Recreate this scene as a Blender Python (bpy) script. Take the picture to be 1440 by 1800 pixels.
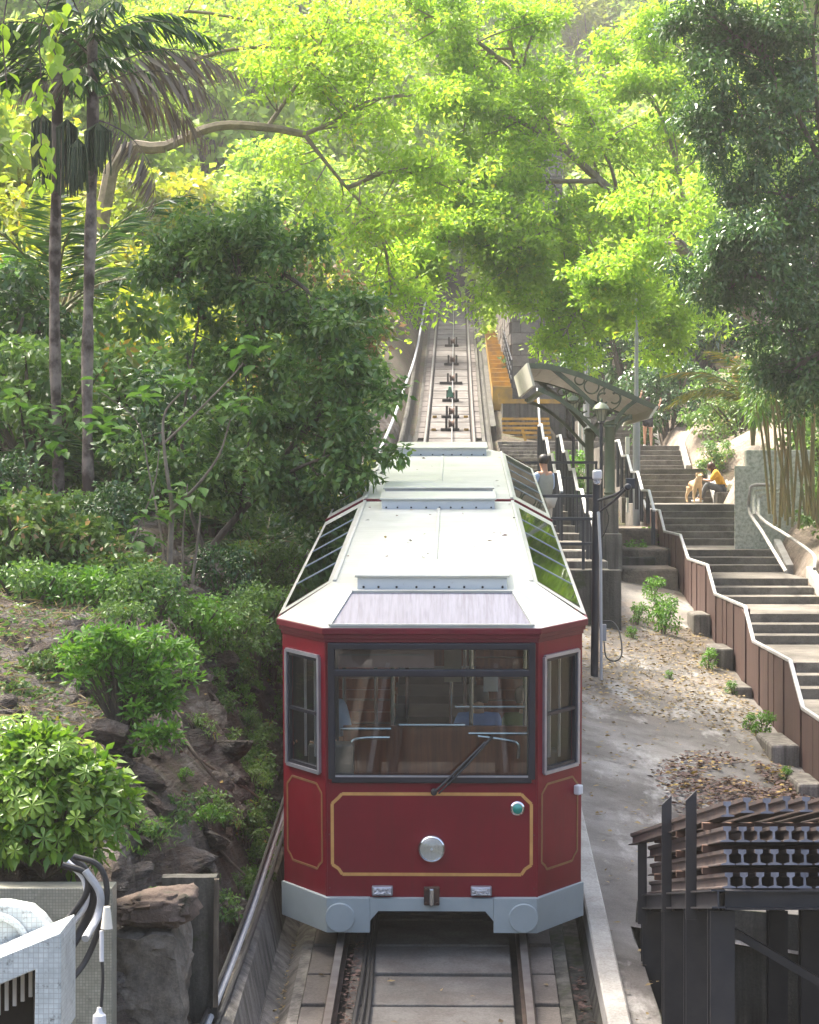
import bpy, math, random
import numpy as np
from mathutils import Vector, Matrix

for o in list(bpy.data.objects):
    bpy.data.objects.remove(o)

R = math.radians
SC = bpy.context.scene
COL = SC.collection
random.seed(7)
rng = np.random.default_rng(11)

# ------------------------------------------------------------------ camera, light, exposure
EYE = 6.0            # the camera stands on a bridge six metres above the datum
F = 4000.0           # focal length in photograph pixels (1440 x 1800)
cam_data = bpy.data.cameras.new('camera')
cam = bpy.data.objects.new('camera', cam_data)
COL.objects.link(cam)
cam.location = (0, 0, EYE)
cam.rotation_euler = (R(90), 0, 0)
cam_data.sensor_fit = 'VERTICAL'
cam_data.sensor_height = 36.0
cam_data.lens = F / 1800.0 * 36.0
cam_data.shift_y = -40.0 / 1800.0
cam_data.clip_start = 0.1
cam_data.clip_end = 2000
SC.camera = cam

SUN_ELEV, SUN_AZ = 60.0, -52.0      # azimuth: degrees right of straight ahead
world = bpy.data.worlds.new('World')
SC.world = world
world.use_nodes = True
wn = world.node_tree
bg = wn.nodes['Background']
sky = wn.nodes.new('ShaderNodeTexSky')
sky.sky_type = 'NISHITA'
sky.sun_disc = False
sky.sun_elevation = R(SUN_ELEV)
sky.sun_rotation = R(SUN_AZ)
sky.dust_density = 7.0
sky.ozone_density = 0.4
sky.air_density = 1.0
wn.links.new(sky.outputs[0], bg.inputs[0])
bg.inputs[1].default_value = 0.15

sun_data = bpy.data.lights.new('sun', 'SUN')
sun_data.energy = 3.8
sun_data.angle = R(10.0)
sun_data.color = (1.0, 0.94, 0.83)
sun = bpy.data.objects.new('sun', sun_data)
COL.objects.link(sun)
sd = Vector((math.sin(R(SUN_AZ)) * math.cos(R(SUN_ELEV)), math.cos(R(SUN_AZ)) * math.cos(R(SUN_ELEV)), math.sin(R(SUN_ELEV))))
sun.rotation_euler = sd.to_track_quat('Z', 'Y').to_euler()
sun.location = (0, 40, 60)

SC.view_settings.view_transform = 'Standard'
SC.view_settings.look = 'None'
SC.view_settings.gamma = 1.0
SC.view_settings.use_curve_mapping = False
SC.view_settings.exposure = 2.05
SC.render.engine = 'CYCLES'
SC.cycles.max_bounces = 7
SC.cycles.diffuse_bounces = 3
SC.cycles.glossy_bounces = 3
SC.cycles.transmission_bounces = 4
SC.cycles.transparent_max_bounces = 12

# ------------------------------------------------------------------ helpers
def at(px, py, Y):
    """the place at depth Y that a measurement (px, py) on the photograph belongs to"""
    return Vector(((px - 720.0) * Y / F, Y, EYE - (py - 860.0) * Y / F))

def tag(o, label=None, cat=None, group=None, kind=None):
    if label: o['label'] = label
    if cat: o['category'] = cat
    if group: o['group'] = group
    if kind: o['kind'] = kind
    return o

def empty(name, loc=(0, 0, 0), label=None, cat=None, group=None):
    o = bpy.data.objects.new(name, None)
    o.empty_display_size = 0.2
    o.location = loc
    COL.objects.link(o)
    return tag(o, label, cat, group)

def chain_offset(p):
    v = Vector((0, 0, 0))
    while p is not None:
        v = v + Vector(p.location)
        p = p.parent
    return v

def link_mesh(name, me, parent=None, loc=None):
    o = bpy.data.objects.new(name, me)
    COL.objects.link(o)
    if parent is not None:
        o.parent = parent
    if loc is not None:
        o.location = loc
    return o

def copy_tree(o, parent=None):
    c = o.copy()
    COL.objects.link(c)
    c.parent = parent
    for ch in o.children:
        copy_tree(ch, c)
    return c

class MB:
    """collects solids and links them as one mesh object"""
    def __init__(self):
        self.v, self.f, self.fm = [], [], []
        self.mi = 0
    def add(self, vs, fs):
        b = len(self.v)
        self.v.extend([tuple(p) for p in vs])
        self.f.extend([tuple(i + b for i in q) for q in fs])
        self.fm.extend([self.mi] * len(fs))
        return self
    def box(self, c, s, rz=0.0, M=None):
        x, y, z = s[0] / 2, s[1] / 2, s[2] / 2
        vs = [Vector((sx * x, sy * y, sz * z)) for sz in (-1, 1) for sy in (-1, 1) for sx in (-1, 1)]
        if M is not None:
            vs = [M @ p for p in vs]
        elif rz:
            m = Matrix.Rotation(rz, 3, 'Z')
            vs = [m @ p for p in vs]
        c = Vector(c)
        return self.add([p + c for p in vs], [(0, 2, 3, 1), (4, 5, 7, 6), (0, 1, 5, 4), (2, 6, 7, 3), (0, 4, 6, 2), (1, 3, 7, 5)])
    def box2(self, a, b):
        a, b = Vector(a), Vector(b)
        return self.box((a + b) / 2, [abs(b[i] - a[i]) for i in range(3)])
    def beam(self, p0, p1, w, h, up=(0, 0, 1)):
        p0, p1 = Vector(p0), Vector(p1)
        d = (p1 - p0).normalized()
        s = d.cross(Vector(up))
        if s.length < 1e-4:
            s = d.cross(Vector((1, 0, 0)))
        s.normalize()
        n = s.cross(d)
        vs = []
        for p in (p0, p1):
            for a, b in ((-1, -1), (1, -1), (1, 1), (-1, 1)):
                vs.append(p + s * (a * w / 2) + n * (b * h / 2))
        return self.add(vs, [(0, 1, 2, 3), (7, 6, 5, 4), (0, 4, 5, 1), (1, 5, 6, 2), (2, 6, 7, 3), (3, 7, 4, 0)])
    def tube(self, pts, r, n=8, cap=True):
        pts = [Vector(p) for p in pts]
        k = len(pts)
        rr = r if isinstance(r, (list, tuple)) else [r] * k
        vs = []
        s = None
        for i, p in enumerate(pts):
            d = (pts[min(i + 1, k - 1)] - pts[max(i - 1, 0)])
            if d.length < 1e-7: d = Vector((0, 0, 1))
            d.normalize()
            if s is None:
                s = d.cross(Vector((0, 0, 1)))
                if s.length < 0.05: s = d.cross(Vector((1, 0, 0)))
            s = (s - d * s.dot(d))
            if s.length < 1e-5: s = d.orthogonal()
            s.normalize()
            t = d.cross(s)
            for j in range(n):
                a = 2 * math.pi * j / n
                vs.append(p + (s * math.cos(a) + t * math.sin(a)) * rr[i])
        fs = []
        for i in range(k - 1):
            for j in range(n):
                a, b = i * n + j, i * n + (j + 1) % n
                fs.append((a, b, b + n, a + n))
        if cap:
            fs.append(tuple(range(n - 1, -1, -1)))
            fs.append(tuple(range((k - 1) * n, k * n)))
        return self.add(vs, fs)
    def lathe(self, c, prof, n=20, M=None):
        """prof: list of (radius, height) about z, M 3x3 turns it"""
        c = Vector(c)
        vs = []
        for r_, h in prof:
            for j in range(n):
                a = 2 * math.pi * j / n
                p = Vector((r_ * math.cos(a), r_ * math.sin(a), h))
                vs.append((M @ p if M is not None else p) + c)
        fs = []
        for i in range(len(prof) - 1):
            for j in range(n):
                a, b = i * n + j, i * n + (j + 1) % n
                fs.append((a, b, b + n, a + n))
        fs.append(tuple(range(n - 1, -1, -1)))
        fs.append(tuple(range((len(prof) - 1) * n, len(prof) * n)))
        return self.add(vs, fs)
    def prism(self, poly, axis_pts):
        """poly: list of 3-D points of one end, axis_pts: the extrusion vector"""
        d = Vector(axis_pts)
        n = len(poly)
        vs = [Vector(p) for p in poly] + [Vector(p) + d for p in poly]
        fs = [tuple(range(n - 1, -1, -1)), tuple(range(n, 2 * n))]
        fs += [(i, (i + 1) % n, (i + 1) % n + n, i + n) for i in range(n)]
        return self.add(vs, fs)
    def ring(self, c, R0, r0, M, n=24, m=6, a0=0.0, a1=2 * math.pi):
        c = Vector(c)
        closed = abs(a1 - a0 - 2 * math.pi) < 1e-6
        pts = []
        for i in range(n if closed else n + 1):
            a = a0 + (a1 - a0) * i / n
            pts.append(a)
        vs, fs = [], []
        for a in pts:
            for j in range(m):
                b = 2 * math.pi * j / m
                q = Vector(((R0 + r0 * math.cos(b)) * math.cos(a), (R0 + r0 * math.cos(b)) * math.sin(a), r0 * math.sin(b)))
                vs.append(M @ q + c)
        k = len(pts)
        for i in range(k if closed else k - 1):
            for j in range(m):
                i2 = (i + 1) % k
                fs.append((i * m + j, i2 * m + j, i2 * m + (j + 1) % m, i * m + (j + 1) % m))
        return self.add(vs, fs)
    def build(self, name, mat, parent=None, origin=None, local=False, smooth=False, bevel=0.0, fix=True):
        off = Vector((0, 0, 0))
        loc = None
        if not local:
            if parent is not None:
                off = chain_offset(parent)
            elif origin is not None:
                off = Vector(origin)
                loc = origin
        me = bpy.data.meshes.new(name)
        me.from_pydata([(p[0] - off[0], p[1] - off[1], p[2] - off[2]) for p in self.v], [], self.f)
        for m in (mat if isinstance(mat, (list, tuple)) else [mat]):
            me.materials.append(m)
        if any(self.fm):
            me.polygons.foreach_set('material_index', self.fm)
        if smooth:
            me.polygons.foreach_set('use_smooth', [True] * len(me.polygons))
        if fix and len(me.polygons) < 4000:
            import bmesh
            bm = bmesh.new(); bm.from_mesh(me)
            bmesh.ops.recalc_face_normals(bm, faces=bm.faces)
            bm.to_mesh(me); bm.free()
        me.update()
        o = link_mesh(name, me, parent, loc)
        if smooth:
            try:
                md = o.modifiers.new('split', 'EDGE_SPLIT'); md.split_angle = R(40)
            except Exception:
                pass
        if bevel:
            md = o.modifiers.new('bevel', 'BEVEL'); md.width = bevel; md.segments = 2; md.limit_method = 'ANGLE'; md.angle_limit = R(35)
        return o

def smooth_path(pts, k=5):
    """Catmull-Rom through 3-D points"""
    P = [Vector(p) for p in pts]
    if len(P) < 3:
        return [P[0].lerp(P[-1], i / k) for i in range(k + 1)]
    Q = [P[0] * 2 - P[1]] + P + [P[-1] * 2 - P[-2]]
    out = []
    for i in range(1, len(Q) - 2):
        p0, p1, p2, p3 = Q[i - 1], Q[i], Q[i + 1], Q[i + 2]
        for j in range(k):
            t = j / k
            out.append(0.5 * ((2 * p1) + (p2 - p0) * t + (2 * p0 - 5 * p1 + 4 * p2 - p3) * t * t + (3 * p1 - p0 - 3 * p2 + p3) * t ** 3))
    out.append(P[-1])
    return out

# ---- numpy noise
def _h(ix, iy, iz):
    n = (ix.astype(np.int64) * 374761393 + iy.astype(np.int64) * 668265263 + iz.astype(np.int64) * 2147483647) & 0x7fffffff
    n = ((n ^ (n >> 13)) * 1274126177) & 0x7fffffff
    n = (n ^ (n >> 16)) & 0xffff
    return n / 65535.0
def vnoise(x, y, z=0.0):
    x = np.asarray(x, float); y = np.asarray(y, float); z = np.zeros_like(x) + z
    ix, iy, iz = np.floor(x), np.floor(y), np.floor(z)
    fx, fy, fz = x - ix, y - iy, z - iz
    fx, fy, fz = [t * t * (3 - 2 * t) for t in (fx, fy, fz)]
    r = 0
    for dx in (0, 1):
        for dy in (0, 1):
            for dz in (0, 1):
                w = (fx if dx else 1 - fx) * (fy if dy else 1 - fy) * (fz if dz else 1 - fz)
                r = r + w * _h(ix + dx, iy + dy, iz + dz)
    return r * 2 - 1
def fbm(x, y, z=0.0, o=4):
    s, a = 0, 1.0
    for i in range(o):
        s = s + a * vnoise(np.asarray(x) * 2 ** i + 17.3 * i, np.asarray(y) * 2 ** i + 5.1 * i, z * 2 ** i + 3.7 * i)
        a *= 0.5
    return s / 1.9
def sstep(a, b, x):
    t = np.clip((np.asarray(x, float) - a) / (b - a), 0, 1)
    return t * t * (3 - 2 * t)

# ------------------------------------------------------------------ materials
def lin(c):
    return tuple((x / 12.92 if x <= 0.04045 else ((x + 0.055) / 1.055) ** 2.4) for x in c)
class NT:
    def __init__(self, name):
        self.m = bpy.data.materials.new(name)
        self.m.use_nodes = True
        self.t = self.m.node_tree
        self.b = self.t.nodes['Principled BSDF']
        self.out = self.t.nodes['Material Output']
    def n(self, typ, **kw):
        nd = self.t.nodes.new(typ)
        for k, v in kw.items():
            setattr(nd, k, v)
        return nd
    def l(self, a, b):
        self.t.links.new(a, b)
    def coords(self, world=False, rnd=True, scale=(1, 1, 1)):
        if world:
            g = self.n('ShaderNodeNewGeometry'); src = g.outputs['Position']
        else:
            g = self.n('ShaderNodeTexCoord'); src = g.outputs['Object']
        if rnd and not world:
            oi = self.n('ShaderNodeObjectInfo')
            mu = self.n('ShaderNodeMath', operation='MULTIPLY'); mu.inputs[1].default_value = 57.0
            self.l(oi.outputs['Random'], mu.inputs[0])
            va = self.n('ShaderNodeVectorMath', operation='ADD')
            self.l(src, va.inputs[0]); self.l(mu.outputs[0], va.inputs[1]); src = va.outputs[0]
        if scale != (1, 1, 1):
            vm = self.n('ShaderNodeVectorMath', operation='MULTIPLY'); vm.inputs[1].default_value = scale
            self.l(src, vm.inputs[0]); src = vm.outputs[0]
        return src
    def noise(self, src, scale, detail=5, rough=0.6):
        t = self.n('ShaderNodeTexNoise'); t.inputs['Scale'].default_value = scale
        t.inputs['Detail'].default_value = min(detail, 5); t.inputs['Roughness'].default_value = rough
        self.l(src, t.inputs['Vector'])
        return t.outputs[0]
    def ramp(self, fac, stops):
        r = self.n('ShaderNodeValToRGB')
        el = r.color_ramp.elements
        while len(el) < len(stops): el.new(0.5)
        for e, (p, c) in zip(el, stops):
            e.position = p
            e.color = (c[0], c[1], c[2], 1) if not isinstance(c, (int, float)) else (c, c, c, 1)
        self.l(fac, r.inputs[0])
        return r.outputs[0]
    def mix(self, fac, a, b, blend='MIX'):
        m = self.n('ShaderNodeMix', data_type='RGBA', blend_type=blend)
        for s, v in ((m.inputs[0], fac), (m.inputs[6], a), (m.inputs[7], b)):
            if isinstance(v, (int, float)): s.default_value = v
            elif isinstance(v, tuple): s.default_value = (v[0], v[1], v[2], 1)
            else: self.l(v, s)
        return m.outputs[2]
    def bump(self, h, strength=0.3, dist=0.02):
        b = self.n('ShaderNodeBump'); b.inputs['Strength'].default_value = strength; b.inputs['Distance'].default_value = dist
        self.l(h, b.inputs['Height']); self.l(b.outputs[0], self.b.inputs['Normal'])

def plain(name, c1, c2=None, rough=0.6, metal=0.0, scale=6.0, lo=0.35, hi=0.65, bump=0.0, bscale=40.0, bdist=0.01, coat=0.0, world=False, stretch=(1, 1, 1), spec=0.5):
    t = NT(name)
    src = t.coords(world=world, scale=stretch)
    c2 = c2 or tuple(x * 0.75 for x in c1)
    t.l(t.ramp(t.noise(src, scale), [(lo, c1), (hi, c2)]), t.b.inputs['Base Color'])
    t.b.inputs['Roughness'].default_value = rough
    t.b.inputs['Metallic'].default_value = metal
    t.b.inputs['Specular IOR Level'].default_value = spec
    if coat:
        t.b.inputs['Coat Weight'].default_value = coat
        t.b.inputs['Coat Roughness'].default_value = 0.08
    if bump:
        t.bump(t.noise(src, bscale, 4), bump, bdist)
    return t.m

def leafmat(name, dark, light, trans=0.45, rough=0.42, accent=None, acc=0.93, spec=0.5, tboost=1.35):
    """leaf: each leaf has its own tone (attribute), the blade lets light through"""
    t = NT(name)
    a = t.n('ShaderNodeAttribute'); a.attribute_name = 'tone'
    oi = t.n('ShaderNodeObjectInfo')
    md = t.n('ShaderNodeMath', operation='MULTIPLY_ADD'); md.inputs[1].default_value = 0.25; md.inputs[2].default_value = -0.125
    t.l(oi.outputs['Random'], md.inputs[0])
    ad = t.n('ShaderNodeMath', operation='ADD'); t.l(a.outputs['Fac'], ad.inputs[0]); t.l(md.outputs[0], ad.inputs[1])
    stops = [(0.0, dark), (0.75, light)]
    if accent: stops = [(0.0, dark), (acc - 0.06, light), (acc, accent)]
    col = t.ramp(ad.outputs[0], stops)
    t.l(col, t.b.inputs['Base Color'])
    t.b.inputs['Roughness'].default_value = rough
    t.b.inputs['Specular IOR Level'].default_value = spec
    tr = t.n('ShaderNodeBsdfTranslucent')
    tc = t.mix(1.0, col, (tboost * 1.0, tboost, tboost * 0.6), 'MULTIPLY')
    t.l(tc, tr.inputs[0])
    mx = t.n('ShaderNodeMixShader'); mx.inputs[0].default_value = trans
    t.l(t.b.outputs[0], mx.inputs[1]); t.l(tr.outputs[0], mx.inputs[2])
    t.l(mx.outputs[0], t.out.inputs[0])
    return t.m

def glassmat(name, tint, refl_rough=0.02, ior=1.5, extra=0.0):
    t = NT(name)
    tp = t.n('ShaderNodeBsdfTransparent'); tp.inputs[0].default_value = (*tint, 1)
    gl = t.n('ShaderNodeBsdfGlossy'); gl.inputs['Roughness'].default_value = refl_rough
    gl.inputs[0].default_value = (0.95, 0.97, 1, 1)
    fr = t.n('ShaderNodeLayerWeight'); fr.inputs[0].default_value = 0.5
    pw = t.n('ShaderNodeMath', operation='POWER'); pw.inputs[1].default_value = 4.0
    t.l(fr.outputs['Facing'], pw.inputs[0])
    ad = t.n('ShaderNodeMath', operation='MULTIPLY_ADD'); ad.inputs[1].default_value = 0.9; ad.inputs[2].default_value = ((ior - 1) / (ior + 1)) ** 2 + extra
    t.l(pw.outputs[0], ad.inputs[0])
    mx = t.n('ShaderNodeMixShader')
    t.l(ad.outputs[0], mx.inputs[0]); t.l(tp.outputs[0], mx.inputs[1]); t.l(gl.outputs[0], mx.inputs[2])
    t.l(mx.outputs[0], t.out.inputs[0])
    return t.m

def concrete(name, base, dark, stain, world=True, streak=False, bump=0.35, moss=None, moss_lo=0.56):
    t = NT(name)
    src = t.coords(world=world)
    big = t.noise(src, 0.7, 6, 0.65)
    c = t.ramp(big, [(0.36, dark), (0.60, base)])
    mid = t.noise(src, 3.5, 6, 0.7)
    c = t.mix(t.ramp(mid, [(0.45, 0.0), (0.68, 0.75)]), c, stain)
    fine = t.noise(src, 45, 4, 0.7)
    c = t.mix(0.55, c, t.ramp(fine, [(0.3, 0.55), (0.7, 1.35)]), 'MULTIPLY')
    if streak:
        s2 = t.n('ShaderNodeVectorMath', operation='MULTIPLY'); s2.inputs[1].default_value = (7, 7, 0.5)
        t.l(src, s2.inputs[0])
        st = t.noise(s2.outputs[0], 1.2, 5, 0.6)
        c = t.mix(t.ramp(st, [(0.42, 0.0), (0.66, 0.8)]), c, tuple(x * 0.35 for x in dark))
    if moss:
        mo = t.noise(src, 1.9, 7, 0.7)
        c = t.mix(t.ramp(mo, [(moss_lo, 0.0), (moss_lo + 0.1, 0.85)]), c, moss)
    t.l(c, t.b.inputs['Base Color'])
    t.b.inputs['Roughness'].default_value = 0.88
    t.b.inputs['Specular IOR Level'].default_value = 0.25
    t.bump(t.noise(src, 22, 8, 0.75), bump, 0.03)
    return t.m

M = {}
def redmat():
    t = NT('tram_red_paint')
    src = t.coords(rnd=False)
    c = t.ramp(t.noise(src, 2.2), [(0.35, (0.185, 0.0016, 0.014)), (0.65, (0.155, 0.0014, 0.011))])
    s2 = t.n('ShaderNodeVectorMath', operation='MULTIPLY'); s2.inputs[1].default_value = (16, 16, 1.2)
    t.l(src, s2.inputs[0])
    dirt = t.ramp(t.noise(s2.outputs[0], 1.0, 5), [(0.52, 0.0), (0.75, 0.35)])
    c = t.mix(dirt, c, (0.10, 0.012, 0.012))
    c = t.mix(t.ramp(t.noise(src, 40, 4, .8), [(0.66, 0.0), (0.74, 0.5)]), c, (0.16, 0.05, 0.045))
    t.l(c, t.b.inputs['Base Color'])
    t.l(t.ramp(t.noise(src, 5, 5), [(0.3, 0.30), (0.7, 0.48)]), t.b.inputs['Roughness'])
    t.b.inputs['Specular IOR Level'].default_value = 0.4
    t.bump(t.noise(src, 3.0, 3), 0.05, 0.02)
    return t.m
M['red'] = redmat()
M['maroon'] = plain('maroon_trim', (0.15, 0.008, 0.02), (0.11, 0.006, 0.016), rough=0.4, scale=3)
M['gold'] = plain('gold_line', (0.60, 0.33, 0.10), (0.50, 0.26, 0.08), rough=0.45, scale=9)
M['dullgold'] = plain('dull_gold_line', (0.26, 0.13, 0.05), (0.2, 0.10, 0.04), rough=0.5, scale=9)
def roofmat():
    t = NT('roof_white_paint')
    src = t.coords()
    c = t.ramp(t.noise(src, 1.3, 6), [(0.3, (0.36, 0.37, 0.335)), (0.7, (0.48, 0.485, 0.45))])
    s2 = t.n('ShaderNodeVectorMath', operation='MULTIPLY'); s2.inputs[1].default_value = (1.2, 9, 1)
    t.l(src, s2.inputs[0])
    c = t.mix(t.ramp(t.noise(s2.outputs[0], 2.0, 5), [(0.48, 0.0), (0.70, 0.7)]), c, (0.30, 0.30, 0.25))
    c = t.mix(t.ramp(t.noise(src, 14, 6, 0.75), [(0.66, 0.0), (0.72, 0.5)]), c, (0.30, 0.29, 0.26))
    t.l(c, t.b.inputs['Base Color'])
    t.b.inputs['Roughness'].default_value = 0.34
    t.bump(t.noise(src, 2.5, 3), 0.1, 0.02)
    return t.m
M['roof'] = roofmat()
def hatchmat():
    t = NT('hatch_grey_blue_paint')
    src = t.coords()
    c = t.ramp(t.noise(src, 2.0, 5), [(0.3, (0.44, 0.48, 0.51)), (0.7, (0.52, 0.55, 0.565))])
    c = t.mix(t.ramp(t.noise(src, 26, 6, 0.8), [(0.64, 0.0), (0.68, 0.8)]), c, (0.16, 0.12, 0.09))
    t.l(c, t.b.inputs['Base Color']); t.b.inputs['Roughness'].default_value = 0.45
    return t.m
M['hatch'] = hatchmat()
def panelmat():
    t = NT('streaked_lilac_roof_panel')
    src = t.coords(scale=(14, 1.1, 1.1), rnd=False)
    c = t.ramp(t.noise(src, 2.2, 7, 0.7), [(0.35, (0.125, 0.125, 0.155)), (0.6, (0.20, 0.205, 0.245))])
    s3 = t.coords(rnd=False)
    # old water streaks near the right end of the panel
    sx = t.n('ShaderNodeSeparateXYZ'); t.l(s3, sx.inputs[0])
    c = t.mix(t.ramp(t.noise(src, 3.0, 6), [(0.56, 0.0), (0.66, 0.6)]), c, (0.11, 0.11, 0.15))
    t.l(c, t.b.inputs['Base Color']); t.b.inputs['Roughness'].default_value = 0.22
    t.bump(t.noise(src, 6, 4), 0.12, 0.01)
    return t.m
M['panel'] = panelmat()
M['bumper'] = plain('bumper_grey_paint', (0.33, 0.385, 0.40), (0.29, 0.34, 0.355), rough=0.42, scale=3, bump=0.04, bscale=30)
M['frame'] = plain('dark_window_frame', (0.018, 0.02, 0.03), (0.012, 0.013, 0.02), rough=0.38, scale=5)
M['silver'] = plain('silver_window_frame', (0.42, 0.42, 0.46), (0.34, 0.34, 0.38), rough=0.35, metal=0.6, scale=5)
M['chrome'] = plain('chrome', (0.8, 0.8, 0.82), (0.7, 0.7, 0.72), rough=0.12, metal=1.0, scale=3)
M['lens'] = plain('headlamp_reflector', (0.62, 0.64, 0.68), (0.45, 0.47, 0.5), rough=0.12, metal=0.7, scale=34, bump=1.0, bscale=42, coat=1.0, bdist=0.03)
M['green_lens'] = plain('green_lens', (0.01, 0.28, 0.22), (0.008, 0.22, 0.17), rough=0.15, coat=1.0, scale=8)
M['black'] = plain('black_paint', (0.012, 0.012, 0.014), (0.02, 0.02, 0.022), rough=0.45, scale=4)
M['under'] = plain('underframe_grime', (0.012, 0.011, 0.01), (0.02, 0.017, 0.015), rough=0.8, scale=8)
M['rubber'] = plain('rubber', (0.012, 0.012, 0.013), (0.02, 0.02, 0.02), rough=0.6, scale=8)
M['glass'] = glassmat('windscreen_glass', (0.84, 0.90, 0.87), 0.01, 1.5, 0.03)
M['roofglass'] = glassmat('tinted_roof_glass', (0.02, 0.03, 0.027), 0.03, 1.5, 0.02)
M['wood'] = plain('partition_wood', (0.20, 0.055, 0.02), (0.10, 0.026, 0.011), rough=0.4, scale=2.5, stretch=(9, 9, 0.6), coat=0.2)
M['interior'] = plain('interior_dark', (0.085, 0.08, 0.07), (0.06, 0.055, 0.05), rough=0.6, scale=4)
M['cream'] = plain('interior_cream', (0.22, 0.21, 0.17), (0.17, 0.16, 0.13), rough=0.5, scale=4)
M['steel'] = plain('stainless_steel', (0.55, 0.56, 0.55), (0.45, 0.46, 0.46), rough=0.25, metal=0.9, scale=4)
M['rust'] = plain('rusty_steel', (0.11, 0.055, 0.035), (0.05, 0.03, 0.025), rough=0.7, metal=0.25, scale=7, bump=0.2)
M['bluecloth'] = plain('blue_cloth', (0.12, 0.22, 0.45), (0.10, 0.18, 0.38), rough=0.8, scale=8, bump=0.2, bscale=120)

M['apron'] = None
def apronmat():
    t = NT('apron_concrete')
    src = t.coords(world=True)
    c = t.ramp(t.noise(src, 0.55, 6, 0.62), [(0.34, (0.085, 0.078, 0.070)), (0.52, (0.165, 0.152, 0.138)), (0.7, (0.31, 0.298, 0.28))])
    s2 = t.n('ShaderNodeVectorMath', operation='MULTIPLY'); s2.inputs[1].default_value = (1, 0.35, 1)
    t.l(src, s2.inputs[0])
    c = t.mix(t.ramp(t.noise(s2.outputs[0], 1.5, 7, 0.7), [(0.54, 0.0), (0.66, 0.8)]), c, (0.42, 0.405, 0.385))
    c = t.mix(t.ramp(t.noise(src, 2.3, 7, 0.7), [(0.56, 0.0), (0.72, 0.75)]), c, (0.075, 0.066, 0.056))
    # dead needles and brown dust gathering higher up the slope, between the pole and the fence
    sp = t.n('ShaderNodeSeparateXYZ'); t.l(src, sp.inputs[0])
    mr = t.n('ShaderNodeMapRange'); mr.inputs[1].default_value = 29; mr.inputs[2].default_value = 34
    t.l(sp.outputs[1], mr.inputs[0])
    nz = t.ramp(t.noise(src, 1.1, 8, 0.75), [(0.42, 0.0), (0.66, 0.7)])
    mm = t.n('ShaderNodeMath', operation='MULTIPLY'); t.l(mr.outputs[0], mm.inputs[0]); t.l(nz, mm.inputs[1])
    c = t.mix(mm.outputs[0], c, (0.20, 0.145, 0.098))
    c = t.mix(0.6, c, t.ramp(t.noise(src, 60, 4, 0.8), [(0.3, 0.5), (0.7, 1.4)]), 'MULTIPLY')
    t.l(c, t.b.inputs['Base Color']); t.b.inputs['Roughness'].default_value = 0.85
    t.b.inputs['Specular IOR Level'].default_value = 0.3
    t.bump(t.noise(src, 30, 8, 0.8), 0.35, 0.03)
    return t.m
M['apron'] = apronmat()
M['slab'] = concrete('track_slab_concrete', (0.155, 0.147, 0.136), (0.06, 0.055, 0.05), (0.10, 0.085, 0.074), bump=0.3)
M['slabred'] = concrete('track_side_slab_concrete', (0.145, 0.128, 0.115), (0.066, 0.058, 0.052), (0.095, 0.084, 0.075), bump=0.3)
M['kerb'] = concrete('kerb_concrete', (0.42, 0.41, 0.385), (0.22, 0.21, 0.19), (0.30, 0.28, 0.25), bump=0.3)
M['conc'] = concrete('old_concrete', (0.26, 0.24, 0.215), (0.13, 0.12, 0.105), (0.17, 0.155, 0.13), bump=0.35, streak=True)
M['step'] = concrete('stair_concrete', (0.20, 0.18, 0.155), (0.10, 0.09, 0.076), (0.07, 0.063, 0.053), bump=0.3)
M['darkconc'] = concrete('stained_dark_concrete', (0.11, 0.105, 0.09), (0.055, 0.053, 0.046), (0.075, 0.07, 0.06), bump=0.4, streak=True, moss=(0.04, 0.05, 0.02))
M['stone'] = concrete('wall_stone', (0.22, 0.20, 0.18), (0.11, 0.10, 0.09), (0.15, 0.135, 0.12), world=False, bump=0.5)
M['boulder'] = concrete('boulder_stone', (0.17, 0.125, 0.10), (0.085, 0.062, 0.05), (0.12, 0.092, 0.075), world=True, bump=0.8, moss=(0.05, 0.055, 0.035))
M['yellow'] = plain('worn_yellow_paint', (0.42, 0.23, 0.022), (0.22, 0.14, 0.05), rough=0.75, scale=2.5, bump=0.3, lo=0.4, hi=0.7)
def rockmat():
    t = NT('bank_rock')
    src = t.coords(world=True)
    # rock layers dip to the right and run up the slope
    s2 = t.n('ShaderNodeMapping'); s2.inputs['Rotation'].default_value = (0, R(38), 0); s2.inputs['Scale'].default_value = (1, 0.5, 3.2)
    t.l(src, s2.inputs[0])
    c = t.ramp(t.noise(s2.outputs[0], 1.6, 8, 0.7), [(0.34, (0.020, 0.016, 0.013)), (0.46, (0.075, 0.058, 0.047)), (0.58, (0.135, 0.115, 0.10)), (0.72, (0.30, 0.285, 0.265))])
    c = t.mix(t.ramp(t.noise(src, 1.3, 6, 0.7), [(0.46, 0.0), (0.60, 0.85)]), c, (0.062, 0.034, 0.017))
    c = t.mix(t.ramp(t.noise(src, 2.1, 7, 0.75), [(0.55, 0.0), (0.66, 0.85)]), c, (0.055, 0.062, 0.018))
    c = t.mix(t.ramp(t.noise(src, 7, 6, 0.8), [(0.60, 0.0), (0.68, 0.7)]), c, (0.02, 0.018, 0.016))
    c = t.mix(0.5, c, t.ramp(t.noise(src, 40, 5, 0.8), [(0.3, 0.4), (0.7, 1.5)]), 'MULTIPLY')
    t.l(c, t.b.inputs['Base Color']); t.b.inputs['Roughness'].default_value = 0.8
    h = t.noise(s2.outputs[0], 5, 10, 0.75)
    t.bump(h, 1.0, 0.22)
    return t.m
M['rock'] = rockmat()
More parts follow.
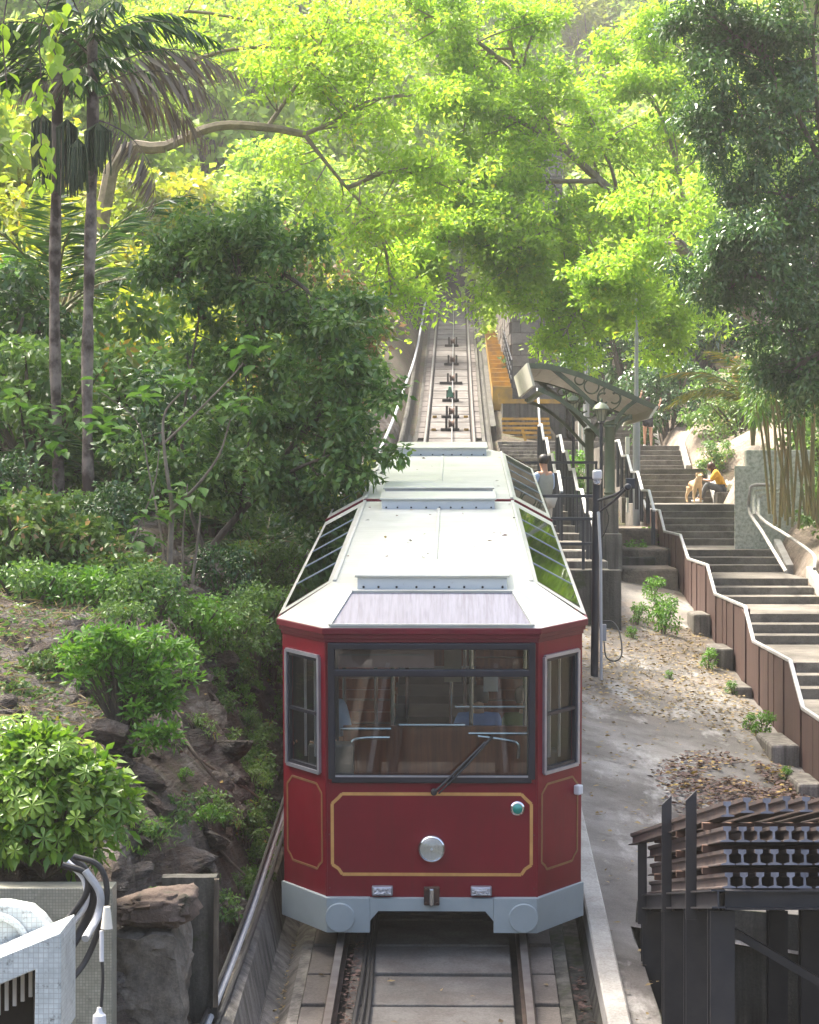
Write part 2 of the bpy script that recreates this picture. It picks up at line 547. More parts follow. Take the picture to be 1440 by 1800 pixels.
def soilmat():
    t = NT('forest_floor')
    src = t.coords(world=True)
    c = t.ramp(t.noise(src, 0.9, 8, 0.7), [(0.3, (0.035, 0.030, 0.016)), (0.5, (0.085, 0.062, 0.036)), (0.62, (0.05, 0.06, 0.018)), (0.75, (0.14, 0.10, 0.06))])
    c = t.mix(0.6, c, t.ramp(t.noise(src, 18, 6, 0.8), [(0.3, 0.4), (0.7, 1.5)]), 'MULTIPLY')
    t.l(c, t.b.inputs['Base Color']); t.b.inputs['Roughness'].default_value = 0.95
    t.bump(t.noise(src, 6, 8, 0.8), 0.9, 0.15)
    return t.m
M['soil'] = soilmat()
def sandbank():
    t = NT('bare_bank_earth')
    src = t.coords(world=True)
    c = t.ramp(t.noise(src, 0.8, 8, 0.7), [(0.32, (0.10, 0.085, 0.065)), (0.5, (0.24, 0.19, 0.145)), (0.62, (0.32, 0.27, 0.22)), (0.74, (0.10, 0.10, 0.045))])
    c = t.mix(0.5, c, t.ramp(t.noise(src, 16, 6, 0.8), [(0.3, 0.5), (0.7, 1.4)]), 'MULTIPLY')
    t.l(c, t.b.inputs['Base Color']); t.b.inputs['Roughness'].default_value = 0.92
    t.bump(t.noise(src, 5, 8, 0.75), 0.8, 0.12)
    return t.m
M['bank'] = sandbank()
M['rail'] = plain('rail_steel', (0.10, 0.075, 0.062), (0.055, 0.042, 0.037), rough=0.5, metal=0.5, scale=6)
M['railtop'] = plain('polished_rail_head', (0.36, 0.34, 0.33), (0.22, 0.20, 0.19), rough=0.34, metal=0.8, scale=4)
M['rope'] = plain('greased_steel_rope', (0.34, 0.34, 0.34), (0.2, 0.2, 0.2), rough=0.4, metal=0.6, scale=30)
M['gap'] = plain('dark_joint', (0.014, 0.012, 0.011), (0.03, 0.025, 0.02), rough=0.95, scale=9)
M['plank'] = plain('brown_fence_board', (0.088, 0.044, 0.034), (0.060, 0.031, 0.026), rough=0.72, scale=1.6, stretch=(6, 6, 0.8), bump=0.25, bscale=12)
M['fence_rail'] = plain('pale_fence_rail', (0.46, 0.45, 0.445), (0.34, 0.33, 0.32), rough=0.42, scale=5)
M['rackpaint'] = plain('rack_black_paint', (0.016, 0.016, 0.020), (0.028, 0.026, 0.028), rough=0.5, scale=3.5, bump=0.15)
M['storedrail'] = plain('stored_rail_steel', (0.052, 0.042, 0.042), (0.10, 0.062, 0.05), rough=0.65, metal=0.2, scale=6, bump=0.2, lo=0.45, hi=0.75)
M['railend'] = plain('sawn_rail_end', (0.20, 0.20, 0.23), (0.12, 0.115, 0.13), rough=0.5, metal=0.3, scale=10)
M['canopygreen'] = plain('canopy_green_paint', (0.098, 0.125, 0.078), (0.08, 0.10, 0.065), rough=0.5, scale=5)
M['canopycream'] = plain('canopy_cream_panel', (0.68, 0.65, 0.57), (0.60, 0.57, 0.49), rough=0.6, scale=3)
M['lampglass'] = plain('lantern_glass', (0.30, 0.31, 0.22), (0.24, 0.25, 0.18), rough=0.2, scale=4, coat=0.6)
M['postgrey'] = plain('grey_lamp_post', (0.36, 0.37, 0.385), (0.30, 0.31, 0.32), rough=0.5, scale=3)
M['postblack'] = plain('black_post_paint', (0.022, 0.025, 0.032), (0.035, 0.038, 0.045), rough=0.4, scale=3)
M['whiterail'] = plain('white_handrail', (0.66, 0.66, 0.66), (0.55, 0.55, 0.55), rough=0.4, scale=4)
M['whiteplastic'] = plain('white_plastic', (0.66, 0.66, 0.68), (0.56, 0.56, 0.57), rough=0.4, scale=4)
def tilemat(name, c1, c2, joint, size):
    t = NT(name)
    src = t.coords(rnd=False)
    g = t.n('ShaderNodeNewGeometry')
    # mosaic tiles of a finger's width, too small to be told apart singly
    sx = t.n('ShaderNodeSeparateXYZ'); t.l(src, sx.inputs[0])
    ad = t.n('ShaderNodeMath', operation='ADD'); t.l(sx.outputs[0], ad.inputs[0]); t.l(sx.outputs[1], ad.inputs[1])
    cb = t.n('ShaderNodeCombineXYZ'); t.l(ad.outputs[0], cb.inputs[0]); t.l(sx.outputs[2], cb.inputs[1])
    b = t.n('ShaderNodeTexBrick'); b.offset = 0.0
    b.inputs['Scale'].default_value = 1.0
    b.inputs['Brick Width'].default_value = size; b.inputs['Row Height'].default_value = size
    b.inputs['Mortar Size'].default_value = size * 0.07
    b.inputs['Color1'].default_value = (*c1, 1); b.inputs['Color2'].default_value = (*c2, 1); b.inputs['Mortar'].default_value = (*joint, 1)
    t.l(cb.outputs[0], b.inputs['Vector'])
    c = t.mix(t.ramp(t.noise(src, 5, 6, 0.75), [(0.42, 0.0), (0.70, 0.75)]), b.outputs[0], tuple(x * 0.5 for x in c1))
    c = t.mix(t.ramp(t.noise(src, 14, 5, 0.8), [(0.56, 0.0), (0.66, 0.7)]), c, (0.09, 0.085, 0.07))
    t.l(c, t.b.inputs['Base Color']); t.b.inputs['Roughness'].default_value = 0.35
    return t.m
M['tile'] = tilemat('old_beige_mosaic', (0.33, 0.32, 0.26), (0.24, 0.24, 0.19), (0.16, 0.15, 0.12), 0.020)
M['whitetile'] = tilemat('white_mosaic', (0.62, 0.66, 0.64), (0.52, 0.56, 0.55), (0.40, 0.40, 0.38), 0.025)
M['speckle'] = plain('pebbledash_wall', (0.50, 0.50, 0.43), (0.30, 0.31, 0.25), rough=0.85, scale=14, bump=0.4, bscale=30, lo=0.4, hi=0.62)
M['bark'] = plain('brown_bark', (0.135, 0.108, 0.078), (0.065, 0.052, 0.038), rough=0.9, scale=5, stretch=(3, 3, 0.7), bump=0.6, bscale=10, bdist=0.03)
M['palebark'] = plain('pale_branch_bark', (0.27, 0.22, 0.165), (0.15, 0.12, 0.09), rough=0.85, scale=5, bump=0.4, bscale=14)
M['palmbark'] = plain('palm_trunk_bark', (0.26, 0.21, 0.18), (0.055, 0.036, 0.028), rough=0.9, scale=1.8, stretch=(1.6, 1.6, 1.3), bump=0.6, bscale=9, bdist=0.03, lo=0.42, hi=0.58)
M['bamboo'] = plain('bamboo_cane', (0.25, 0.19, 0.085), (0.13, 0.14, 0.05), rough=0.5, scale=2)
M['vine'] = plain('dry_vine', (0.22, 0.175, 0.13), (0.13, 0.10, 0.075), rough=0.9, scale=4)
# leaves
M['lf_lime'] = leafmat('lime_leaf', (0.15, 0.275, 0.025), (0.30, 0.44, 0.055), 0.55, 0.5, accent=(0.46, 0.46, 0.06), acc=0.97, tboost=1.6)
M['lf_far'] = leafmat('far_wood_leaf', (0.16, 0.26, 0.035), (0.33, 0.45, 0.09), 0.5, 0.55, accent=(0.36, 0.36, 0.10), acc=0.95)
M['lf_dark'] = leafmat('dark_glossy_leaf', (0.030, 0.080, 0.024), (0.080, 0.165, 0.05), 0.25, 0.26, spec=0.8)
M['lf_mid'] = leafmat('mid_green_leaf', (0.045, 0.115, 0.030), (0.175, 0.295, 0.07), 0.38, 0.36, accent=(0.30, 0.20, 0.04), acc=0.985)
M['lf_tawny'] = leafmat('green_leaf_with_tawny_tips', (0.05, 0.12, 0.028), (0.14, 0.22, 0.045), 0.32, 0.42, accent=(0.40, 0.24, 0.15), acc=0.86)
M['lf_yellow'] = leafmat('yellow_green_leaf', (0.11, 0.18, 0.02), (0.30, 0.34, 0.035), 0.45, 0.5, accent=(0.50, 0.36, 0.03), acc=0.9)
M['lf_bright'] = leafmat('fresh_green_leaf', (0.055, 0.16, 0.018), (0.14, 0.30, 0.035), 0.38, 0.36)
M['lf_sapling'] = leafmat('sapling_leaf', (0.07, 0.18, 0.03), (0.15, 0.30, 0.06), 0.42, 0.42)
M['lf_varieg'] = leafmat('variegated_leaf', (0.07, 0.17, 0.016), (0.26, 0.39, 0.04), 0.4, 0.32, accent=(0.48, 0.50, 0.10), acc=0.9)
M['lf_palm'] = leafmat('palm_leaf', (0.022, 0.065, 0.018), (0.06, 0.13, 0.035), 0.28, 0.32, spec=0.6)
M['lf_dry'] = leafmat('dry_frond', (0.13, 0.095, 0.075), (0.33, 0.27, 0.23), 0.2, 0.8)
M['lf_golden'] = leafmat('golden_palm_leaf', (0.10, 0.15, 0.02), (0.30, 0.26, 0.035), 0.4, 0.45, accent=(0.46, 0.27, 0.03), acc=0.85)
M['lf_straw'] = leafmat('dry_straw', (0.17, 0.13, 0.085), (0.40, 0.33, 0.23), 0.2, 0.8)
M['fruit'] = plain('hanging_fruit_strand', (0.055, 0.075, 0.028), (0.028, 0.045, 0.016), rough=0.6, scale=20)
M['lf_litter'] = leafmat('fallen_brown_leaf', (0.060, 0.033, 0.026), (0.17, 0.098, 0.078), 0.1, 0.7, accent=(0.40, 0.27, 0.07), acc=0.96)
M['lf_scatter'] = leafmat('fallen_yellow_leaf', (0.12, 0.085, 0.048), (0.32, 0.235, 0.10), 0.15, 0.7)
# people
M['skin'] = plain('skin', (0.46, 0.26, 0.17), (0.42, 0.23, 0.15), rough=0.5, scale=8)
M['hair'] = plain('dark_hair', (0.012, 0.009, 0.008), (0.02, 0.015, 0.012), rough=0.5, scale=20)
M['brownhair'] = plain('brown_hair', (0.075, 0.028, 0.016), (0.045, 0.018, 0.011), rough=0.5, scale=20)
M['greytop'] = plain('grey_green_knit', (0.27, 0.285, 0.25), (0.24, 0.25, 0.22), rough=0.9, scale=10, bump=0.2, bscale=90)
M['paleblue'] = plain('pale_blue_shirt', (0.33, 0.42, 0.58), (0.28, 0.36, 0.52), rough=0.85, scale=9)
M['beige'] = plain('beige_trousers', (0.42, 0.39, 0.34), (0.36, 0.33, 0.29), rough=0.85, scale=6)
M['yellowtop'] = plain('yellow_shirt', (0.62, 0.34, 0.02), (0.54, 0.29, 0.018), rough=0.85, scale=9)
M['greycloth'] = plain('grey_trousers', (0.12, 0.125, 0.135), (0.095, 0.1, 0.108), rough=0.85, scale=9)
M['blackcloth'] = plain('black_cloth', (0.014, 0.014, 0.018), (0.022, 0.022, 0.026), rough=0.85, scale=9)
M['shoe'] = plain('pale_shoe', (0.5, 0.5, 0.5), (0.4, 0.4, 0.4), rough=0.6, scale=9)
M['dogfur'] = plain('cream_dog_fur', (0.60, 0.44, 0.27), (0.52, 0.35, 0.19), rough=0.9, scale=9, bump=0.3, bscale=60)
M['dognose'] = plain('dark_dog_nose', (0.02, 0.015, 0.013), (0.03, 0.02, 0.02), rough=0.4, scale=9)
# ------------------------------------------------------------------ the lie of the land
YAW = 0.0205
RZ = -math.atan(YAW)
def cx(Y):
    return -0.21 + YAW * np.asarray(Y, float)
def tz(Y):
    Y = np.asarray(Y, float)
    a = np.clip(Y, None, 60)
    b = np.clip(Y - 60, 0, 30)
    c = np.clip(Y - 90, 0, None)
    return 0.06 + 0.1 * a + 0.1 * b + 0.5 * (0.07 / 30) * b * b + 0.17 * c
def T(u, Y, dz=0.0):
    return Vector((float(cx(Y)) + u, Y, float(tz(Y)) + dz))
def softp(x, k=1.5):
    return np.log1p(np.exp(np.clip(k * x, -30, 30))) / k
def left_rise(v, Y):
    A = 1.95 - 0.75 * sstep(30, 52, Y) + 0.5 * sstep(75, 100, Y)
    return A * (1 - np.exp(-np.clip(v, 0, None) / 0.6)) + 0.10 * v + 0.42 * softp(v - 4.5)
# stairs: (y0, y1, z) landings measured along the brown fence
LAND = [(20.7, 24.4, 1.86), (25.3, 28.9, 2.37), (30.0, 33.7, 2.89), (34.7, 38.7, 3.36), (39.9, 43.2, 3.82), (44.7, 48.1, 4.25), (49.3, 53.0, 4.69),
        (54.8, 61.4, 5.63), (63.2, 69.0, 6.57), (70.5, 79.0, 7.35), (81.4, 90.0, 8.6), (92.4, 101.0, 9.85), (103.6, 112.0, 11.2)]
FX = [20.7] + [c for l in LAND for c in (l[0], l[1])][1:]
FZ = [l[2] for l in LAND for c in (0, 1)]
def stair_z(Y):
    return np.interp(Y, FX, FZ)
def terrain(u, Y):
    base = tz(Y)
    v = -u - 1.6
    zl = base + left_rise(v, Y)
    ap = base + 0.05 - 0.185 * np.clip(u - 1.55, 0, 3.05)
    st = stair_z(Y)
    r = u - 7.25
    zr = st + 0.15 + 0.62 * softp(r - 0.3, 2.0) + 0.2 * softp(r - 7)
    z = np.where(u < -1.6, zl, base - 0.1)
    z = np.where(u > 1.55, ap, z)
    w = sstep(4.2, 4.6, u)
    z = np.where(u > 1.55, z * (1 - w) + np.minimum(st - 0.3, z + 5) * w, z)
    w2 = sstep(7.1, 7.6, u)
    z = z * (1 - w2) + zr * w2
    # beyond the stairs' top the wooded hill closes the view
    z = z + 0.42 * softp(Y - 145, 0.2)
    # a lower yard under the rail rack
    pit = (1 - sstep(20.3, 20.7, Y)) * sstep(2.05, 2.35, u)
    z = z * (1 - pit) + (base - 1.0) * pit
    # the bank ends in a face behind the tiled wall
    fr = (1 - sstep(15.0, 16.2, Y)) * sstep(1.3, 1.6, -u)
    z = z * (1 - fr) + (base - 0.6) * fr
    return z

def sheet(name, P, nu, nv, mat, kind='structure', label=None, smooth=True):
    """grid of nu x nv points (row = constant second index)"""
    me = bpy.data.meshes.new(name)
    idx = np.arange(nu * nv).reshape(nv, nu)
    q = np.stack([idx[:-1, :-1], idx[:-1, 1:], idx[1:, 1:], idx[1:, :-1]], -1).reshape(-1, 4)
    me.vertices.add(nu * nv); me.vertices.foreach_set('co', np.asarray(P, np.float32).ravel())
    me.loops.add(q.size); me.loops.foreach_set('vertex_index', q.ravel().astype(np.int32))
    me.polygons.add(len(q)); me.polygons.foreach_set('loop_start', np.arange(0, q.size, 4, dtype=np.int32))
    me.polygons.foreach_set('use_smooth', np.full(len(q), smooth))
    me.update(calc_edges=True)
    me.materials.append(mat)
    o = link_mesh(name, me)
    return tag(o, label, None, None, kind)

# ---- ground, one sheet
gy = np.concatenate([np.arange(3, 60, 0.5), np.arange(60, 130, 1.0), np.arange(130, 341, 3.0)])
gu = np.concatenate([np.arange(-170, -30, 5.0), np.arange(-30, -9, 0.8), np.arange(-9, 12, 0.3), np.arange(12, 34, 0.8), np.arange(34, 171, 5.0)])
UU, YY = np.meshgrid(gu, gy)
ZZ = terrain(UU, YY) + 0.25 * fbm(UU * 0.35, YY * 0.35) * np.clip((np.abs(UU) - 8) / 4, 0, 1)
ZZ = ZZ - np.where((UU > -8.6) & (UU < -0.9) & (YY < 76), 0.45, 0.0) - np.where((UU >= -0.9) & (UU < 4.9), 0.3, 0.0)
ZZ = ZZ - np.where((UU > 3.9) & (UU < 7.3), 0.35, 0.0)
sheet('ground', np.stack([UU + cx(YY), YY, ZZ], -1).reshape(-1, 3), len(gu), len(gy), M['soil'], label='wooded hillside ground on both sides of the track')

# ---- rocky bank left of the track
by = np.concatenate([np.arange(15.0, 36, 0.085), np.arange(36, 76.1, 0.3)])
bv = np.concatenate([[-0.25, -0.12], np.arange(0, 2.4, 0.06), np.arange(2.4, 7.2, 0.16)])
VV, YY = np.meshgrid(bv, by)
UU = -1.6 - VV
ZZ = terrain(np.minimum(UU, -1.6), YY)
ZZ = np.where(VV < 0, tz(YY) - 0.12, ZZ)
amp = np.clip(VV / 0.5, 0, 1) * np.clip(1.25 - VV / 6, 0.3, 1)
s = YY * 0.55 + UU * 1.0 + ZZ * 1.1
d1 = fbm(s * 1.1, YY * 0.35 - ZZ * 0.9, UU * 0.6, 5)
d2 = 1 - np.abs(fbm(UU * 2.3 + ZZ * 1.2, YY * 1.1 + 9.0, ZZ * 1.3, 4)) * 2
d3 = np.abs(fbm(UU * 0.9 + 4, YY * 0.5, ZZ * 0.8, 3))
led = np.round((ZZ * 2.1 + d1 * 1.2 + UU)) / 2.1 - (ZZ * 2.1 + d1 * 1.2 + UU) / 2.1
d4 = 1 - np.abs(fbm(UU * 5.0 + YY * 1.3, YY * 2.6 - ZZ * 3.0, ZZ * 2.0, 4)) * 2.4
UU2 = UU - amp * (0.34 * d1 + 0.14 * d2 + 0.6 * (d3 - 0.25) + 0.34 * led + 0.09 * d4)
ZZ2 = ZZ + amp * (0.26 * d1 + 0.14 * d2 + 0.34 * led + 0.07 * d4)
UU2 = np.where(VV < 0.05, UU, np.minimum(UU2, -1.57))
sheet('rock_bank', np.stack([UU2 + cx(YY), YY, ZZ2], -1).reshape(-1, 3), len(bv), len(by), M['rock'], label='rough brown and grey rock bank left of the track')
BV, BY, BP = VV, YY, np.stack([UU2 + cx(YY), YY, ZZ2], -1)
bank_obj = bpy.data.objects['rock_bank']
def bank_point(v, Y):
    j = int(np.argmin(np.abs(by - Y))); i = int(np.argmin(np.abs(bv - v)))
    return Vector(BP[j, i])

def ribbon(name, sec, y0, y1, step, mat, kind='structure', label=None, noise=0.0, parent=None):
    """cross-section sec [(u, dz)] carried along the track"""
    ys = np.arange(y0, y1 + 1e-6, step)
    u = np.array([s_[0] for s_ in sec]); d = np.array([s_[1] for s_ in sec])
    U, Yg = np.meshgrid(u, ys); D = np.meshgrid(d, ys)[0]
    Z = tz(Yg) + D
    if noise: 
        Z = Z + noise * fbm(U * 1.3 + 3, Yg * 0.6, 0, 4); 
    return sheet(name, np.stack([U + cx(Yg), Yg, Z], -1).reshape(-1, 3), len(u), len(ys), mat, kind, label, smooth=False)

# ---- track bed with slabs
bed = ribbon('track_bed', [(-1.12, -0.16), (1.16, -0.16)], 3, 132, 1.0, M['gap'], label='concrete track bed of the funicular railway')
mb = MB().box((0, 0, 0), (1.36, 0.74, 0.10)); slabA = mb.build('slab', M['slab'], bevel=0.012)
mb = MB().box((0, 0, 0), (0.20, 0.74, 0.10)); slabB = mb.build('side_slab', M['slabred'], bevel=0.012)
def lay(proto, u, Y, dz, parent, first=[set()]):
    o = proto if proto.name not in first[0] else proto.copy()
    if o is proto: first[0].add(proto.name)
    else: COL.objects.link(o)
    sl = (float(tz(Y + 0.4)) - float(tz(Y - 0.4))) / 0.8
    o.location = T(u, Y, dz); o.rotation_euler = (math.atan(sl), 0, RZ)
    o.parent = parent
    return o
y = 12.4
k = 0
while y < 128:
    lay(slabA, 0, y, -0.115 - 0.006 * ((k * 37) % 3), bed)
    if y < 27 or y > 74:
        lay(slabB, -0.945, y, -0.113 - 0.008 * ((k * 17) % 2), bed)
        lay(slabB, 0.945, y, -0.113 - 0.008 * ((k * 23) % 2), bed)
    y += 0.8; k += 1

def rail(u, label, y0=6.0, y1=130.0):
    mb = MB()
    ys = list(np.arange(y0, y1 + 0.1, 2.0))
    for w, z0, z1, mi in ((0.11, -0.06, -0.045, 0), (0.018, -0.045, 0.02, 0), (0.062, 0.02, 0.062, 0)):
        for a, b in zip(ys[:-1], ys[1:]):
            vs = []
            for Y in (a, b):
                for du, dz in ((-w / 2, z0), (w / 2, z0), (w / 2, z1), (-w / 2, z1)):
                    vs.append(T(u + du, Y, dz))
            mb.mi = mi
            mb.add(vs, [(0, 4, 5, 1), (1, 5, 6, 2), (3, 7, 4, 0)])
            mb.mi = 1 if w == 0.062 else 0
            mb.add([vs[3], vs[2], vs[6], vs[7]], [(0, 1, 2, 3)])
    o = mb.build('running_rail', [M['rail'], M['railtop']], origin=T(u, y0), fix=False)
    return tag(o, label, 'rail', 'running rails of the funicular track')
rail(-0.79, 'long steel running rail beside the loose black cables on the track bed')
rail(0.79, 'long steel running rail on the side of the pale kerb and platform')
# black cables lying beside the rail
for i, (u, r_) in enumerate(((-0.585, 0.022), (-0.54, 0.018), (-0.50, 0.02))):
    pts = [T(u + 0.012 * math.sin(Y * 1.7 + i), Y, -0.045) for Y in np.arange(8, 36, 0.5)]
    o = MB().tube(pts, r_, 6).build('track_cable', M['rubber'], origin=T(u, 8), smooth=True)
    tag(o, 'black cable laid along the inside of a running rail', 'cable', 'black cables between the rails')
# haul rope up the slope, in the middle of the track
pts = [T(0.07, Y, 0.06) for Y in np.arange(37, 128, 3.0)]
o = MB().tube(pts, 0.022, 6).build('haul_rope', M['rope'], origin=pts[0], smooth=True)
tag(o, 'taut steel haul rope running up the middle of the track', 'rope')
# rope pulleys on the upper track
for i, Y in enumerate((76.6, 80.5, 85.5, 91.0, 97.5, 105.0)):
    e = empty('rope_pulley', T(0, Y, 0), ['small black rope pulley between yellow marks, just above the tram roof', 'black rope pulley second above the tram roof', 'rope pulley with a green cover on the middle of the upper track', 'wide black rope pulley above the green covered one', 'black rope pulley with two dark brackets high on the track', 'furthest black rope pulley under the leaves on the track'][i], 'pulley', 'rope pulleys on the upper track')
    w = 0.62 if i != 3 else 0.9
    b = MB(); b.box2(T(-w / 2, Y - 0.15, -0.06), T(w / 2, Y + 0.15, -0.01)); b.build('base_plate', M['under'], e)
    for sgn in (-1, 1):
        b = MB(); b.box2(T(0.05 + sgn * 0.17 - 0.035, Y - 0.17, -0.02), T(0.05 + sgn * 0.17 + 0.035, Y + 0.17, 0.32)); b.build('bracket', M['under'], e)
    Mx = Matrix.Rotation(R(90), 3, 'Y')
    b = MB(); b.lathe(T(0.05, Y, 0.16), [(0.16, -0.1), (0.10, -0.03), (0.10, 0.03), (0.16, 0.1)], 16, Mx); b.build('wheel', M['rust'], e, smooth=True)
    if i == 2:
        b = MB(); b.prism([T(-0.16, Y - 0.2, 0.12), T(0.12, Y - 0.2, 0.12), T(0.02, Y - 0.2, 0.5), T(-0.06, Y - 0.2, 0.5)], (0, 0.4, 0.04)); b.build('cover', plain('green_cover', (0.03, 0.16, 0.09), rough=0.6), e)
    if i in (0, 1):
        for sgn in (-1, 1):
            b = MB(); b.box2(T(sgn * 0.55 - 0.07, Y - 0.1, -0.055), T(sgn * 0.55 + 0.07, Y + 0.25, -0.03)); b.build('yellow_mark', M['yellow'], e)

# gutters and kerbs
ribbon('left_gutter', [(-1.57, 0.32), (-1.50, 0.34), (-1.44, 0.30), (-1.36, -0.10), (-1.24, -0.20), (-1.14, -0.10), (-1.05, -0.085), (-1.05, -0.16)], 5, 45, 0.4, M['conc'], label='rough concrete gutter left of the track', noise=0.05)
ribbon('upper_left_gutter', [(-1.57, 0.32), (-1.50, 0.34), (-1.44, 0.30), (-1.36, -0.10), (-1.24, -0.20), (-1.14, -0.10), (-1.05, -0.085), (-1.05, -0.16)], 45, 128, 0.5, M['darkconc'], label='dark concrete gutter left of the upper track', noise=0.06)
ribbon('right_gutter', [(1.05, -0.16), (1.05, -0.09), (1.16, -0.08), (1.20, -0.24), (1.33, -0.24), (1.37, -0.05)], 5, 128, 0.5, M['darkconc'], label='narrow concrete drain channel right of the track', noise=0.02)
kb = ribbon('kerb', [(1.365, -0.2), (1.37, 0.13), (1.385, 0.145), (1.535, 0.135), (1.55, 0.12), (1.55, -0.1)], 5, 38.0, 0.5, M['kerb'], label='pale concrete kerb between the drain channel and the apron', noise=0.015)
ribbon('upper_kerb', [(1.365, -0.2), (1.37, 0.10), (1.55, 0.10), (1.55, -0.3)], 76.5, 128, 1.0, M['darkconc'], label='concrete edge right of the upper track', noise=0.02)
# pipes and cables running up along the left gutter wall
for i, (du, dz, r_) in enumerate(((0.0, 0.0, 0.026), (0.055, -0.035, 0.022), (-0.02, 0.055, 0.018))):
    pts = smooth_path([T(-1.70 + du, 14.2, 0.30 + dz), T(-1.62 + du, 16.2, 0.36 + dz), T(-1.53 + du, 18.6, 0.45 + dz), T(-1.50 + du, 21.0, 0.50 + dz), T(-1.50 + du, 30, 0.45 + dz), T(-1.52 + du, 48, 0.4 + dz)], 6)
    o = MB().tube(pts, r_, 8).build('cable_conduit', [M['postgrey'], M['rubber'], M['rubber']][i], origin=pts[0], smooth=True)
    tag(o, ['grey conduit pipe running up along the left gutter wall', 'black conduit clipped to the grey pipe along the gutter', 'black conduit clipped to the grey pipe along the gutter'][i], 'pipe', 'conduits along the left gutter')
pts = smooth_path([T(-1.95, 62, 0.6), T(-1.75, 70, 0.9), T(-1.62, 80, 1.0), T(-1.45, 95, 0.8), T(-1.40, 120, 0.8)], 6)
tag(MB().tube(pts, 0.05, 8).build('water_pipe', M['postgrey'], origin=pts[0], smooth=True), 'grey pipe rising beside the upper track at the foot of the bank', 'pipe')

# ---- apron
ays = np.concatenate([np.arange(5, 46.1, 0.15)])
aus = np.linspace(1.553, 4.75, 40)
U, Yg = np.meshgrid(aus, ays)
lim = 1.98 - cx(Yg) + 0.03 * fbm(Yg * 1.3, Yg * 0)
lim = np.where(Yg < 20.45, lim, 4.75)
U = np.where(U > lim, lim, U)
Zg = tz(Yg) + 0.06 - 0.185 * np.clip(U - 1.55, 0, 3.2) + 0.03 * fbm(U * 1.4, Yg * 0.8, 0, 4)
sheet('apron', np.stack([U + cx(Yg), Yg, Zg], -1).reshape(-1, 3), len(aus), len(ays), M['apron'], label='worn concrete apron between the track and the brown fence')
def apron_z(u, Y):
    return float(tz(Y) + 0.06 - 0.185 * np.clip(u - 1.55, 0, 3.2))
# apron edge faces above the yard under the rack
mb = MB(); mb.beam(Vector((1.965, 5, float(tz(5)) - 0.5)), Vector((1.965, 20.5, float(tz(20.5)) - 0.5)), 0.03, 1.0)
mb.beam(Vector((1.985, 20.47, 1.55)), Vector((7.2, 20.47, 1.1)), 0.04, 1.5)
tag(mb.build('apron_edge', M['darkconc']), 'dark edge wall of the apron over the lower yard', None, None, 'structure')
# slab lines of pale laitance on the apron
mb = MB()
for Y, u0, u1 in ((32.6, 1.7, 3.1), (26.2, 1.6, 2.3), (26.0, 2.6, 3.3)):
    for a, b in zip(np.linspace(u0, u1, 9)[:-1], np.linspace(u0, u1, 9)[1:]):
        mb.add([T(a, Y + random.uniform(-.05, .05), apron_z(a, Y) - float(tz(Y)) + 0.05), T(b, Y, apron_z(b, Y) - float(tz(Y)) + 0.05), T(b, Y + 0.22 + random.uniform(-.12, .12), apron_z(b, Y + .2) - float(tz(Y + .2)) + 0.05), T(a, Y + 0.22 + random.uniform(-.1, .1), apron_z(a, Y + .2) - float(tz(Y + .2)) + 0.05)], [(0, 1, 2, 3)])
del mb

# ---- stairs beyond the fence
stairs = empty('stairs', T(4.6, 18, 0)); tag(stairs, 'long concrete stairs with landings beside the brown fence', None, None, 'structure')
SU0, SU1 = 4.68, 7.12
def slab_step(name, y0, y1, z, parent, u0=SU0, u1=SU1, th=0.7, mat=None):
    Yc = (y0 + y1) / 2
    mb = MB(); mb.box((float(cx(Yc)) + (u0 + u1) / 2, Yc, z - th / 2), (u1 - u0, y1 - y0, th), RZ)
    return mb.build(name, mat or M['step'], parent, bevel=0.012)
for i, (y0, y1, z) in enumerate(LAND[:-1]):
    slab_step('landing', y0, y1, z, stairs, SU0 if y0 < 54 else SU0 + 0.1)
    ya, za = y1, z
    yb, zb = LAND[i + 1][0], LAND[i + 1][2]
    n = max(3, round((zb - za) / 0.157))
    for k in range(n - 1):
        slab_step('step', ya + (yb - ya) * k / (n - 1), ya + (yb - ya) * (k + 1) / (n - 1) + 0.002, za + (zb - za) * (k + 1) / n, stairs, SU0 + 0.003 * (k % 2), SU1 - 0.004 * (k % 2))
    # pale sloping kerb at the right of each flight
    mb = MB(); mb.beam(T(SU1 + 0.09, ya - 0.35, za + 0.06 - float(tz(ya - 0.35))), T(SU1 + 0.09, yb + 0.35, zb + 0.12 - float(tz(yb + 0.35))), 0.16, 0.22)
    mb.build('side_kerb', M['kerb'], stairs, bevel=0.015)

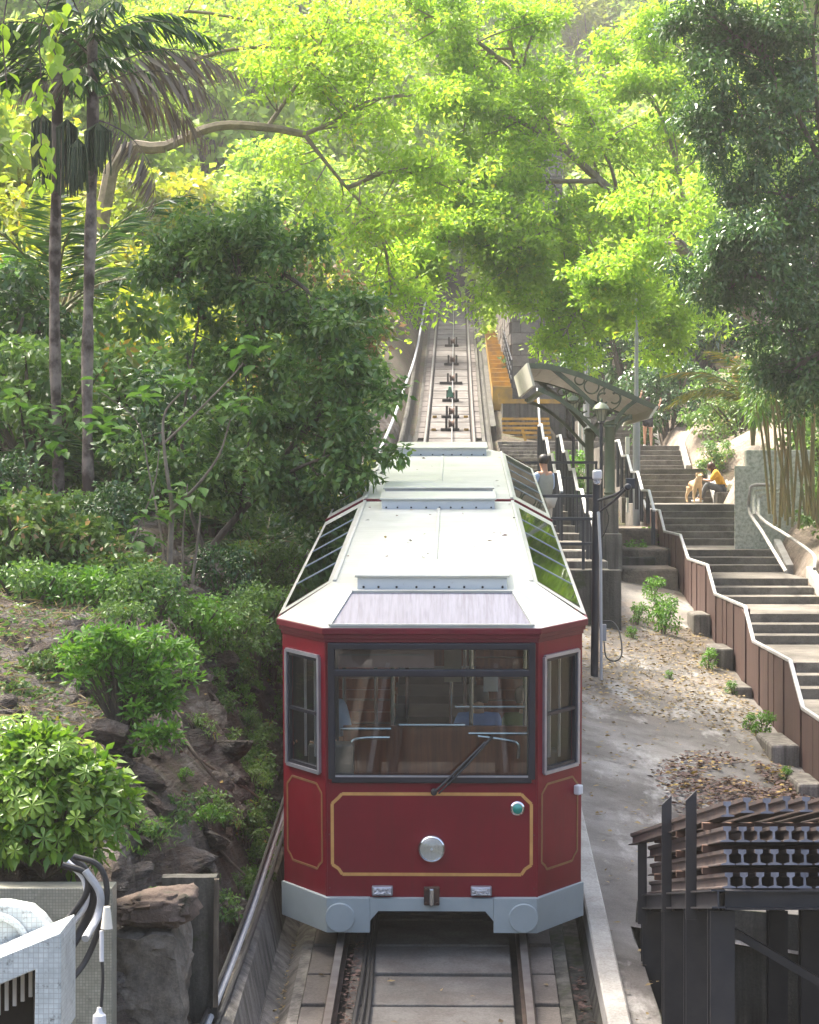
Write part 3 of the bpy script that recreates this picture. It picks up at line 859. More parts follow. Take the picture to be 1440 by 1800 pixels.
# ---- brown boarded fence with pale zigzag top rail
fence = empty('boarded_fence', T(4.61, 25, 0), 'brown boarded fence with pale zigzag top rail beside the stairs', 'fence')
FT = [(24.0, 2.72), (24.5, 2.74), (25.5, 3.20), (28.9, 3.22), (30.0, 3.74), (33.7, 3.75), (34.7, 4.21), (38.7, 4.22), (39.9, 4.67), (43.2, 4.68), (44.7, 5.10), (48.1, 5.11), (49.3, 5.54), (52.7, 5.55), (53.5, 5.74)]
fty = [p[0] for p in FT]; ftz = [p[1] for p in FT]
y = 24.0
k = 0
while y < 52.6:
    y2 = y + 0.5 - 0.012
    du = 0.012 * math.sin(k * 2.3)
    za, zb = np.interp(y, fty, ftz) - 0.03, np.interp(y2, fty, ftz) - 0.03
    ba, bb = [min(float(stair_z(t)) - 0.10, apron_z(4.6, t) + 0.02) - 0.10 for t in (y, y2)]
    poly = [(float(cx(y)) + 4.60 + du, y, ba), (float(cx(y2)) + 4.60 + du, y2, bb), (float(cx(y2)) + 4.60 + du, y2, zb), (float(cx(y)) + 4.60 + du, y, za)]
    mb = MB(); mb.prism(poly, (0.028, 0, 0)); mb.build('board', M['plank'], fence)
    y += 0.5; k += 1
pts = [(float(cx(a)) + 4.615, a, b) for a, b in FT]
mb = MB()
for a, b in zip(pts[:-1], pts[1:]):
    mb.beam(a, b, 0.055, 0.045)
mb.build('top_rail', M['fence_rail'], fence, bevel=0.008)
for a, b in FT[::2]:
    mb = MB(); mb.box((float(cx(a)) + 4.665, a, b - 0.55), (0.05, 0.05, 1.04)); mb.build('post', M['plank'], fence)
# rough concrete blocks below the fence, on the apron side
for i, (Y, L, w, h) in enumerate(((25.2, 1.0, 0.24, 0.12), (27.6, 1.1, 0.30, 0.20), (29.7, 1.5, 0.36, 0.26), (34.2, 1.3, 0.26, 0.14), (36.4, 1.2, 0.32, 0.32), (39.6, 1.1, 0.30, 0.36))):
    zb = apron_z(4.4, Y - L / 2)
    mb = MB(); mb.box((float(cx(Y)) + 4.58 - w / 2, Y, zb + h / 2 - 0.1), (w, L, h + 0.2), RZ)
    o = mb.build('concrete_block', M['conc'], origin=(float(cx(Y)) + 4.58 - w / 2, Y, zb), bevel=0.04)
    tag(o, 'weathered concrete block at the foot of the brown fence', 'block', 'concrete blocks below the fence')

# ---- stepped platform right of the track, beyond the tram
plat = empty('platform', T(2, 38, 0)); tag(plat, 'stepped concrete station platform right of the track', None, None, 'structure')
y, z = 38.0, 4.62
n = 24
PLAT = []
for k in range(n):
    y2 = y + 1.6
    slab_step('platform_step', y, y2, z, plat, 1.58, 2.85 if k < 4 else 3.45, 0.75, M['conc'] if k % 3 else M['step'])
    PLAT.append((y, y2, z))
    y = y2 - 0.002; z += 0.128
def plat_z(Y):
    for a, b, c in PLAT:
        if a <= Y < b: return c
    return PLAT[-1][2]
mb = MB(); mb.box2((float(cx(38)) + 2.02, 37.78, 3.6), (float(cx(38)) + 2.95, 37.99, 4.66))
tag(mb.build('platform_end_wall', M['darkconc'], origin=(float(cx(38)) + 2.5, 37.9, 3.6), bevel=0.02), 'dark stained end wall of the station platform behind the black pole', 'wall')
# wide landing at the top of the platform and the yellow edged flights
top = PLAT[-1][2]
slab_step('platform_landing', y, 82.5, top + 0.05, plat, 1.58, 4.9, 0.9, M['step'])
for k in range(5):
    ya = 77.4 + 0.42 * k
    o = slab_step('platform_step', ya, 82.6, top + 0.05 + 0.17 * (k + 1), plat, 1.80, 3.45, 0.2 + 0.1, M['conc'])
    mb = MB(); mb.box((float(cx(ya)) + 2.62, ya + 0.004, top + 0.05 + 0.17 * (k + 1) - 0.022), (1.65, 0.10, 0.09), RZ)
    mb.build('yellow_nosing', M['yellow'], plat)
zt = top + 0.05 + 0.85
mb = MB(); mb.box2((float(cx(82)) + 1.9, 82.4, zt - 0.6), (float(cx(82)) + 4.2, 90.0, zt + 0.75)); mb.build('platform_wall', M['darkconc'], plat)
mb = MB(); mb.box2((float(cx(82)) + 1.75, 82.36, zt + 0.64), (float(cx(82)) + 4.0, 82.42, zt + 0.80)); mb.build('yellow_nosing', M['yellow'], plat)
for k in range(15):
    ya = 84.5 + 1.5 * k
    slab_step('platform_step', ya, ya + 1.52, float(tz(ya)) + 0.62 + 0.02 * (k % 2), plat, 1.56, 2.30 - 0.012 * k, 0.9, M['yellow'])

# ---- stone abutment wall right of the upper track
sw = empty('stone_wall', T(2.9, 92, 0), 'tall dark stone block wall beside the yellow steps of the upper track', 'wall')
x0, x1 = 2.35, 4.35
zb = float(tz(90)) - 0.6
mb = MB(); mb.box2((float(cx(92)) + x0 + 0.04, 89.54, zb), (float(cx(92)) + x1 - 0.04, 106, zb + 9.6)); mb.build('wall_core', M['gap'], sw)
proto = {}
rr = random.Random(3)
for row in range(22):
    zz = zb + 0.44 * row
    # front face
    xx = x0 + (0.0 if row % 2 else -0.35)
    while xx < x1:
        a, b = max(xx, x0), min(xx + 0.70, x1)
        if b - a > 0.1:
            mb = MB(); mb.box((float(cx(92)) + (a + b) / 2, 89.5 + rr.uniform(-.02, .02), zz + 0.22), (b - a - 0.02, 0.14, 0.42)); mb.build('stone_block', M['stone'], sw)
        xx += 0.70
    yy = 89.6 + (0.0 if row % 2 else 0.6)
    while yy < 104 and row < 20:
        mb = MB(); mb.box((float(cx(92)) + x0 + rr.uniform(-.02, .02), yy + 0.62, zz + 0.22), (0.14, 1.2, 0.42)); mb.build('stone_block', M['stone'], sw)
        yy += 1.24
# ------------------------------------------------------------------ the tram, in its own frame: x right, y up the track, z up from the rail heads
tram = empty('funicular_tram', (0, 0, 0), 'red funicular tram with pale roof, two coupled cars, standing on the track', 'tram')
yv = Vector((YAW, 1.0, 0.1)).normalized()
xv = Vector((1, -YAW, 0)).normalized()
xv = (xv - yv * xv.dot(yv)).normalized()
zv = xv.cross(yv)
TO = T(0.0, 19.65, 0.062)
tram.matrix_world = Matrix(((xv.x, yv.x, zv.x, TO.x), (xv.y, yv.y, zv.y, TO.y), (xv.z, yv.z, zv.z, TO.z), (0, 0, 0, 1)))
def tp(mb, name, mat, parent=None, bevel=0.0, smooth=False):
    return mb.build(name, mat, parent or tram, local=True, bevel=bevel, smooth=smooth)

HF, HS, CD = 0.905, 1.31, 0.50          # half width of the front, of the body, depth of the corner
ZB, ZT = 0.40, 2.62
L1, L2 = 7.85, 15.9
# ---- panels in a plane: origin, direction along, width, height, with a window hole
def framed_panel(o, du, w, z0, z1, hole, th, nrm):
    """four boards around the hole (x0, x1, z0, z1), thickness th behind the plane"""
    mb = MB()
    o, du, nrm = Vector(o), Vector(du).normalized(), Vector(nrm).normalized()
    def slab(a, b, c, d):
        p = [o + du * a + Vector((0, 0, c)), o + du * b + Vector((0, 0, c)), o + du * b + Vector((0, 0, d)), o + du * a + Vector((0, 0, d))]
        mb.prism(p, -nrm * th)
    hx0, hx1, hz0, hz1 = hole
    slab(0, w, z0, hz0); slab(0, w, hz1, z1)
    slab(0, hx0, hz0, hz1); slab(hx1, w, hz0, hz1)
    return mb
# front
WX, WZ0, WZ1 = 0.855, 1.44, 2.645
mb = framed_panel((-HF, 0, 0), (1, 0, 0), 2 * HF, ZB, ZT, (HF - WX + 0.02, HF + WX - 0.02, WZ0 + 0.02, ZT - 0.005), 0.05, (0, -1, 0))
front = tp(mb, 'front_panel', M['red'])
cl = math.hypot(HS - HF, CD)
sides = {}
for sgn in (-1, 1):
    du = Vector((sgn * (HS - HF), CD, 0)).normalized()
    nr = Vector((sgn * CD, -(HS - HF), 0)).normalized()
    o0 = Vector((sgn * HF, 0, 0))
    mb = framed_panel(o0, du, cl, ZB, ZT, (0.10, cl - 0.09, 1.49, 2.47), 0.045, nr)
    cpn = tp(mb, 'corner_panel', M['red'])
    # window frame and pane in the corner
    mb = MB()
    a0, a1, z0, z1 = 0.085, cl - 0.075, 1.475, 2.485
    P = lambda a, z: o0 + du * a + nr * 0.012 + Vector((0, 0, z))
    for p, q in ((P(a0, z0), P(a1, z0)), (P(a1, z0), P(a1, z1)), (P(a1, z1), P(a0, z1)), (P(a0, z1), P(a0, z0))):
        mb.beam(p, q, 0.03, 0.028, nr)
    wf = tp(mb, 'corner_window', M['silver'])
    mb = MB()
    P2 = lambda a, z: o0 + du * a - nr * 0.004 + Vector((0, 0, z))
    for p, q in ((P2(a0 + .03, z0 + .02), P2(a0 + .03, z1 - .02)), (P2(a1 - .03, z0 + .02), P2(a1 - .03, z1 - .02)), (P2(a0 + .03, z0 + .03), P2(a1 - .03, z0 + .03)), (P2(a0 + .03, z1 - .03), P2(a1 - .03, z1 - .03)), (P2(a0 + .03, 1.98), P2(a1 - .03, 1.98))):
        mb.beam(p, q, 0.028, 0.03, nr)
    tp(mb, 'inner_frame', M['frame'], wf)
    mb = MB(); mb.add([o0 + du * (a0 + .01) - nr * 0.022 + Vector((0, 0, z0)), o0 + du * (a1 - .01) - nr * 0.022 + Vector((0, 0, z0)), o0 + du * (a1 - .01) - nr * 0.022 + Vector((0, 0, z1)), o0 + du * (a0 + .01) - nr * 0.022 + Vector((0, 0, z1))], [(0, 1, 2, 3)])
    tp(mb, 'pane', M['glass'], wf)
    # gold line on the corner
    mb = MB()
    c_ = 0.075
    g0, g1, h0, h1 = 0.065, cl - 0.06, 0.62, 1.37
    pl = [(g0 + c_, h0), (g1 - c_, h0), (g1 - c_ * .6, h0 + c_ * .55), (g1, h0 + c_), (g1, h1 - c_), (g1 - c_ * .6, h1 - c_ * .45), (g1 - c_, h1), (g0 + c_, h1), (g0 + c_ * .6, h1 - c_ * .45), (g0, h1 - c_), (g0, h0 + c_), (g0 + c_ * .6, h0 + c_ * .55)]
    P3 = lambda a, z: o0 + du * a + nr * 0.002 + Vector((0, 0, z))
    for i in range(len(pl)):
        p, q = P3(*pl[i]), P3(*pl[(i + 1) % len(pl)])
        mb.beam(p, q, 0.019, 0.004, nr)
    tp(mb, 'gold_line', M['dullgold'])
# gold line on the front
mb = MB()
c_ = 0.085
g0, g1, h0, h1 = -0.855, 0.855, 0.60, 1.305
pl = [(g0 + c_, h0), (g1 - c_, h0), (g1 - c_ * .62, h0 + c_ * .58), (g1, h0 + c_), (g1, h1 - c_), (g1 - c_ * .62, h1 - c_ * .42), (g1 - c_, h1), (g0 + c_, h1), (g0 + c_ * .62, h1 - c_ * .42), (g0, h1 - c_), (g0, h0 + c_), (g0 + c_ * .62, h0 + c_ * .58)]
for i in range(len(pl)):
    a, b = pl[i], pl[(i + 1) % len(pl)]
    mb.beam((a[0], -0.002, a[1]), (b[0], -0.002, b[1]), 0.027, 0.004, (0, 1, 0))
tp(mb, 'gold_line', M['gold'])
# windscreen
mb = MB()
for p, q, w in (((-WX, WZ0), (WX, WZ0), 0.065), ((-WX, ZT - 0.03), (WX, ZT - 0.03), 0.055), ((-WX, WZ0), (-WX, ZT), 0.06), ((WX, WZ0), (WX, ZT), 0.06), ((-WX, 2.36), (WX, 2.36), 0.06)):
    mb.beam((p[0], -0.015, p[1]), (q[0], -0.015, q[1]), w, 0.05, (0, 1, 0))
ws = tp(mb, 'windscreen', M['frame'], bevel=0.008)
mb = MB(); mb.add([(-WX, 0.012, WZ0), (WX, 0.012, WZ0), (WX, 0.012, 2.36), (-WX, 0.012, 2.36)], [(0, 1, 2, 3)]); tp(mb, 'pane', M['glass'], ws)
mb = MB(); mb.add([(-WX, 0.012, 2.37), (WX, 0.012, 2.37), (WX, 0.012, ZT), (-WX, 0.012, ZT)], [(0, 1, 2, 3)]); tp(mb, 'upper_pane', M['glass'], ws)
mb = MB(); mb.box2((-0.80, 0.045, 2.395), (-0.06, 0.10, 2.60)); mb.box2((-0.06, 0.05, 2.395), (0.02, 0.09, 2.60)); tp(mb, 'sign_box', plain('sign_box_brown', (0.13, 0.075, 0.065), rough=0.6), ws)
mb = MB(); mb.box2((-0.80, 0.04, 2.50), (-0.06, 0.046, 2.512)); tp(mb, 'sign_slot', M['interior'], ws)
mb = MB(); mb.beam((-WX + .03, -0.042, WZ0 + .028), (WX - .03, -0.042, WZ0 + .028), 0.014, 0.010, (0, 1, 0)); tp(mb, 'sill_strip', M['silver'], ws)
# wiper
mb = MB(); mb.lathe((0.02, -0.02, 1.335), [(0.028, 0), (0.028, 0.05), (0.018, 0.06)], 12, Matrix.Rotation(R(90), 3, 'X'))
mb.tube([(0.02, -0.07, 1.335), (0.09, -0.075, 1.40), (0.28, -0.07, 1.59), (0.46, -0.055, 1.77)], 0.012, 6)
mb.tube([(0.06, -0.07, 1.325), (0.30, -0.075, 1.57), (0.50, -0.06, 1.80)], 0.008, 6)
wp = tp(mb, 'wiper', M['black'])
mb = MB(); mb.beam((0.14, -0.052, 1.40), (0.52, -0.052, 1.82), 0.022, 0.025, (0, 1, 0)); tp(mb, 'wiper_blade', M['rubber'], wp)
M['headglass'] = glassmat('headlamp_glass', (0.86, 0.9, 0.92), 0.05, 1.5, 0.05)
# headlamp
MX = Matrix.Rotation(R(90), 3, 'X')
mb = MB(); mb.lathe((0, 0, 0.835), [(0.122, 0.0), (0.124, 0.03), (0.118, 0.055), (0.104, 0.066), (0.100, 0.055)], 32, MX); hl = tp(mb, 'headlight', M['chrome'], smooth=True)
mb = MB(); mb.lathe((0, 0, 0.835), [(0.103, 0.052), (0.085, 0.036), (0.06, 0.018), (0.03, 0.008), (0.004, 0.006)], 32, MX); tp(mb, 'reflector', M['lens'], hl, smooth=True)
mb = MB(); mb.lathe((0, 0, 0.835), [(0.022, 0.006), (0.022, 0.04), (0.012, 0.055), (0.003, 0.058)], 12, MX); tp(mb, 'bulb', M['whiteplastic'], hl, smooth=True)
mb = MB(); mb.lathe((0, 0, 0.835), [(0.103, 0.056), (0.094, 0.072), (0.070, 0.086), (0.036, 0.095), (0.004, 0.097)], 32, MX); tp(mb, 'lens', M['headglass'], hl, smooth=True)
for i in range(5):
    x = -0.06 + 0.03 * i
    mb = MB(); mb.beam((x, -0.07, .835 - math.sqrt(.0081 - x * x)), (x, -0.07, .835 + math.sqrt(.0081 - x * x)), .005, .004, (0, 1, 0)); tp(mb, 'lens_rib', M['headglass'], hl)
# green lamp and small lamp
mb = MB(); mb.lathe((0.735, 0, 1.185), [(0.062, 0.0), (0.062, 0.02), (0.05, 0.03)], 20, MX); gl = tp(mb, 'green_lamp', M['chrome'], smooth=True)
mb = MB(); mb.lathe((0.735, 0, 1.185), [(0.047, 0.02), (0.042, 0.045), (0.022, 0.058), (0.003, 0.06)], 20, MX); tp(mb, 'lens', M['green_lens'], gl, smooth=True)
du = Vector(((HS - HF), CD, 0)).normalized(); nr = Vector((CD, -(HS - HF), 0)).normalized()
c0 = Vector((HF, 0, 0)) + du * (cl - 0.085) + nr * 0.03 + Vector((0, 0, 1.25))
mb = MB(); mb.box(c0, (0.07, 0.06, 0.085), math.atan2(du.y, du.x)); tp(mb, 'marker_lamp', M['whiteplastic'], bevel=0.012)
# fog lamps and coupling latch
for x in (-0.425, 0.425):
    mb = MB(); mb.box((x, -0.03, 0.465), (0.18, 0.06, 0.082)); fl = tp(mb, 'fog_lamp', M['silver'], bevel=0.01)
    mb = MB(); mb.box((x, -0.062, 0.465), (0.155, 0.01, 0.06)); tp(mb, 'lens', M['lens'], fl, bevel=0.008)
mb = MB(); mb.box((0, -0.07, 0.43), (0.135, 0.03, 0.165)); lt = tp(mb, 'coupling_plate', M['rust'], bevel=0.01)
mb = MB(); mb.box((0, -0.10, 0.43), (0.04, 0.05, 0.15)); tp(mb, 'latch', M['steel'], lt, bevel=0.01)
for dx, dz in ((-.05, .06), (.05, .06), (-.05, -.06), (.05, -.06)):
    mb = MB(); mb.lathe((dx, -0.083, 0.43 + dz), [(0.013, 0), (0.011, 0.012)], 8, MX); tp(mb, 'bolt', M['rust'], lt)
# bumper
mb = MB()
mb.box2((-0.53, -0.05, 0.29), (0.53, 0.06, 0.40))
for s in (-1, 1):
    mb.prism([(s * 0.53, -0.05, 0.29), (s * 0.46, -0.05, 0.29), (s * 0.48, -0.05, 0.265), (s * 0.53, -0.05, 0.205)], (0, 0.1, 0))
bp = tp(mb, 'bumper', M['bumper'])
for s in (-1, 1):
    a, b = Vector((s * 0.532, -0.055, 0)), Vector((s * 0.905, -0.055, 0))
    c_ = Vector((s * 1.335, CD - 0.01, 0))
    mb = MB()
    top = [a, b, c_, c_ + Vector((-s * 0.07, 0.02, 0)), b + Vector((-s * 0.02, 0.08, 0)), a + Vector((0, 0.08, 0))]
    zlo = [0.10, 0.10, 0.10, 0.10, 0.10, 0.10]
    vs = [p + Vector((0, 0, z)) for p, z in zip(top, zlo)] + [p + Vector((0, 0, 0.405)) for p in top]
    fs = [(0, 1, 4, 5), (1, 2, 3, 4), (6, 11, 10, 7), (7, 10, 9, 8)] + [(i, (i + 1) % 6, (i + 1) % 6 + 6, i + 6) for i in range(6)]
    mb.add(vs, fs)
    tp(mb, 'bumper_end', M['bumper'], bp, bevel=0.004)
    mb = MB(); mb.lathe((s * 0.79, -0.05, 0.235), [(0.128, 0.0), (0.128, 0.022), (0.122, 0.028)], 32, MX); tp(mb, 'buffer', M['bumper'], bp, smooth=True)
# cornice
def outline(grow, y1, front=True, back=True):
    g = grow
    if front:
        return [(-HF - g * .5, -g), (HF + g * .5, -g), (HS + g, CD - g * .4), (HS + g, y1), (-HS - g, y1), (-HS - g, CD - g * .4)]
mb = MB()
for g, z0, z1 in ((0.012, ZT, ZT + 0.035), (0.03, ZT + 0.035, ZT + 0.075), (0.05, ZT + 0.075, ZT + 0.13)):
    mb.prism([(x, y, z0) for x, y in outline(g, L1)], (0, 0, z1 - z0))
tp(mb, 'cornice', M['maroon'], bevel=0.006)
ZC, ZR = ZT + 0.132, 3.0        # top of the cornice, roof plane
# roof of the front car
fx, fy, sx, sy = 0.71, 0.36, 0.90, 1.02
g = 0.045
E = [(-HF - g * .5, -g), (HF + g * .5, -g), (HS + g, CD), (HS + g, L1), (-HS - g, L1), (-HS - g, CD)]
I_ = [(-fx, fy), (fx, fy), (sx, sy), (sx, L1), (-sx, L1), (-sx, sy)]
mb = MB()
b = [Vector((x, y, ZC)) for x, y in E]; t = [Vector((x, y, ZR)) for x, y in I_]
mb.add(t, [(0, 1, 2, 5), (5, 2, 3, 4)])
mb.add(b + t, [(0, 1, 7, 6), (1, 2, 8, 7), (5, 0, 6, 11), (3, 4, 10, 9)])
# slanting sides: frame strips around the glass
def side_strip(mb, y0, y1, f0, f1, half_in, half_out, off=0.0):
    for s in (-1, 1):
        p = lambda f, y: Vector((s * (half_in + (half_out - half_in) * f), y, ZR + (ZC - ZR) * f + off))
        mb.add([p(f0, y0), p(f0, y1), p(f1, y1), p(f1, y0)], [(0, 1, 2, 3)])
HO = HS + g
side_strip(mb, sy, L1, 0.0, 0.10, sx, HO)
side_strip(mb, CD + .2, L1, 0.92, 1.0, sx, HO)
for s in (-1, 1):
    p = lambda f, y: Vector((s * (sx + (HO - sx) * f), y, ZR + (ZC - ZR) * f))
    mb.add([p(0.10, sy), p(0.10, sy + .18), p(.92, 0.95), p(1, CD), p(.92, CD + .2)], [(0, 1, 2, 4), (4, 2, 3)] if False else [(0, 1, 2, 4)])
    mb.add([p(0.10, 7.35), p(0.10, L1), p(.92, L1), p(.92, 7.35)], [(0, 1, 2, 3)])
roof = tp(mb, 'roof', M['roof'])
def roof_glass(y0, y1, n):
    for s in (-1, 1):
        p = lambda f, y, o=0.0: Vector((s * (sx + (HO - sx) * f), y, ZR + (ZC - ZR) * f + o))
        for i in range(n):
            ya, yb = y0 + (y1 - y0) * i / n + 0.02, y0 + (y1 - y0) * (i + 1) / n - 0.02
            yo = 0.22 if (i == 0 and y0 < 2) else 0.0
            mb = MB(); mb.add([p(.10, ya, .004), p(.10, yb, .004), p(.92, yb, .004), p(.92, ya - yo, .004)], [(0, 1, 2, 3)])
            pn = tp(mb, 'roof_pane', M['roofglass'])
        for i in range(1, n):
            ya = y0 + (y1 - y0) * i / n
            mb = MB(); mb.beam(p(.09, ya, .006), p(.93, ya, .006), 0.016, 0.010); tp(mb, 'glazing_bar', M['bumper'])
roof_glass(1.2, 7.35, 5)
# lilac skylight panel on the front slope
q = lambda a, f, o=0.0: Vector((a * (HF + g * .5 + (fx - HF - g * .5) * f), -g + (fy + g) * f, ZC + (ZR - ZC) * f + o))
mb = MB(); mb.add([q(-.93, .05, .008), q(.93, .05, .008), q(.965, .97, .008), q(-.965, .97, .008)], [(0, 1, 2, 3)]); sk = tp(mb, 'skylight', M['panel'])
mb = MB()
for a_, b_ in ((q(-.94, .04, .012), q(.94, .04, .012)), (q(.94, .04, .012), q(.98, .98, .012)), (q(.98, .98, .012), q(-.98, .98, .012)), (q(-.98, .98, .012), q(-.94, .04, .012))):
    mb.beam(a_, b_, 0.028, 0.02)
tp(mb, 'skylight_frame', M['roof'], sk)
# seams, edge beads and hatches
for y0, y1 in ((1.05, L1 - 0.7),):
    mb = MB(); mb.beam((0.01, y0 + .9, ZR + 0.008), (0.01, y1, ZR + 0.008), 0.035, 0.018); tp(mb, 'roof_seam', M['roof'], bevel=0.005)
for s in (-1, 1):
    mb = MB(); mb.beam((s * (sx - .02), sy, ZR + 0.008), (s * (sx - .02), L1, ZR + 0.008), 0.035, 0.02); tp(mb, 'roof_edge', M['roof'], bevel=0.005)
def hatch(y0, y1, z, h=0.105):
    mb = MB(); mb.box2((-0.655, y0 + .03, z - .02), (0.655, y1, z + h)); hh = tp(mb, 'roof_hatch', M['hatch'], bevel=0.008)
    mb = MB(); mb.box2((-0.675, y0, z + h), (0.675, y1 + .02, z + h + 0.022)); tp(mb, 'lid', M['roof'], hh, bevel=0.006)
    for i in range(9):
        x = -0.6 + 1.2 * i / 8 + 0.02 * math.sin(i * 5.0)
        mb = MB(); mb.lathe((x, y0 + .03, z + 0.018), [(0.011, 0.0), (0.009, 0.012)], 8, MX); tp(mb, 'bolt', M['under'], hh)
hatch(0.52, 1.55, ZR)
hatch(7.0, 7.80, ZR)
# side walls, windows and floor of the front car
def side_wall(y0, y1, n):
    for s in (-1, 1):
        mb = MB(); mb.box2((s * (HS - .05), y0, ZB), (s * HS, y1, 1.45)); tp(mb, 'side_panel', M['red'])
        mb = MB(); mb.box2((s * (HS - .05), y0, 2.45), (s * HS, y1, ZT)); tp(mb, 'header_panel', M['red'])
        for i in range(n + 1):
            yy = y0 + (y1 - y0) * i / n
            mb = MB(); mb.box2((s * (HS - .05), max(y0, yy - .05), 1.45), (s * (HS - .001), min(y1, yy + .05), 2.45)); tp(mb, 'window_pillar', M['red'])
        for i in range(n):
            ya, yb = y0 + (y1 - y0) * i / n + .05, y0 + (y1 - y0) * (i + 1) / n - .05
            mb = MB(); mb.add([(s * (HS - .025), ya, 1.45), (s * (HS - .025), yb, 1.45), (s * (HS - .025), yb, 2.45), (s * (HS - .025), ya, 2.45)], [(0, 1, 2, 3)]); tp(mb, 'side_pane', M['glass'])
side_wall(CD + 0.005, L1, 6)
mb = MB(); mb.prism([(x * .97, y + .05, 0.42) for x, y in outline(0, L1 - .06)], (0, 0, 0.10)); tp(mb, 'floor', M['interior'])
mb = MB(); mb.box2((-HS + .06, L1 - .05, .5), (HS - .06, L1 - .005, 1.45)); mb.box2((-HS + .06, L1 - .05, 1.45), (-.6, L1 - .005, 2.6)); mb.box2((.6, L1 - .05, 1.45), (HS - .06, L1 - .005, 2.6)); tp(mb, 'rear_wall', M['wood'])
# underframe and wheels
mb = MB(); mb.box2((-0.98, 0.35, 0.14), (0.98, L1 - .1, 0.395)); mb.box2((-0.98, L1 + .4, 0.14), (0.98, L2 - .1, 0.395)); mb.box2((-0.2, L1 - .1, .2), (.2, L1 + .4, .36)); tp(mb, 'underframe', M['under'])
mb = MB(); mb.box2((-0.62, 0.8, 0.03), (0.62, 0.86, 0.30)); mb.box2((-0.95, 0.9, 0.02), (-0.70, 2.6, 0.2)); mb.box2((0.70, 0.9, 0.02), (0.95, 2.6, 0.2)); tp(mb, 'bogie', M['under'])
for yw in (1.5, 2.6, 5.9, 7.0, 9.3, 10.4, 13.5, 14.6):
    for s in (-1, 1):
        mb = MB(); mb.lathe((s * 0.79 - 0.05, yw, 0.30), [(0.30, 0.0), (0.30, 0.09), (0.25, 0.10)], 24, Matrix.Rotation(R(90), 3, 'Y')); tp(mb, 'wheel', M['rust'], smooth=True)
# interior: wooden partition, rails, poles, benches
mb = MB(); mb.box2((-0.80, 0.85, 0.5), (0.84, 0.89, 1.72)); pt = tp(mb, 'partition', M['wood'])
for x0, x1, z in ((-0.82, -0.37, 1.70), (-0.30, 0.29, 1.735), (0.32, 0.84, 1.66)):
    mb = MB(); mb.tube([(x0, 0.83, z), (x1, 0.83, z)], 0.014, 8); tp(mb, 'partition_rail', M['steel'], pt, smooth=True)
for x, yy, z1 in ((-0.36, 0.95, 2.6), (0.345, 0.95, 2.6), (-0.55, 2.1, 2.6), (0.16, 2.5, 2.6), (-0.84, 1.9, 2.6), (0.84, 1.4, 2.6), (-0.30, 4.2, 2.6), (0.3, 4.2, 2.6)):
    mb = MB(); mb.tube([(x, yy, 0.5), (x, yy, z1)], 0.019, 8); tp(mb, 'grab_pole', M['steel'], smooth=True)
mb = MB(); mb.tube(smooth_path([(-0.72, 0.72, 1.46), (-0.72, 0.72, 1.60), (-0.62, 0.72, 1.64), (-0.38, 0.72, 1.645)], 5), 0.014, 8); tp(mb, 'cab_handle', M['steel'], smooth=True)
mb = MB(); mb.tube(smooth_path([(0.76, 0.72, 1.46), (0.76, 0.72, 1.58), (0.68, 0.72, 1.62), (0.40, 0.72, 1.66)], 5), 0.014, 8); tp(mb, 'cab_handle', M['steel'], smooth=True)
mb = MB(); mb.tube([(0.20, 0.98, 1.87), (0.84, 0.98, 1.87)], 0.014, 8); tp(mb, 'grab_rail', M['steel'], smooth=True)
for i in range(8):
    yy = 1.7 + 0.72 * i
    zf = 0.5 + 0.085 * i
    for s in (-1, 1):
        mb = MB(); mb.box2((s * 0.42, yy, zf + 0.38), (s * 1.2, yy + .42, zf + 0.45)); bn = tp(mb, 'bench', M['wood'])
        for q_ in range(4):
            mb = MB(); mb.box2((s * 0.42, yy + .44, zf + 0.50 + .13 * q_), (s * 1.2, yy + .465, zf + 0.60 + .13 * q_)); tp(mb, 'bench_slat', M['wood'], bn)
        mb = MB(); mb.tube([(s * 0.42, yy + .45, zf + .98), (s * 1.2, yy + .45, zf + .98)], 0.013, 6); tp(mb, 'bench_rail', M['steel'], bn)
        mb = MB(); mb.box2((s * 0.44, yy + .05, zf), (s * 0.47, yy + .40, zf + .38)); tp(mb, 'bench_side', M['interior'], bn)
mb = MB()
for i in range(8):
    mb.box2((-1.2, 1.6 + .72 * i, 0.5), (1.2, 1.6 + .72 * (i + 1), 0.505 + .085 * i))
tp(mb, 'stepped_floor', M['interior'])
mb = MB(); mb.box2((0.10, 1.60, 1.98), (0.26, 1.62, 2.32)); tp(mb, 'notice', M['cream'])
mb = MB(); mb.box2((0.46, 1.30, 1.95), (0.59, 1.32, 2.12)); tp(mb, 'paper', M['whiteplastic'])
mb = MB(); mb.box2((-1.22, .8, 2.56), (1.22, L1 - .06, 2.60)); tp(mb, 'ceiling', M['cream'])
mb = MB(); mb.lathe((0.03, 1.2, 2.50), [(0.03, 0), (0.03, 0.04), (.02, .06)], 12); tp(mb, 'ceiling_lamp', M['whiteplastic'], smooth=True)
mb = MB(); mb.box2((-1.10, 0.62, 0.5), (-0.70, 0.80, 1.60)); mb.box2((0.86, 0.62, 0.5), (1.10, 0.80, 1.55)); tp(mb, 'control_desk', M['interior'], bevel=0.02)
for s in (-1, 1):
    mb = MB(); mb.box2((s * .84, .86, .5), (s * 1.25, .90, 2.56)); tp(mb, 'cab_screen', M['black'])  # black sheet added behind the corner window, standing in for the dim interior
    mb = MB(); mb.tube([(s * 1.02, .6, 1.5), (s * 1.02, .6, 2.56)], .025, 8); mb.tube([(s * 1.12, .62, 1.5), (s * 1.12, .62, 2.56)], .012, 8); tp(mb, 'cab_post', M['silver'])

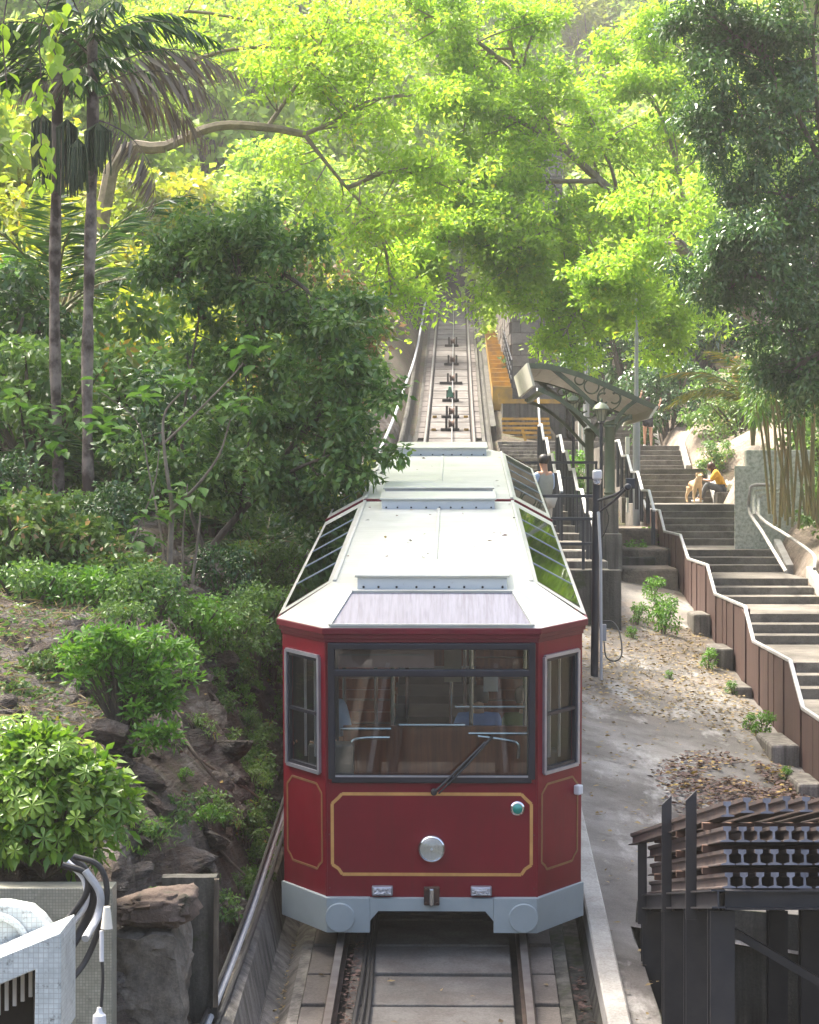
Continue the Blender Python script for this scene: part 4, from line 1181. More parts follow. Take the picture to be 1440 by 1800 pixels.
# screws and seams
for s in (-1, 1):
    mb = MB(); mb.beam((s * (HF + .001), -0.004, ZB), (s * (HF + .001), -0.004, ZT), .016, .008, (0, 1, 0)); tp(mb, 'corner_seam', M['red'], bevel=.003)
    for z in (0.48, 0.95, 1.40, 1.9, 2.4):
        mb = MB(); mb.lathe((s * (HF - .025), 0, z), [(.007, 0), (.005, .004)], 8, MX); tp(mb, 'screw', M['maroon'])
# ---- second car
Y2 = L1 + 0.30
E2 = [(-HO, Y2), (-sx, Y2), (sx, Y2), (HO, Y2)]
mb = MB()
prof = [Vector((-HO, Y2, ZC)), Vector((-sx, Y2, ZR)), Vector((sx, Y2, ZR)), Vector((HO, Y2, ZC))]
L2e = L2 - 0.5
mb.add([(-sx, Y2, ZR), (sx, Y2, ZR), (sx, L2e - .5, ZR), (fx, L2e, ZR), (-fx, L2e, ZR), (-sx, L2e - .5, ZR)], [(0, 1, 2, 3, 4, 5)])
mb.add([(-HO, Y2, ZC), (HO, Y2, ZC), (sx, Y2, ZR), (-sx, Y2, ZR)], [(0, 1, 2, 3)])
mb.add([(fx, L2e, ZR), (-fx, L2e, ZR), (-HF, L2, ZC), (HF, L2, ZC)], [(0, 1, 2, 3)])
for s in (-1, 1):
    mb.add([(s * sx, L2e - .5, ZR), (s * fx, L2e, ZR), (s * HF, L2, ZC), (s * HO, L2 - CD, ZC)], [(0, 1, 2, 3)])
side_strip(mb, Y2, L2e - .5, 0.0, 0.10, sx, HO)
side_strip(mb, Y2, L2e - .5, 0.92, 1.0, sx, HO)
for s in (-1, 1):
    p = lambda f, y: Vector((s * (sx + (HO - sx) * f), y, ZR + (ZC - ZR) * f))
    mb.add([p(.10, Y2), p(.10, Y2 + .5), p(.92, Y2 + .5), p(.92, Y2)], [(0, 1, 2, 3)])
    mb.add([p(.10, L2e - .7), p(.10, L2e - .5), p(.92, L2e - .5), p(.92, L2e - .7)], [(0, 1, 2, 3)])
tp(mb, 'roof', M['roof'])
roof_glass(Y2 + .5, L2e - .7, 5)
# maroon gutter that follows the roof line at the front of the second car
mb = MB()
for a_, b_ in zip(prof[:-1], prof[1:]):
    mb.beam(a_ + Vector((0, -.03, -.035)), b_ + Vector((0, -.03, -.035)), 0.06, 0.075)
tp(mb, 'gutter_trim', M['maroon'])
for s in (-1, 1):
    mb = MB(); mb.beam((s * (sx - .02), Y2, ZR + 0.008), (s * (sx - .02), L2e - .5, ZR + 0.008), 0.035, 0.02); tp(mb, 'roof_edge', M['roof'])
mb = MB(); mb.beam((0.01, Y2 + .95, ZR + .008), (0.01, L2e - 1.3, ZR + .008), .035, .018); tp(mb, 'roof_seam', M['roof'])
hatch(Y2 + .12, Y2 + .9, ZR)
hatch(L2e - 1.15, L2e - .15, ZR)
side_wall(Y2 + .005, L2 - CD, 6)
mb = MB(); mb.box2((-HS, Y2, ZT), (HS, L2 - CD, ZT + .12)); mb.prism([(-HS, L2 - CD, ZT), (HS, L2 - CD, ZT), (HF, L2, ZT), (-HF, L2, ZT)], (0, 0, .12)); tp(mb, 'cornice', M['maroon'])
mb = MB(); mb.box2((-HS, Y2 - .02, ZB), (HS, Y2 + .03, 1.45)); mb.box2((-HS, Y2 - .02, 2.45), (HS, Y2 + .03, ZC)); tp(mb, 'end_panel', M['red'])
mb = MB(); mb.prism([(-HS, L2 - CD, ZB), (-HF, L2, ZB), (-HF, L2, ZT), (-HS, L2 - CD, ZT)], (.04, -.03, 0)); mb.prism([(HS, L2 - CD, ZB), (HF, L2, ZB), (HF, L2, ZT), (HS, L2 - CD, ZT)], (-.04, -.03, 0)); mb.box2((-HF, L2 - .05, ZB), (HF, L2 - .004, 1.45)); mb.box2((-HF, L2 - .05, 2.5), (HF, L2 - .004, ZT)); tp(mb, 'rear_panel', M['red'])
mb = MB(); mb.box2((-1.25, Y2 + .05, .42), (1.25, L2 - .5, .52)); tp(mb, 'floor', M['interior'])
# ------------------------------------------------------------------ station canopy
CYF, CYB = 45.0, 50.5           # front and back truss
cp = at(1072, 970, CYF)
canopy = empty('station_canopy', cp, 'green iron canopy with cream panels and ring tracery over the platform', 'canopy')
arc_px = [(930, 641), (958, 642), (990, 648), (1022, 658), (1056, 671), (1090, 686), (1122, 701), (1157, 716)]
arc = [at(x, y, CYF) for x, y in arc_px]
back = Vector((0, CYB - CYF, 0))
# roof sheet and cream soffit panels, each a piece
for i in range(len(arc) - 1):
    a, b = arc[i], arc[i + 1]
    for j in range(4):
        f0, f1 = j / 4, (j + 1) / 4
        mb = MB()
        mb.prism([a + back * f0 + Vector((0.006, 0.012, -0.05)), b + back * f0 + Vector((-0.006, 0.012, -0.05)), b + back * f0 + Vector((-0.006, 0.012, -0.02)), a + back * f0 + Vector((0.006, 0.012, -0.02))], back / 4 * 0.995)
        mb.build('soffit_panel', M['canopycream'], canopy)
mb = MB()
for a, b in zip(arc[:-1], arc[1:]):
    mb.prism([a + Vector((0, -0.05, -0.018)), b + Vector((0, -0.05, -0.018)), b + Vector((0, -0.05, 0.03)), a + Vector((0, -0.05, 0.03))], back + Vector((0, 0.1, 0)))
mb.build('roof_sheet', M['canopygreen'], canopy)
# end boards
mb = MB(); mb.prism([arc[0] + Vector((-0.05, -0.1, 0.03)), arc[0] + Vector((-0.01, -0.1, 0.03)), arc[0] + Vector((0.12, -0.1, -0.42)), arc[0] + Vector((0.07, -0.1, -0.42))], back + Vector((0, .15, 0))); mb.build('fascia_board', M['canopycream'], canopy)
mb = MB(); mb.prism([arc[-1] + Vector((0.0, -0.1, 0.02)), arc[-1] + Vector((-0.05, -0.1, 0.02)), arc[-1] + Vector((-0.20, -0.1, -0.22)), arc[-1] + Vector((-0.15, -0.1, -0.22))], back + Vector((0, .15, 0))); mb.build('fascia_board', M['canopycream'], canopy)
MXc = Matrix.Rotation(R(90), 3, 'X')
for k, Yt in enumerate((CYF, CYB - 0.4)):
    d = Vector((0, Yt - CYF, 0))
    P = lambda x, y: at(x, y, CYF) + d
    mb = MB()
    for a, b in zip(arc[:-1], arc[1:]):
        mb.beam(a + d + Vector((0, -0.06, -0.03)), b + d + Vector((0, -0.06, -0.03)), 0.07, 0.10, (0, 0, 1))
    def curve(pts, w=0.065):
        q = smooth_path([P(*p) for p in pts], 5)
        for a, b in zip(q[:-1], q[1:]):
            mb.beam(a, b + (b - a) * 0.06, 0.07, w, (0, 0, 1))
    curve([(968, 645), (1008, 678), (1040, 709), (1064, 738)], 0.09)
    curve([(1124, 699), (1100, 718), (1084, 738), (1077, 762)], 0.08)
    curve([(946, 684), (985, 703), (1024, 733), (1064, 776)], 0.075)
    curve([(1108, 731), (1092, 742), (1078, 764)], 0.06)
    mb.build('truss', M['canopygreen'], canopy)
    for (x, y, r_) in ((1019, 668, 0.095), (1040, 679, 0.145)):
        mb = MB(); mb.ring(P(x, y), r_, 0.016, MXc, 24, 6); mb.build('ring', M['canopygreen'], canopy, smooth=True)
    mb = MB()
    c0 = P(1071, 700)
    for a_ in (90, 190, 350):
        c_ = c0 + Vector((math.cos(R(a_)) * 0.115, 0, math.sin(R(a_)) * 0.115 + 0.02))
        mb.ring(c_, 0.105, 0.016, Matrix.Rotation(R(90), 3, 'X'), 16, 6, R(a_ - 125), R(a_ + 125))
    mb.ring(c0, 0.23, 0.014, MXc, 24, 6)
    mb.build('trefoil', M['canopygreen'], canopy, smooth=True)
    # column on a square base
    foot = P(1072, 970)
    zg = plat_z(Yt) - 0.02 if k else apron_z(3.3, Yt) - 0.1
    mb = MB()
    top = P(1072, 745)
    h = top.z - P(1072, 872).z
    mb.lathe(P(1072, 872), [(0.13, -0.10), (0.13, 0), (0.10, 0.03), (0.125, 0.07), (0.10, 0.12), (0.098, h - 0.1), (0.125, h - 0.06), (0.11, h - 0.02), (0.13, h), (0.06, h + 0.05)], 16)
    mb.build('column', M['canopygreen'], canopy, smooth=True)
    b0 = P(1072, 876)
    mb = MB(); mb.box2((b0.x - 0.16, Yt - 0.16, min(zg, foot.z)), (b0.x + 0.16, Yt + 0.16, b0.z)); mb.build('column_base', M['conc'], canopy, bevel=0.015)
mb = MB(); mb.beam(at(955, 686, CYF), at(955, 686, CYF) + back, 0.08, 0.10); mb.build('eave_beam', M['canopygreen'], canopy)
mb = MB(); mb.beam(at(1108, 733, CYF), at(1108, 733, CYF) + back, 0.08, 0.10); mb.build('eave_beam', M['canopygreen'], canopy)
mb = MB(); mb.box(at(1072, 949, CYF) + Vector((0, -0.23, 0)), (0.17, 0.12, 0.23)); tag(mb.build('junction_box', M['canopycream'], origin=at(1072, 960, CYF) + Vector((0, -0.23, 0)), bevel=0.012), 'cream junction box on the base of the canopy column', 'box')

# ------------------------------------------------------------------ lantern posts
def lantern(x, ytop, Y, label, zg):
    p = at(x, ytop, Y)
    e = empty('lantern_post', (p.x, Y, zg), label, 'lamp', 'lantern posts under the canopy')
    mb = MB(); mb.tube([(p.x, Y, zg), (p.x, Y, p.z - 0.42)], 0.035, 10); mb.lathe((p.x, Y, zg), [(0.08, 0), (0.08, 0.3), (0.05, 0.4)], 12); mb.build('post', M['postblack'], e, smooth=True)
    s = Y / 44.0
    mb = MB(); mb.lathe((p.x, Y, p.z - 0.42), [(0.05, 0), (0.075, 0.02), (0.06, 0.04)], 12); mb.build('collar', M['postblack'], e)
    mb = MB(); mb.lathe((p.x, Y, p.z - 0.38), [(0.062, 0.0), (0.115, 0.22)], 8); gl_ = mb.build('lantern_glass', M['lampglass'], e)
    mb = MB()
    for i in range(8):
        a = 2 * math.pi * i / 8
        c, s_ = math.cos(a), math.sin(a)
        mb.tube([(p.x + .065 * c, Y + .065 * s_, p.z - .38), (p.x + .119 * c, Y + .119 * s_, p.z - .16)], 0.008, 5)
    mb.build('lantern_frame', M['canopygreen'], e)
    mb = MB(); mb.lathe((p.x, Y, p.z - 0.16), [(0.16, 0.0), (0.165, 0.02), (0.12, 0.09), (0.06, 0.13), (0.03, 0.15), (0.03, 0.19), (0.012, 0.22)], 16); mb.build('lantern_cap', M['canopygreen'], e, smooth=True)
lantern(1057, 706, 44.0, 'green lantern on a black post in front of the canopy column', apron_z(3.2, 44.0) - 0.05)
lantern(1008, 694, 54.0, 'green lantern on a thin black post further up under the canopy', plat_z(54.0) - 0.05)

# ------------------------------------------------------------------ black pole with camera and brackets
pb = at(1045, 1160, 33.0)
e = empty('black_pole', (pb.x, 33.0, apron_z(2.25, 33.0)), 'black steel pole with white camera and brackets on the apron beside the tram', 'pole')
zt_ = at(1050, 828, 33.0).z
mb = MB(); mb.tube([(pb.x, 33, apron_z(2.25, 33.0) - .05), (pb.x + 0.035, 33, zt_)], 0.058, 14); mb.build('pole', M['postblack'], e, smooth=True)
mb = MB(); mb.tube([at(1057, 1195, 32.3), at(1056, 980, 32.6), at(1052, 900, 32.85)], 0.022, 8); mb.build('conduit', M['postgrey'], e, smooth=True)
mb = MB(); mb.tube(smooth_path([at(1052, 880, 32.9), at(1085, 868, 32.6), at(1108, 850, 32.4)], 5), 0.022, 8); mb.tube([at(1054, 900, 32.9), at(1080, 880, 32.6), at(1104, 856, 32.4)], 0.02, 8); mb.build('bracket_arm', M['postblack'], e, smooth=True)
mb = MB(); mb.box(at(1108, 850, 32.4), (0.13, 0.16, 0.15)); mb.lathe(at(1103, 856, 32.3), [(0.05, 0), (0.05, 0.12), (.035, .14)], 12, MXc); mb.build('flood_lamp', M['postblack'], e, bevel=0.01)
mb = MB(); mb.lathe(at(1050, 843, 32.85), [(0.05, 0.0), (0.07, 0.02), (0.07, 0.12), (0.05, 0.14)], 16); mb.build('camera_housing', M['whiteplastic'], e, smooth=True)
mb = MB(); mb.lathe(at(1050, 853, 32.85), [(0.015, 0.0), (0.05, 0.02), (0.06, 0.08)], 16); mb.build('camera_dome', M['lens'], e, smooth=True)
mb = MB(); mb.tube(smooth_path([at(1062, 885, 32.9), at(1070, 910, 32.9), at(1064, 935, 32.9), at(1054, 950, 32.9)], 6), 0.008, 6); mb.build('loose_cable', M['rubber'], e, smooth=True)
mb = MB(); mb.box(at(1061, 1112, 32.7), (0.08, 0.07, 0.24)); bx_ = mb.build('switch_box', M['postgrey'], e, bevel=0.008)
mb = MB(); mb.tube(smooth_path([at(1062, 1128, 32.6), at(1066, 1155, 32.4), at(1082, 1162, 32.2), at(1093, 1150, 32.3), at(1090, 1115, 32.6), at(1078, 1094, 32.9), at(1056, 1092, 32.9)], 6), 0.011, 6); mb.build('cable_loop', M['rubber'], e, smooth=True)

# ------------------------------------------------------------------ grey lamp posts
def grey_post(x, Y, zg, h, label, r0=0.085):
    X = (x - 720) * Y / F
    e = empty('street_lamp', (X, Y, zg), label, 'lamp post', 'grey lamp posts beside the stairs')
    mb = MB(); mb.tube([(X, Y, zg - .3), (X, Y, zg + 2.3)], r0, 14); mb.lathe((X, Y, zg + 2.3), [(r0, 0), (r0 * .55, .08)], 14); mb.build('base_tube', M['postgrey'], e, smooth=True)
    mb = MB(); mb.tube([(X, Y, zg + 2.3), (X, Y, zg + h)], [r0 * .58, r0 * .45], 12); mb.build('upper_tube', M['postgrey'], e, smooth=True)
    mb = MB(); mb.lathe((X, Y, zg + h), [(.045, 0), (.055, .03), (.05, .10), (.02, .14)], 14); mb.build('lamp_head', M['postgrey'], e, smooth=True)
grey_post(1119, 52.5, at(0, 905, 52.5).z, 5.6, 'tall grey lamp post behind the right end of the canopy')
grey_post(1031, 66, float(plat_z(66.0)) - 0.1, 4.6, 'grey lamp post further uphill, seen above the middle of the canopy')
X = (1103 - 720) * 56 / F
e = empty('call_post', (X, 56, float(stair_z(56)) - .2), 'small cream sign post standing on the stairs beside the grey lamp post', 'sign')
mb = MB(); mb.tube([(X, 56, float(stair_z(56)) - .2), (X, 56, at(0, 800, 56).z)], 0.03, 8); mb.build('post', M['canopycream'], e)
mb = MB(); mb.box((X, 56, at(0, 783, 56).z), (0.10, 0.10, 0.42)); mb.build('box', M['canopycream'], e, bevel=0.01)

# ------------------------------------------------------------------ platform barriers and handrails
def barrier(u0, u1, Y, zs, label, zg):
    e = empty('platform_barrier', T((u0 + u1) / 2, Y, zg - float(tz(Y))), label, 'railing', 'black barriers across the platform')
    for z in zs:
        mb = MB(); mb.beam((float(cx(Y)) + u0, Y, z), (float(cx(Y)) + u1, Y, z), 0.055, 0.055); mb.build('rail', M['postblack'], e, bevel=0.006)
    for u in (u0 + .04, u1 - .03, u1 - .2):
        mb = MB(); mb.beam((float(cx(Y)) + u, Y + .002, zg - .02), (float(cx(Y)) + u, Y + .002, max(zs) + .02), 0.05, 0.05, (0, 1, 0)); mb.build('post', M['postblack'], e, bevel=0.006)
barrier(1.5, 2.55, 38.3, (at(0, 956, 38.3).z, at(0, 912, 38.3).z), 'lowest black barrier across the platform end behind the tram', plat_z(38.3))
barrier(1.5, 2.75, 40.6, (at(0, 872, 40.6).z,), 'black single rail barrier at the hips of the man on the platform', plat_z(40.6))
barrier(1.5, 3.1, 46.5, (at(0, 813, 46.5).z, at(0, 840, 46.5).z), 'black barrier across the platform beyond the standing man', plat_z(46.5))
def handrail(u, Y0, n, run, rise, z0, label, flat=0.9):
    e = empty('handrail', T(u, Y0, z0 - float(tz(Y0))), label, 'railing', 'white handrails on the platform steps')
    Y, z = Y0, z0
    pts = [(Y, z)]
    for i in range(n):
        Y += run; z += rise; pts.append((Y, z))
        Y += flat; pts.append((Y, z + 0.01))
    mb = MB()
    for (a, za), (b, zb) in zip(pts[:-1], pts[1:]):
        mb.beam((float(cx(a)) + u, a, za), (float(cx(b)) + u, b, zb), 0.06, 0.05)
    mb.build('top_rail', M['whiterail'], e, bevel=0.008)
    for (a, za) in pts:
        for q in (0.0, 0.35):
            zg = min(plat_z(a + q), za - 0.6)
            mb = MB(); mb.beam((float(cx(a)) + u, a + q, zg - .1), (float(cx(a)) + u, a + q, za - 0.01 + q * rise / run * 0.4), 0.045, 0.045, (0, 1, 0)); mb.build('baluster', M['postblack'], e)
handrail(2.62, 39.2, 5, 1.5, 0.42, 5.15, 'white topped handrail with black balusters close to the black pole', 1.5)
handrail(2.25, 44.0, 4, 1.4, 0.40, 5.95, 'white topped handrail with black balusters behind the standing man', 1.6)
handrail(4.30, 47.0, 4, 1.3, 0.42, 5.55, 'white topped handrail beside the grey lamp post', 1.7)
# dark planter walls between canopy column and stairs
mb = MB(); mb.box2((5.08, 46.6, 3.6), (5.62, 48.4, 4.78)); tag(mb.build('planter_wall', M['darkconc'], origin=(5.3, 47, 3.6), bevel=0.03), 'dark concrete block at the head of the brown fence', 'wall')
mb = MB(); mb.box2((4.25, 46.2, 3.6), (5.0, 46.5, 4.62)); tag(mb.build('low_wall', M['darkconc'], origin=(4.6, 46.3, 3.6), bevel=0.03), 'low dark wall behind the weeds right of the canopy column', 'wall')
for i, (a, b) in enumerate(((44.4, 46.2), (46.5, 49.0), (49.0, 53))):
    mb = MB(); mb.box((float(cx((a + b) / 2)) + 4.0, (a + b) / 2, apron_z(4, a) + 0.1 + .12 * i), (1.1, b - a - .004, 0.5), RZ)
    tag(mb.build('earth_terrace', M['bank'], bevel=0.05), 'bare earth terrace above the apron', None, None, 'structure')
# yellow mark posts at the foot of the upper flights
for i, (px, y0, y1, Y) in enumerate(((918, 752, 775, 76.2), (877, 692, 722, 83.5))):
    a, b = at(px, y0, Y), at(px + 6, y1, Y)
    mb = MB(); mb.beam(a, b, 0.09, 0.09, (0, 1, 0)); tag(mb.build('yellow_bar', M['yellow'], origin=b), ['short leaning yellow bar on the landing below the yellow edged steps', 'short leaning yellow bar above the yellow edged steps'][i], 'post')
e = empty('iron_railing', T(2.5, 86, 1), 'black iron railing along the yellow steps before the stone wall', 'railing')
for k in range(14):
    Y = 84.0 + 1.6 * k
    mb = MB(); mb.beam(T(2.27 - .01 * k, Y, 0.6), T(2.27 - .01 * k, Y, 1.65), 0.04, 0.04, (0, 1, 0)); mb.build('baluster', M['postblack'], e)
for dz in (1.62, 1.25, 0.9):
    mb = MB()
    for k in range(13):
        mb.beam(T(2.27 - .01 * k, 84 + 1.6 * k, dz), T(2.26 - .01 * k, 85.6 + 1.6 * k, dz), 0.04, 0.04)
    mb.build('rail', M['postblack'], e)
e = empty('iron_railing', T(3.5, 78, 1), 'dark handrail at the right of the yellow edged steps', 'railing')
mb = MB(); mb.tube([at(950, 770, 77), at(947, 700, 79.5), at(944, 683, 81.5)], 0.03, 8); mb.tube([at(945, 690, 79.6), at(949, 765, 79)], 0.03, 8); mb.build('rail', M['postgrey'], e, smooth=True)
# white pipes behind the canopy column
for i, px in enumerate((1019, 1027, 1036)):
    a, b = at(px, 725 + 6 * i, 60), at(px + 1, 800, 60)
    tag(MB().tube([a, b + Vector((0, 0, -.4))], 0.045, 8).build('white_pipe', M['whiterail'], origin=b, smooth=True), 'upright white pipe behind the canopy column', 'pipe', 'upright pipes behind the canopy')

# ------------------------------------------------------------------ rack with stored rails
RX, RY0, RY1 = 1.95, 14.6, 19.6
TILT = -0.185                       # the bearers fall away from the camera
def rz_(Y, z0): return z0 + TILT * (Y - 14.8)
rack = empty('rail_rack', (2.3, 16, 0.9), 'black steel rack on posts carrying the stored rails', 'rack')
for Y, zt0, zb0 in ((15.75, 3.92, 3.02), (17.25, 3.68, 2.80), (19.05, 3.10, 2.36)):
    mb = MB(); mb.prism([(RX - .038, Y, zb0), (RX + .038, Y, zb0), (RX + .038, Y, zt0), (RX - .038, Y, zt0 - 0.075)], (0, 0.02, 0)); mb.build('stake', M['rackpaint'], rack, bevel=0.003)
def hbeam(mb, p0, p1, w, h, t=0.014, up=(0, 1, 0)):
    p0, p1 = Vector(p0), Vector(p1)
    d = (p1 - p0).normalized(); s = d.cross(Vector(up)).normalized(); n = s.cross(d)
    mb.beam(p0 + n * (h / 2 - t / 2), p1 + n * (h / 2 - t / 2), w, t, up); mb.beam(p0 - n * (h / 2 - t / 2), p1 - n * (h / 2 - t / 2), w, t, up); mb.beam(p0, p1, t, h - 2 * t, up)
for Y in (14.9, 16.2, 17.6, 19.2):
    for X in (RX + 0.09, RX + 1.15):
        mb = MB(); hbeam(mb, (X, Y, float(tz(Y)) - 1.05), (X, Y, rz_(Y, 3.27)), 0.16, 0.15); mb.build('leg', M['rackpaint'], rack)
for X in (RX + 0.04, RX + 1.15):
    mb = MB(); hbeam(mb, (X, 14.66, rz_(14.66, 3.335)), (X, 19.4, rz_(19.4, 3.335)), 0.09, 0.12, 0.012, (0, 0, 1)); mb.build('long_bearer', M['rackpaint'], rack)
for Y in (14.72, 17.0, 19.2):
    mb = MB(); hbeam(mb, (RX + 0.09, Y, rz_(Y, 3.335)), (RX + 2.2, Y, rz_(Y, 3.335)), 0.09, 0.125, 0.012, (0, 0, 1)); mb.build('cross_bearer', M['rackpaint'], rack)
mb = MB(); mb.beam((RX + 0.17, 14.95, 3.10), (RX + 1.3, 15.1, 2.42), 0.05, 0.10, (0, 1, 0)); mb.build('brace', M['rackpaint'], rack)
mb = MB(); mb.beam((RX + 0.5, 15.4, 2.0), (RX + 1.3, 15.2, 2.55), 0.05, 0.09, (0, 1, 0)); mb.build('brace', M['rackpaint'], rack)
# the rails themselves
def rail_mesh(L):
    mb = MB()
    sec = [(-.045, 0), (.045, 0), (.045, .008), (.009, .018), (.0075, .066), (.026, .076), (.026, .100), (-.026, .100), (-.026, .076), (-.0075, .066), (-.009, .018), (-.045, .008)]
    vs = [(x, 0, z) for x, z in sec] + [(x, L, z) for x, z in sec]
    n = len(sec)
    mb.add(vs, [(i, (i + 1) % n, (i + 1) % n + n, i + n) for i in range(n)])
    mb.mi = 1
    for q in ((0, 1, 2, 3, 10, 11), (10, 3, 4, 9), (9, 4, 5, 6, 7, 8)):
        mb.add([vs[i] for i in q], [tuple(range(len(q)))])
        mb.add([vs[i + n] for i in q], [tuple(range(len(q)))])
    return mb
protoR = rail_mesh(4.7).build('stored_rail', [M['storedrail'], M['railend']])
first = True
cols = 16
mb = MB(); mb.box2((4.6, 4.5, -.6), (4.9, 20.4, 2.9)); tag(mb.build('yard_wall', M['darkconc'], origin=(4.75, 12, -.6)), 'dark retaining wall behind the yard under the rail rack', 'wall')  # wall added out of view to keep sky light off the yard
names_row = ['bottom', 'middle', 'upper', 'top']
for row, zr in enumerate((3.405, 3.555, 3.705)):
    for c in range(cols):
        o = protoR if first else protoR.copy()
        if not first: COL.objects.link(o)
        first = False
        y0 = 14.72 + random.uniform(-.03, .05) + (0.02 * row)
        o.location = (RX + 0.115 + 0.101 * c + random.uniform(-.006, .006), y0, rz_(y0, zr))
        o.rotation_euler = (math.atan(TILT), 0, random.uniform(-.002, .002))
        tag(o, ['dark steel rail in the %s layer of the rail rack, %s' % (names_row[row], 'outermost beside the stakes' if c == 0 else 'between its neighbours'), ][0], 'rail', 'rails stored on the rack')
for c in range(8):
    o = protoR.copy(); COL.objects.link(o)
    y0 = 14.95 + 0.03 * c
    o.location = (RX + 0.14 + 0.135 * c, y0, 3.865 + random.uniform(-.006, .006) - 0.012 * (c == 0))
    o.rotation_euler = (math.atan(TILT - 0.012), 0, R(2.2) + random.uniform(-.004, .004))
    tag(o, 'dark steel rail lying loose on top of the rail rack', 'rail', 'loose rails on top of the stack')
for row, zr in enumerate((3.505, 3.655, 3.805)):
    for Y in (15.4, 16.9, 18.4):
        mb = MB(); mb.box((RX + 0.62, Y, rz_(Y, zr) + 0.027), (1.18, 0.05, 0.046))
        o = mb.build('spacer_bar', M['rust'], origin=(RX + .62, Y, rz_(Y, zr)))
        tag(o, ['rusty spacer bar between the bottom and middle layers of stored rails', 'rusty spacer bar between the middle and upper layers of stored rails', 'rusty spacer bar under the loose top rails'][row], 'bar', 'spacer bars in the rail stack')

# ------------------------------------------------------------------ pebbledash wall and pipe rails right of the stairs
yW = 50.0
a, b = at(1312, 790, yW), at(1370, 920, yW)
e = empty('garden_wall', (a.x, yW, 4.2), 'pale stepped pebbledash wall behind the bamboo right of the stairs', 'wall')
mb = MB(); mb.box2((at(1312, 0, yW).x, yW, 4.0), (at(1425, 0, yW).x, yW + .3, at(0, 791, yW).z)); mb.build('wall_panel', M['speckle'], e, bevel=0.01)
mb = MB(); mb.box2((at(1291, 0, yW).x, yW - .05, 4.0), (at(1335, 0, yW).x, yW - .003, at(0, 819, yW).z)); mb.build('wall_panel', M['speckle'], e, bevel=0.01)
e = empty('pipe_rail', at(1340, 910, 48), 'pale bent pipe handrails on the bank right of the stairs', 'railing')
for i, pts in enumerate(([(1360, 853), (1325, 853), (1318, 866), (1318, 900), (1340, 935), (1382, 1005)], [(1368, 860), (1332, 860), (1326, 872), (1326, 905)], [(1325, 895), (1345, 917), (1385, 942), (1430, 975), (1432, 1000)], [(1376, 866), (1340, 868), (1334, 880), (1334, 908)])):
    q = [at(x, y, 48.5 - 0.055 * max(0, y - 900)) for x, y in pts]
    MB().tube(smooth_path(q, 5), 0.035, 8).build('pipe', M['speckle'] if i % 2 else M['kerb'], e, smooth=True)
# ------------------------------------------------------------------ people and the dog: skinned skeletons
def skin_mesh(name, J, bones, rad, mat, parent, root, sub=1):
    ks = list(dict.fromkeys([k for b in bones for k in b]))
    idx = {k: i for i, k in enumerate(ks)}
    me = bpy.data.meshes.new(name)
    me.from_pydata([J[k] for k in ks], [(idx[a], idx[b]) for a, b in bones], [])
    me.materials.append(mat)
    o = link_mesh(name, me, parent)
    md = o.modifiers.new('skin', 'SKIN')
    md.use_smooth_shade = True
    sv = me.skin_vertices[0].data
    for k in ks:
        r_ = rad[k]
        sv[idx[k]].radius = r_ if isinstance(r_, tuple) else (r_, r_)
        sv[idx[k]].use_root = (k == root)
    ms = o.modifiers.new('sub', 'SUBSURF'); ms.levels = sub; ms.render_levels = sub
    return o

STAND = dict(pel=(0, 0, .95), bel=(0, 0, 1.08), che=(0, 0.0, 1.28), nec=(0, 0.0, 1.47), hea=(0, .015, 1.575), cro=(0, .0, 1.70), jaw=(0, .06, 1.535), nos=(0, .105, 1.585),
             lsh=(-.17, 0, 1.41), lel=(-.23, -.02, 1.12), lwr=(-.23, .06, .88), rsh=(.17, 0, 1.41), rel=(.23, -.02, 1.12), rwr=(.23, .06, .88),
             lhi=(-.09, 0, .91), lkn=(-.10, .02, .50), lan=(-.10, -.02, .09), lto=(-.11, .15, .035), rhi=(.09, 0, .91), rkn=(.10, .02, .50), ran=(.10, -.02, .09), rto=(.11, .15, .035))
RAD = dict(pel=(.15, .11), bel=(.135, .10), che=(.155, .11), nec=.055, hea=(.078, .092), cro=(.055, .065), jaw=.045, nos=.014, lsh=.058, rsh=.058, lel=.042, rel=.042, lwr=.028, rwr=.028,
           lhi=.085, rhi=.085, lkn=.058, rkn=.058, lan=.038, ran=.038, lto=.032, rto=.032)
BONES = [('pel', 'bel'), ('bel', 'che'), ('che', 'nec'), ('nec', 'hea'), ('hea', 'cro'), ('hea', 'jaw'), ('hea', 'nos'), ('che', 'lsh'), ('lsh', 'lel'), ('lel', 'lwr'), ('che', 'rsh'), ('rsh', 'rel'), ('rel', 'rwr'),
         ('pel', 'lhi'), ('lhi', 'lkn'), ('lkn', 'lan'), ('lan', 'lto'), ('pel', 'rhi'), ('rhi', 'rkn'), ('rkn', 'ran'), ('ran', 'rto')]
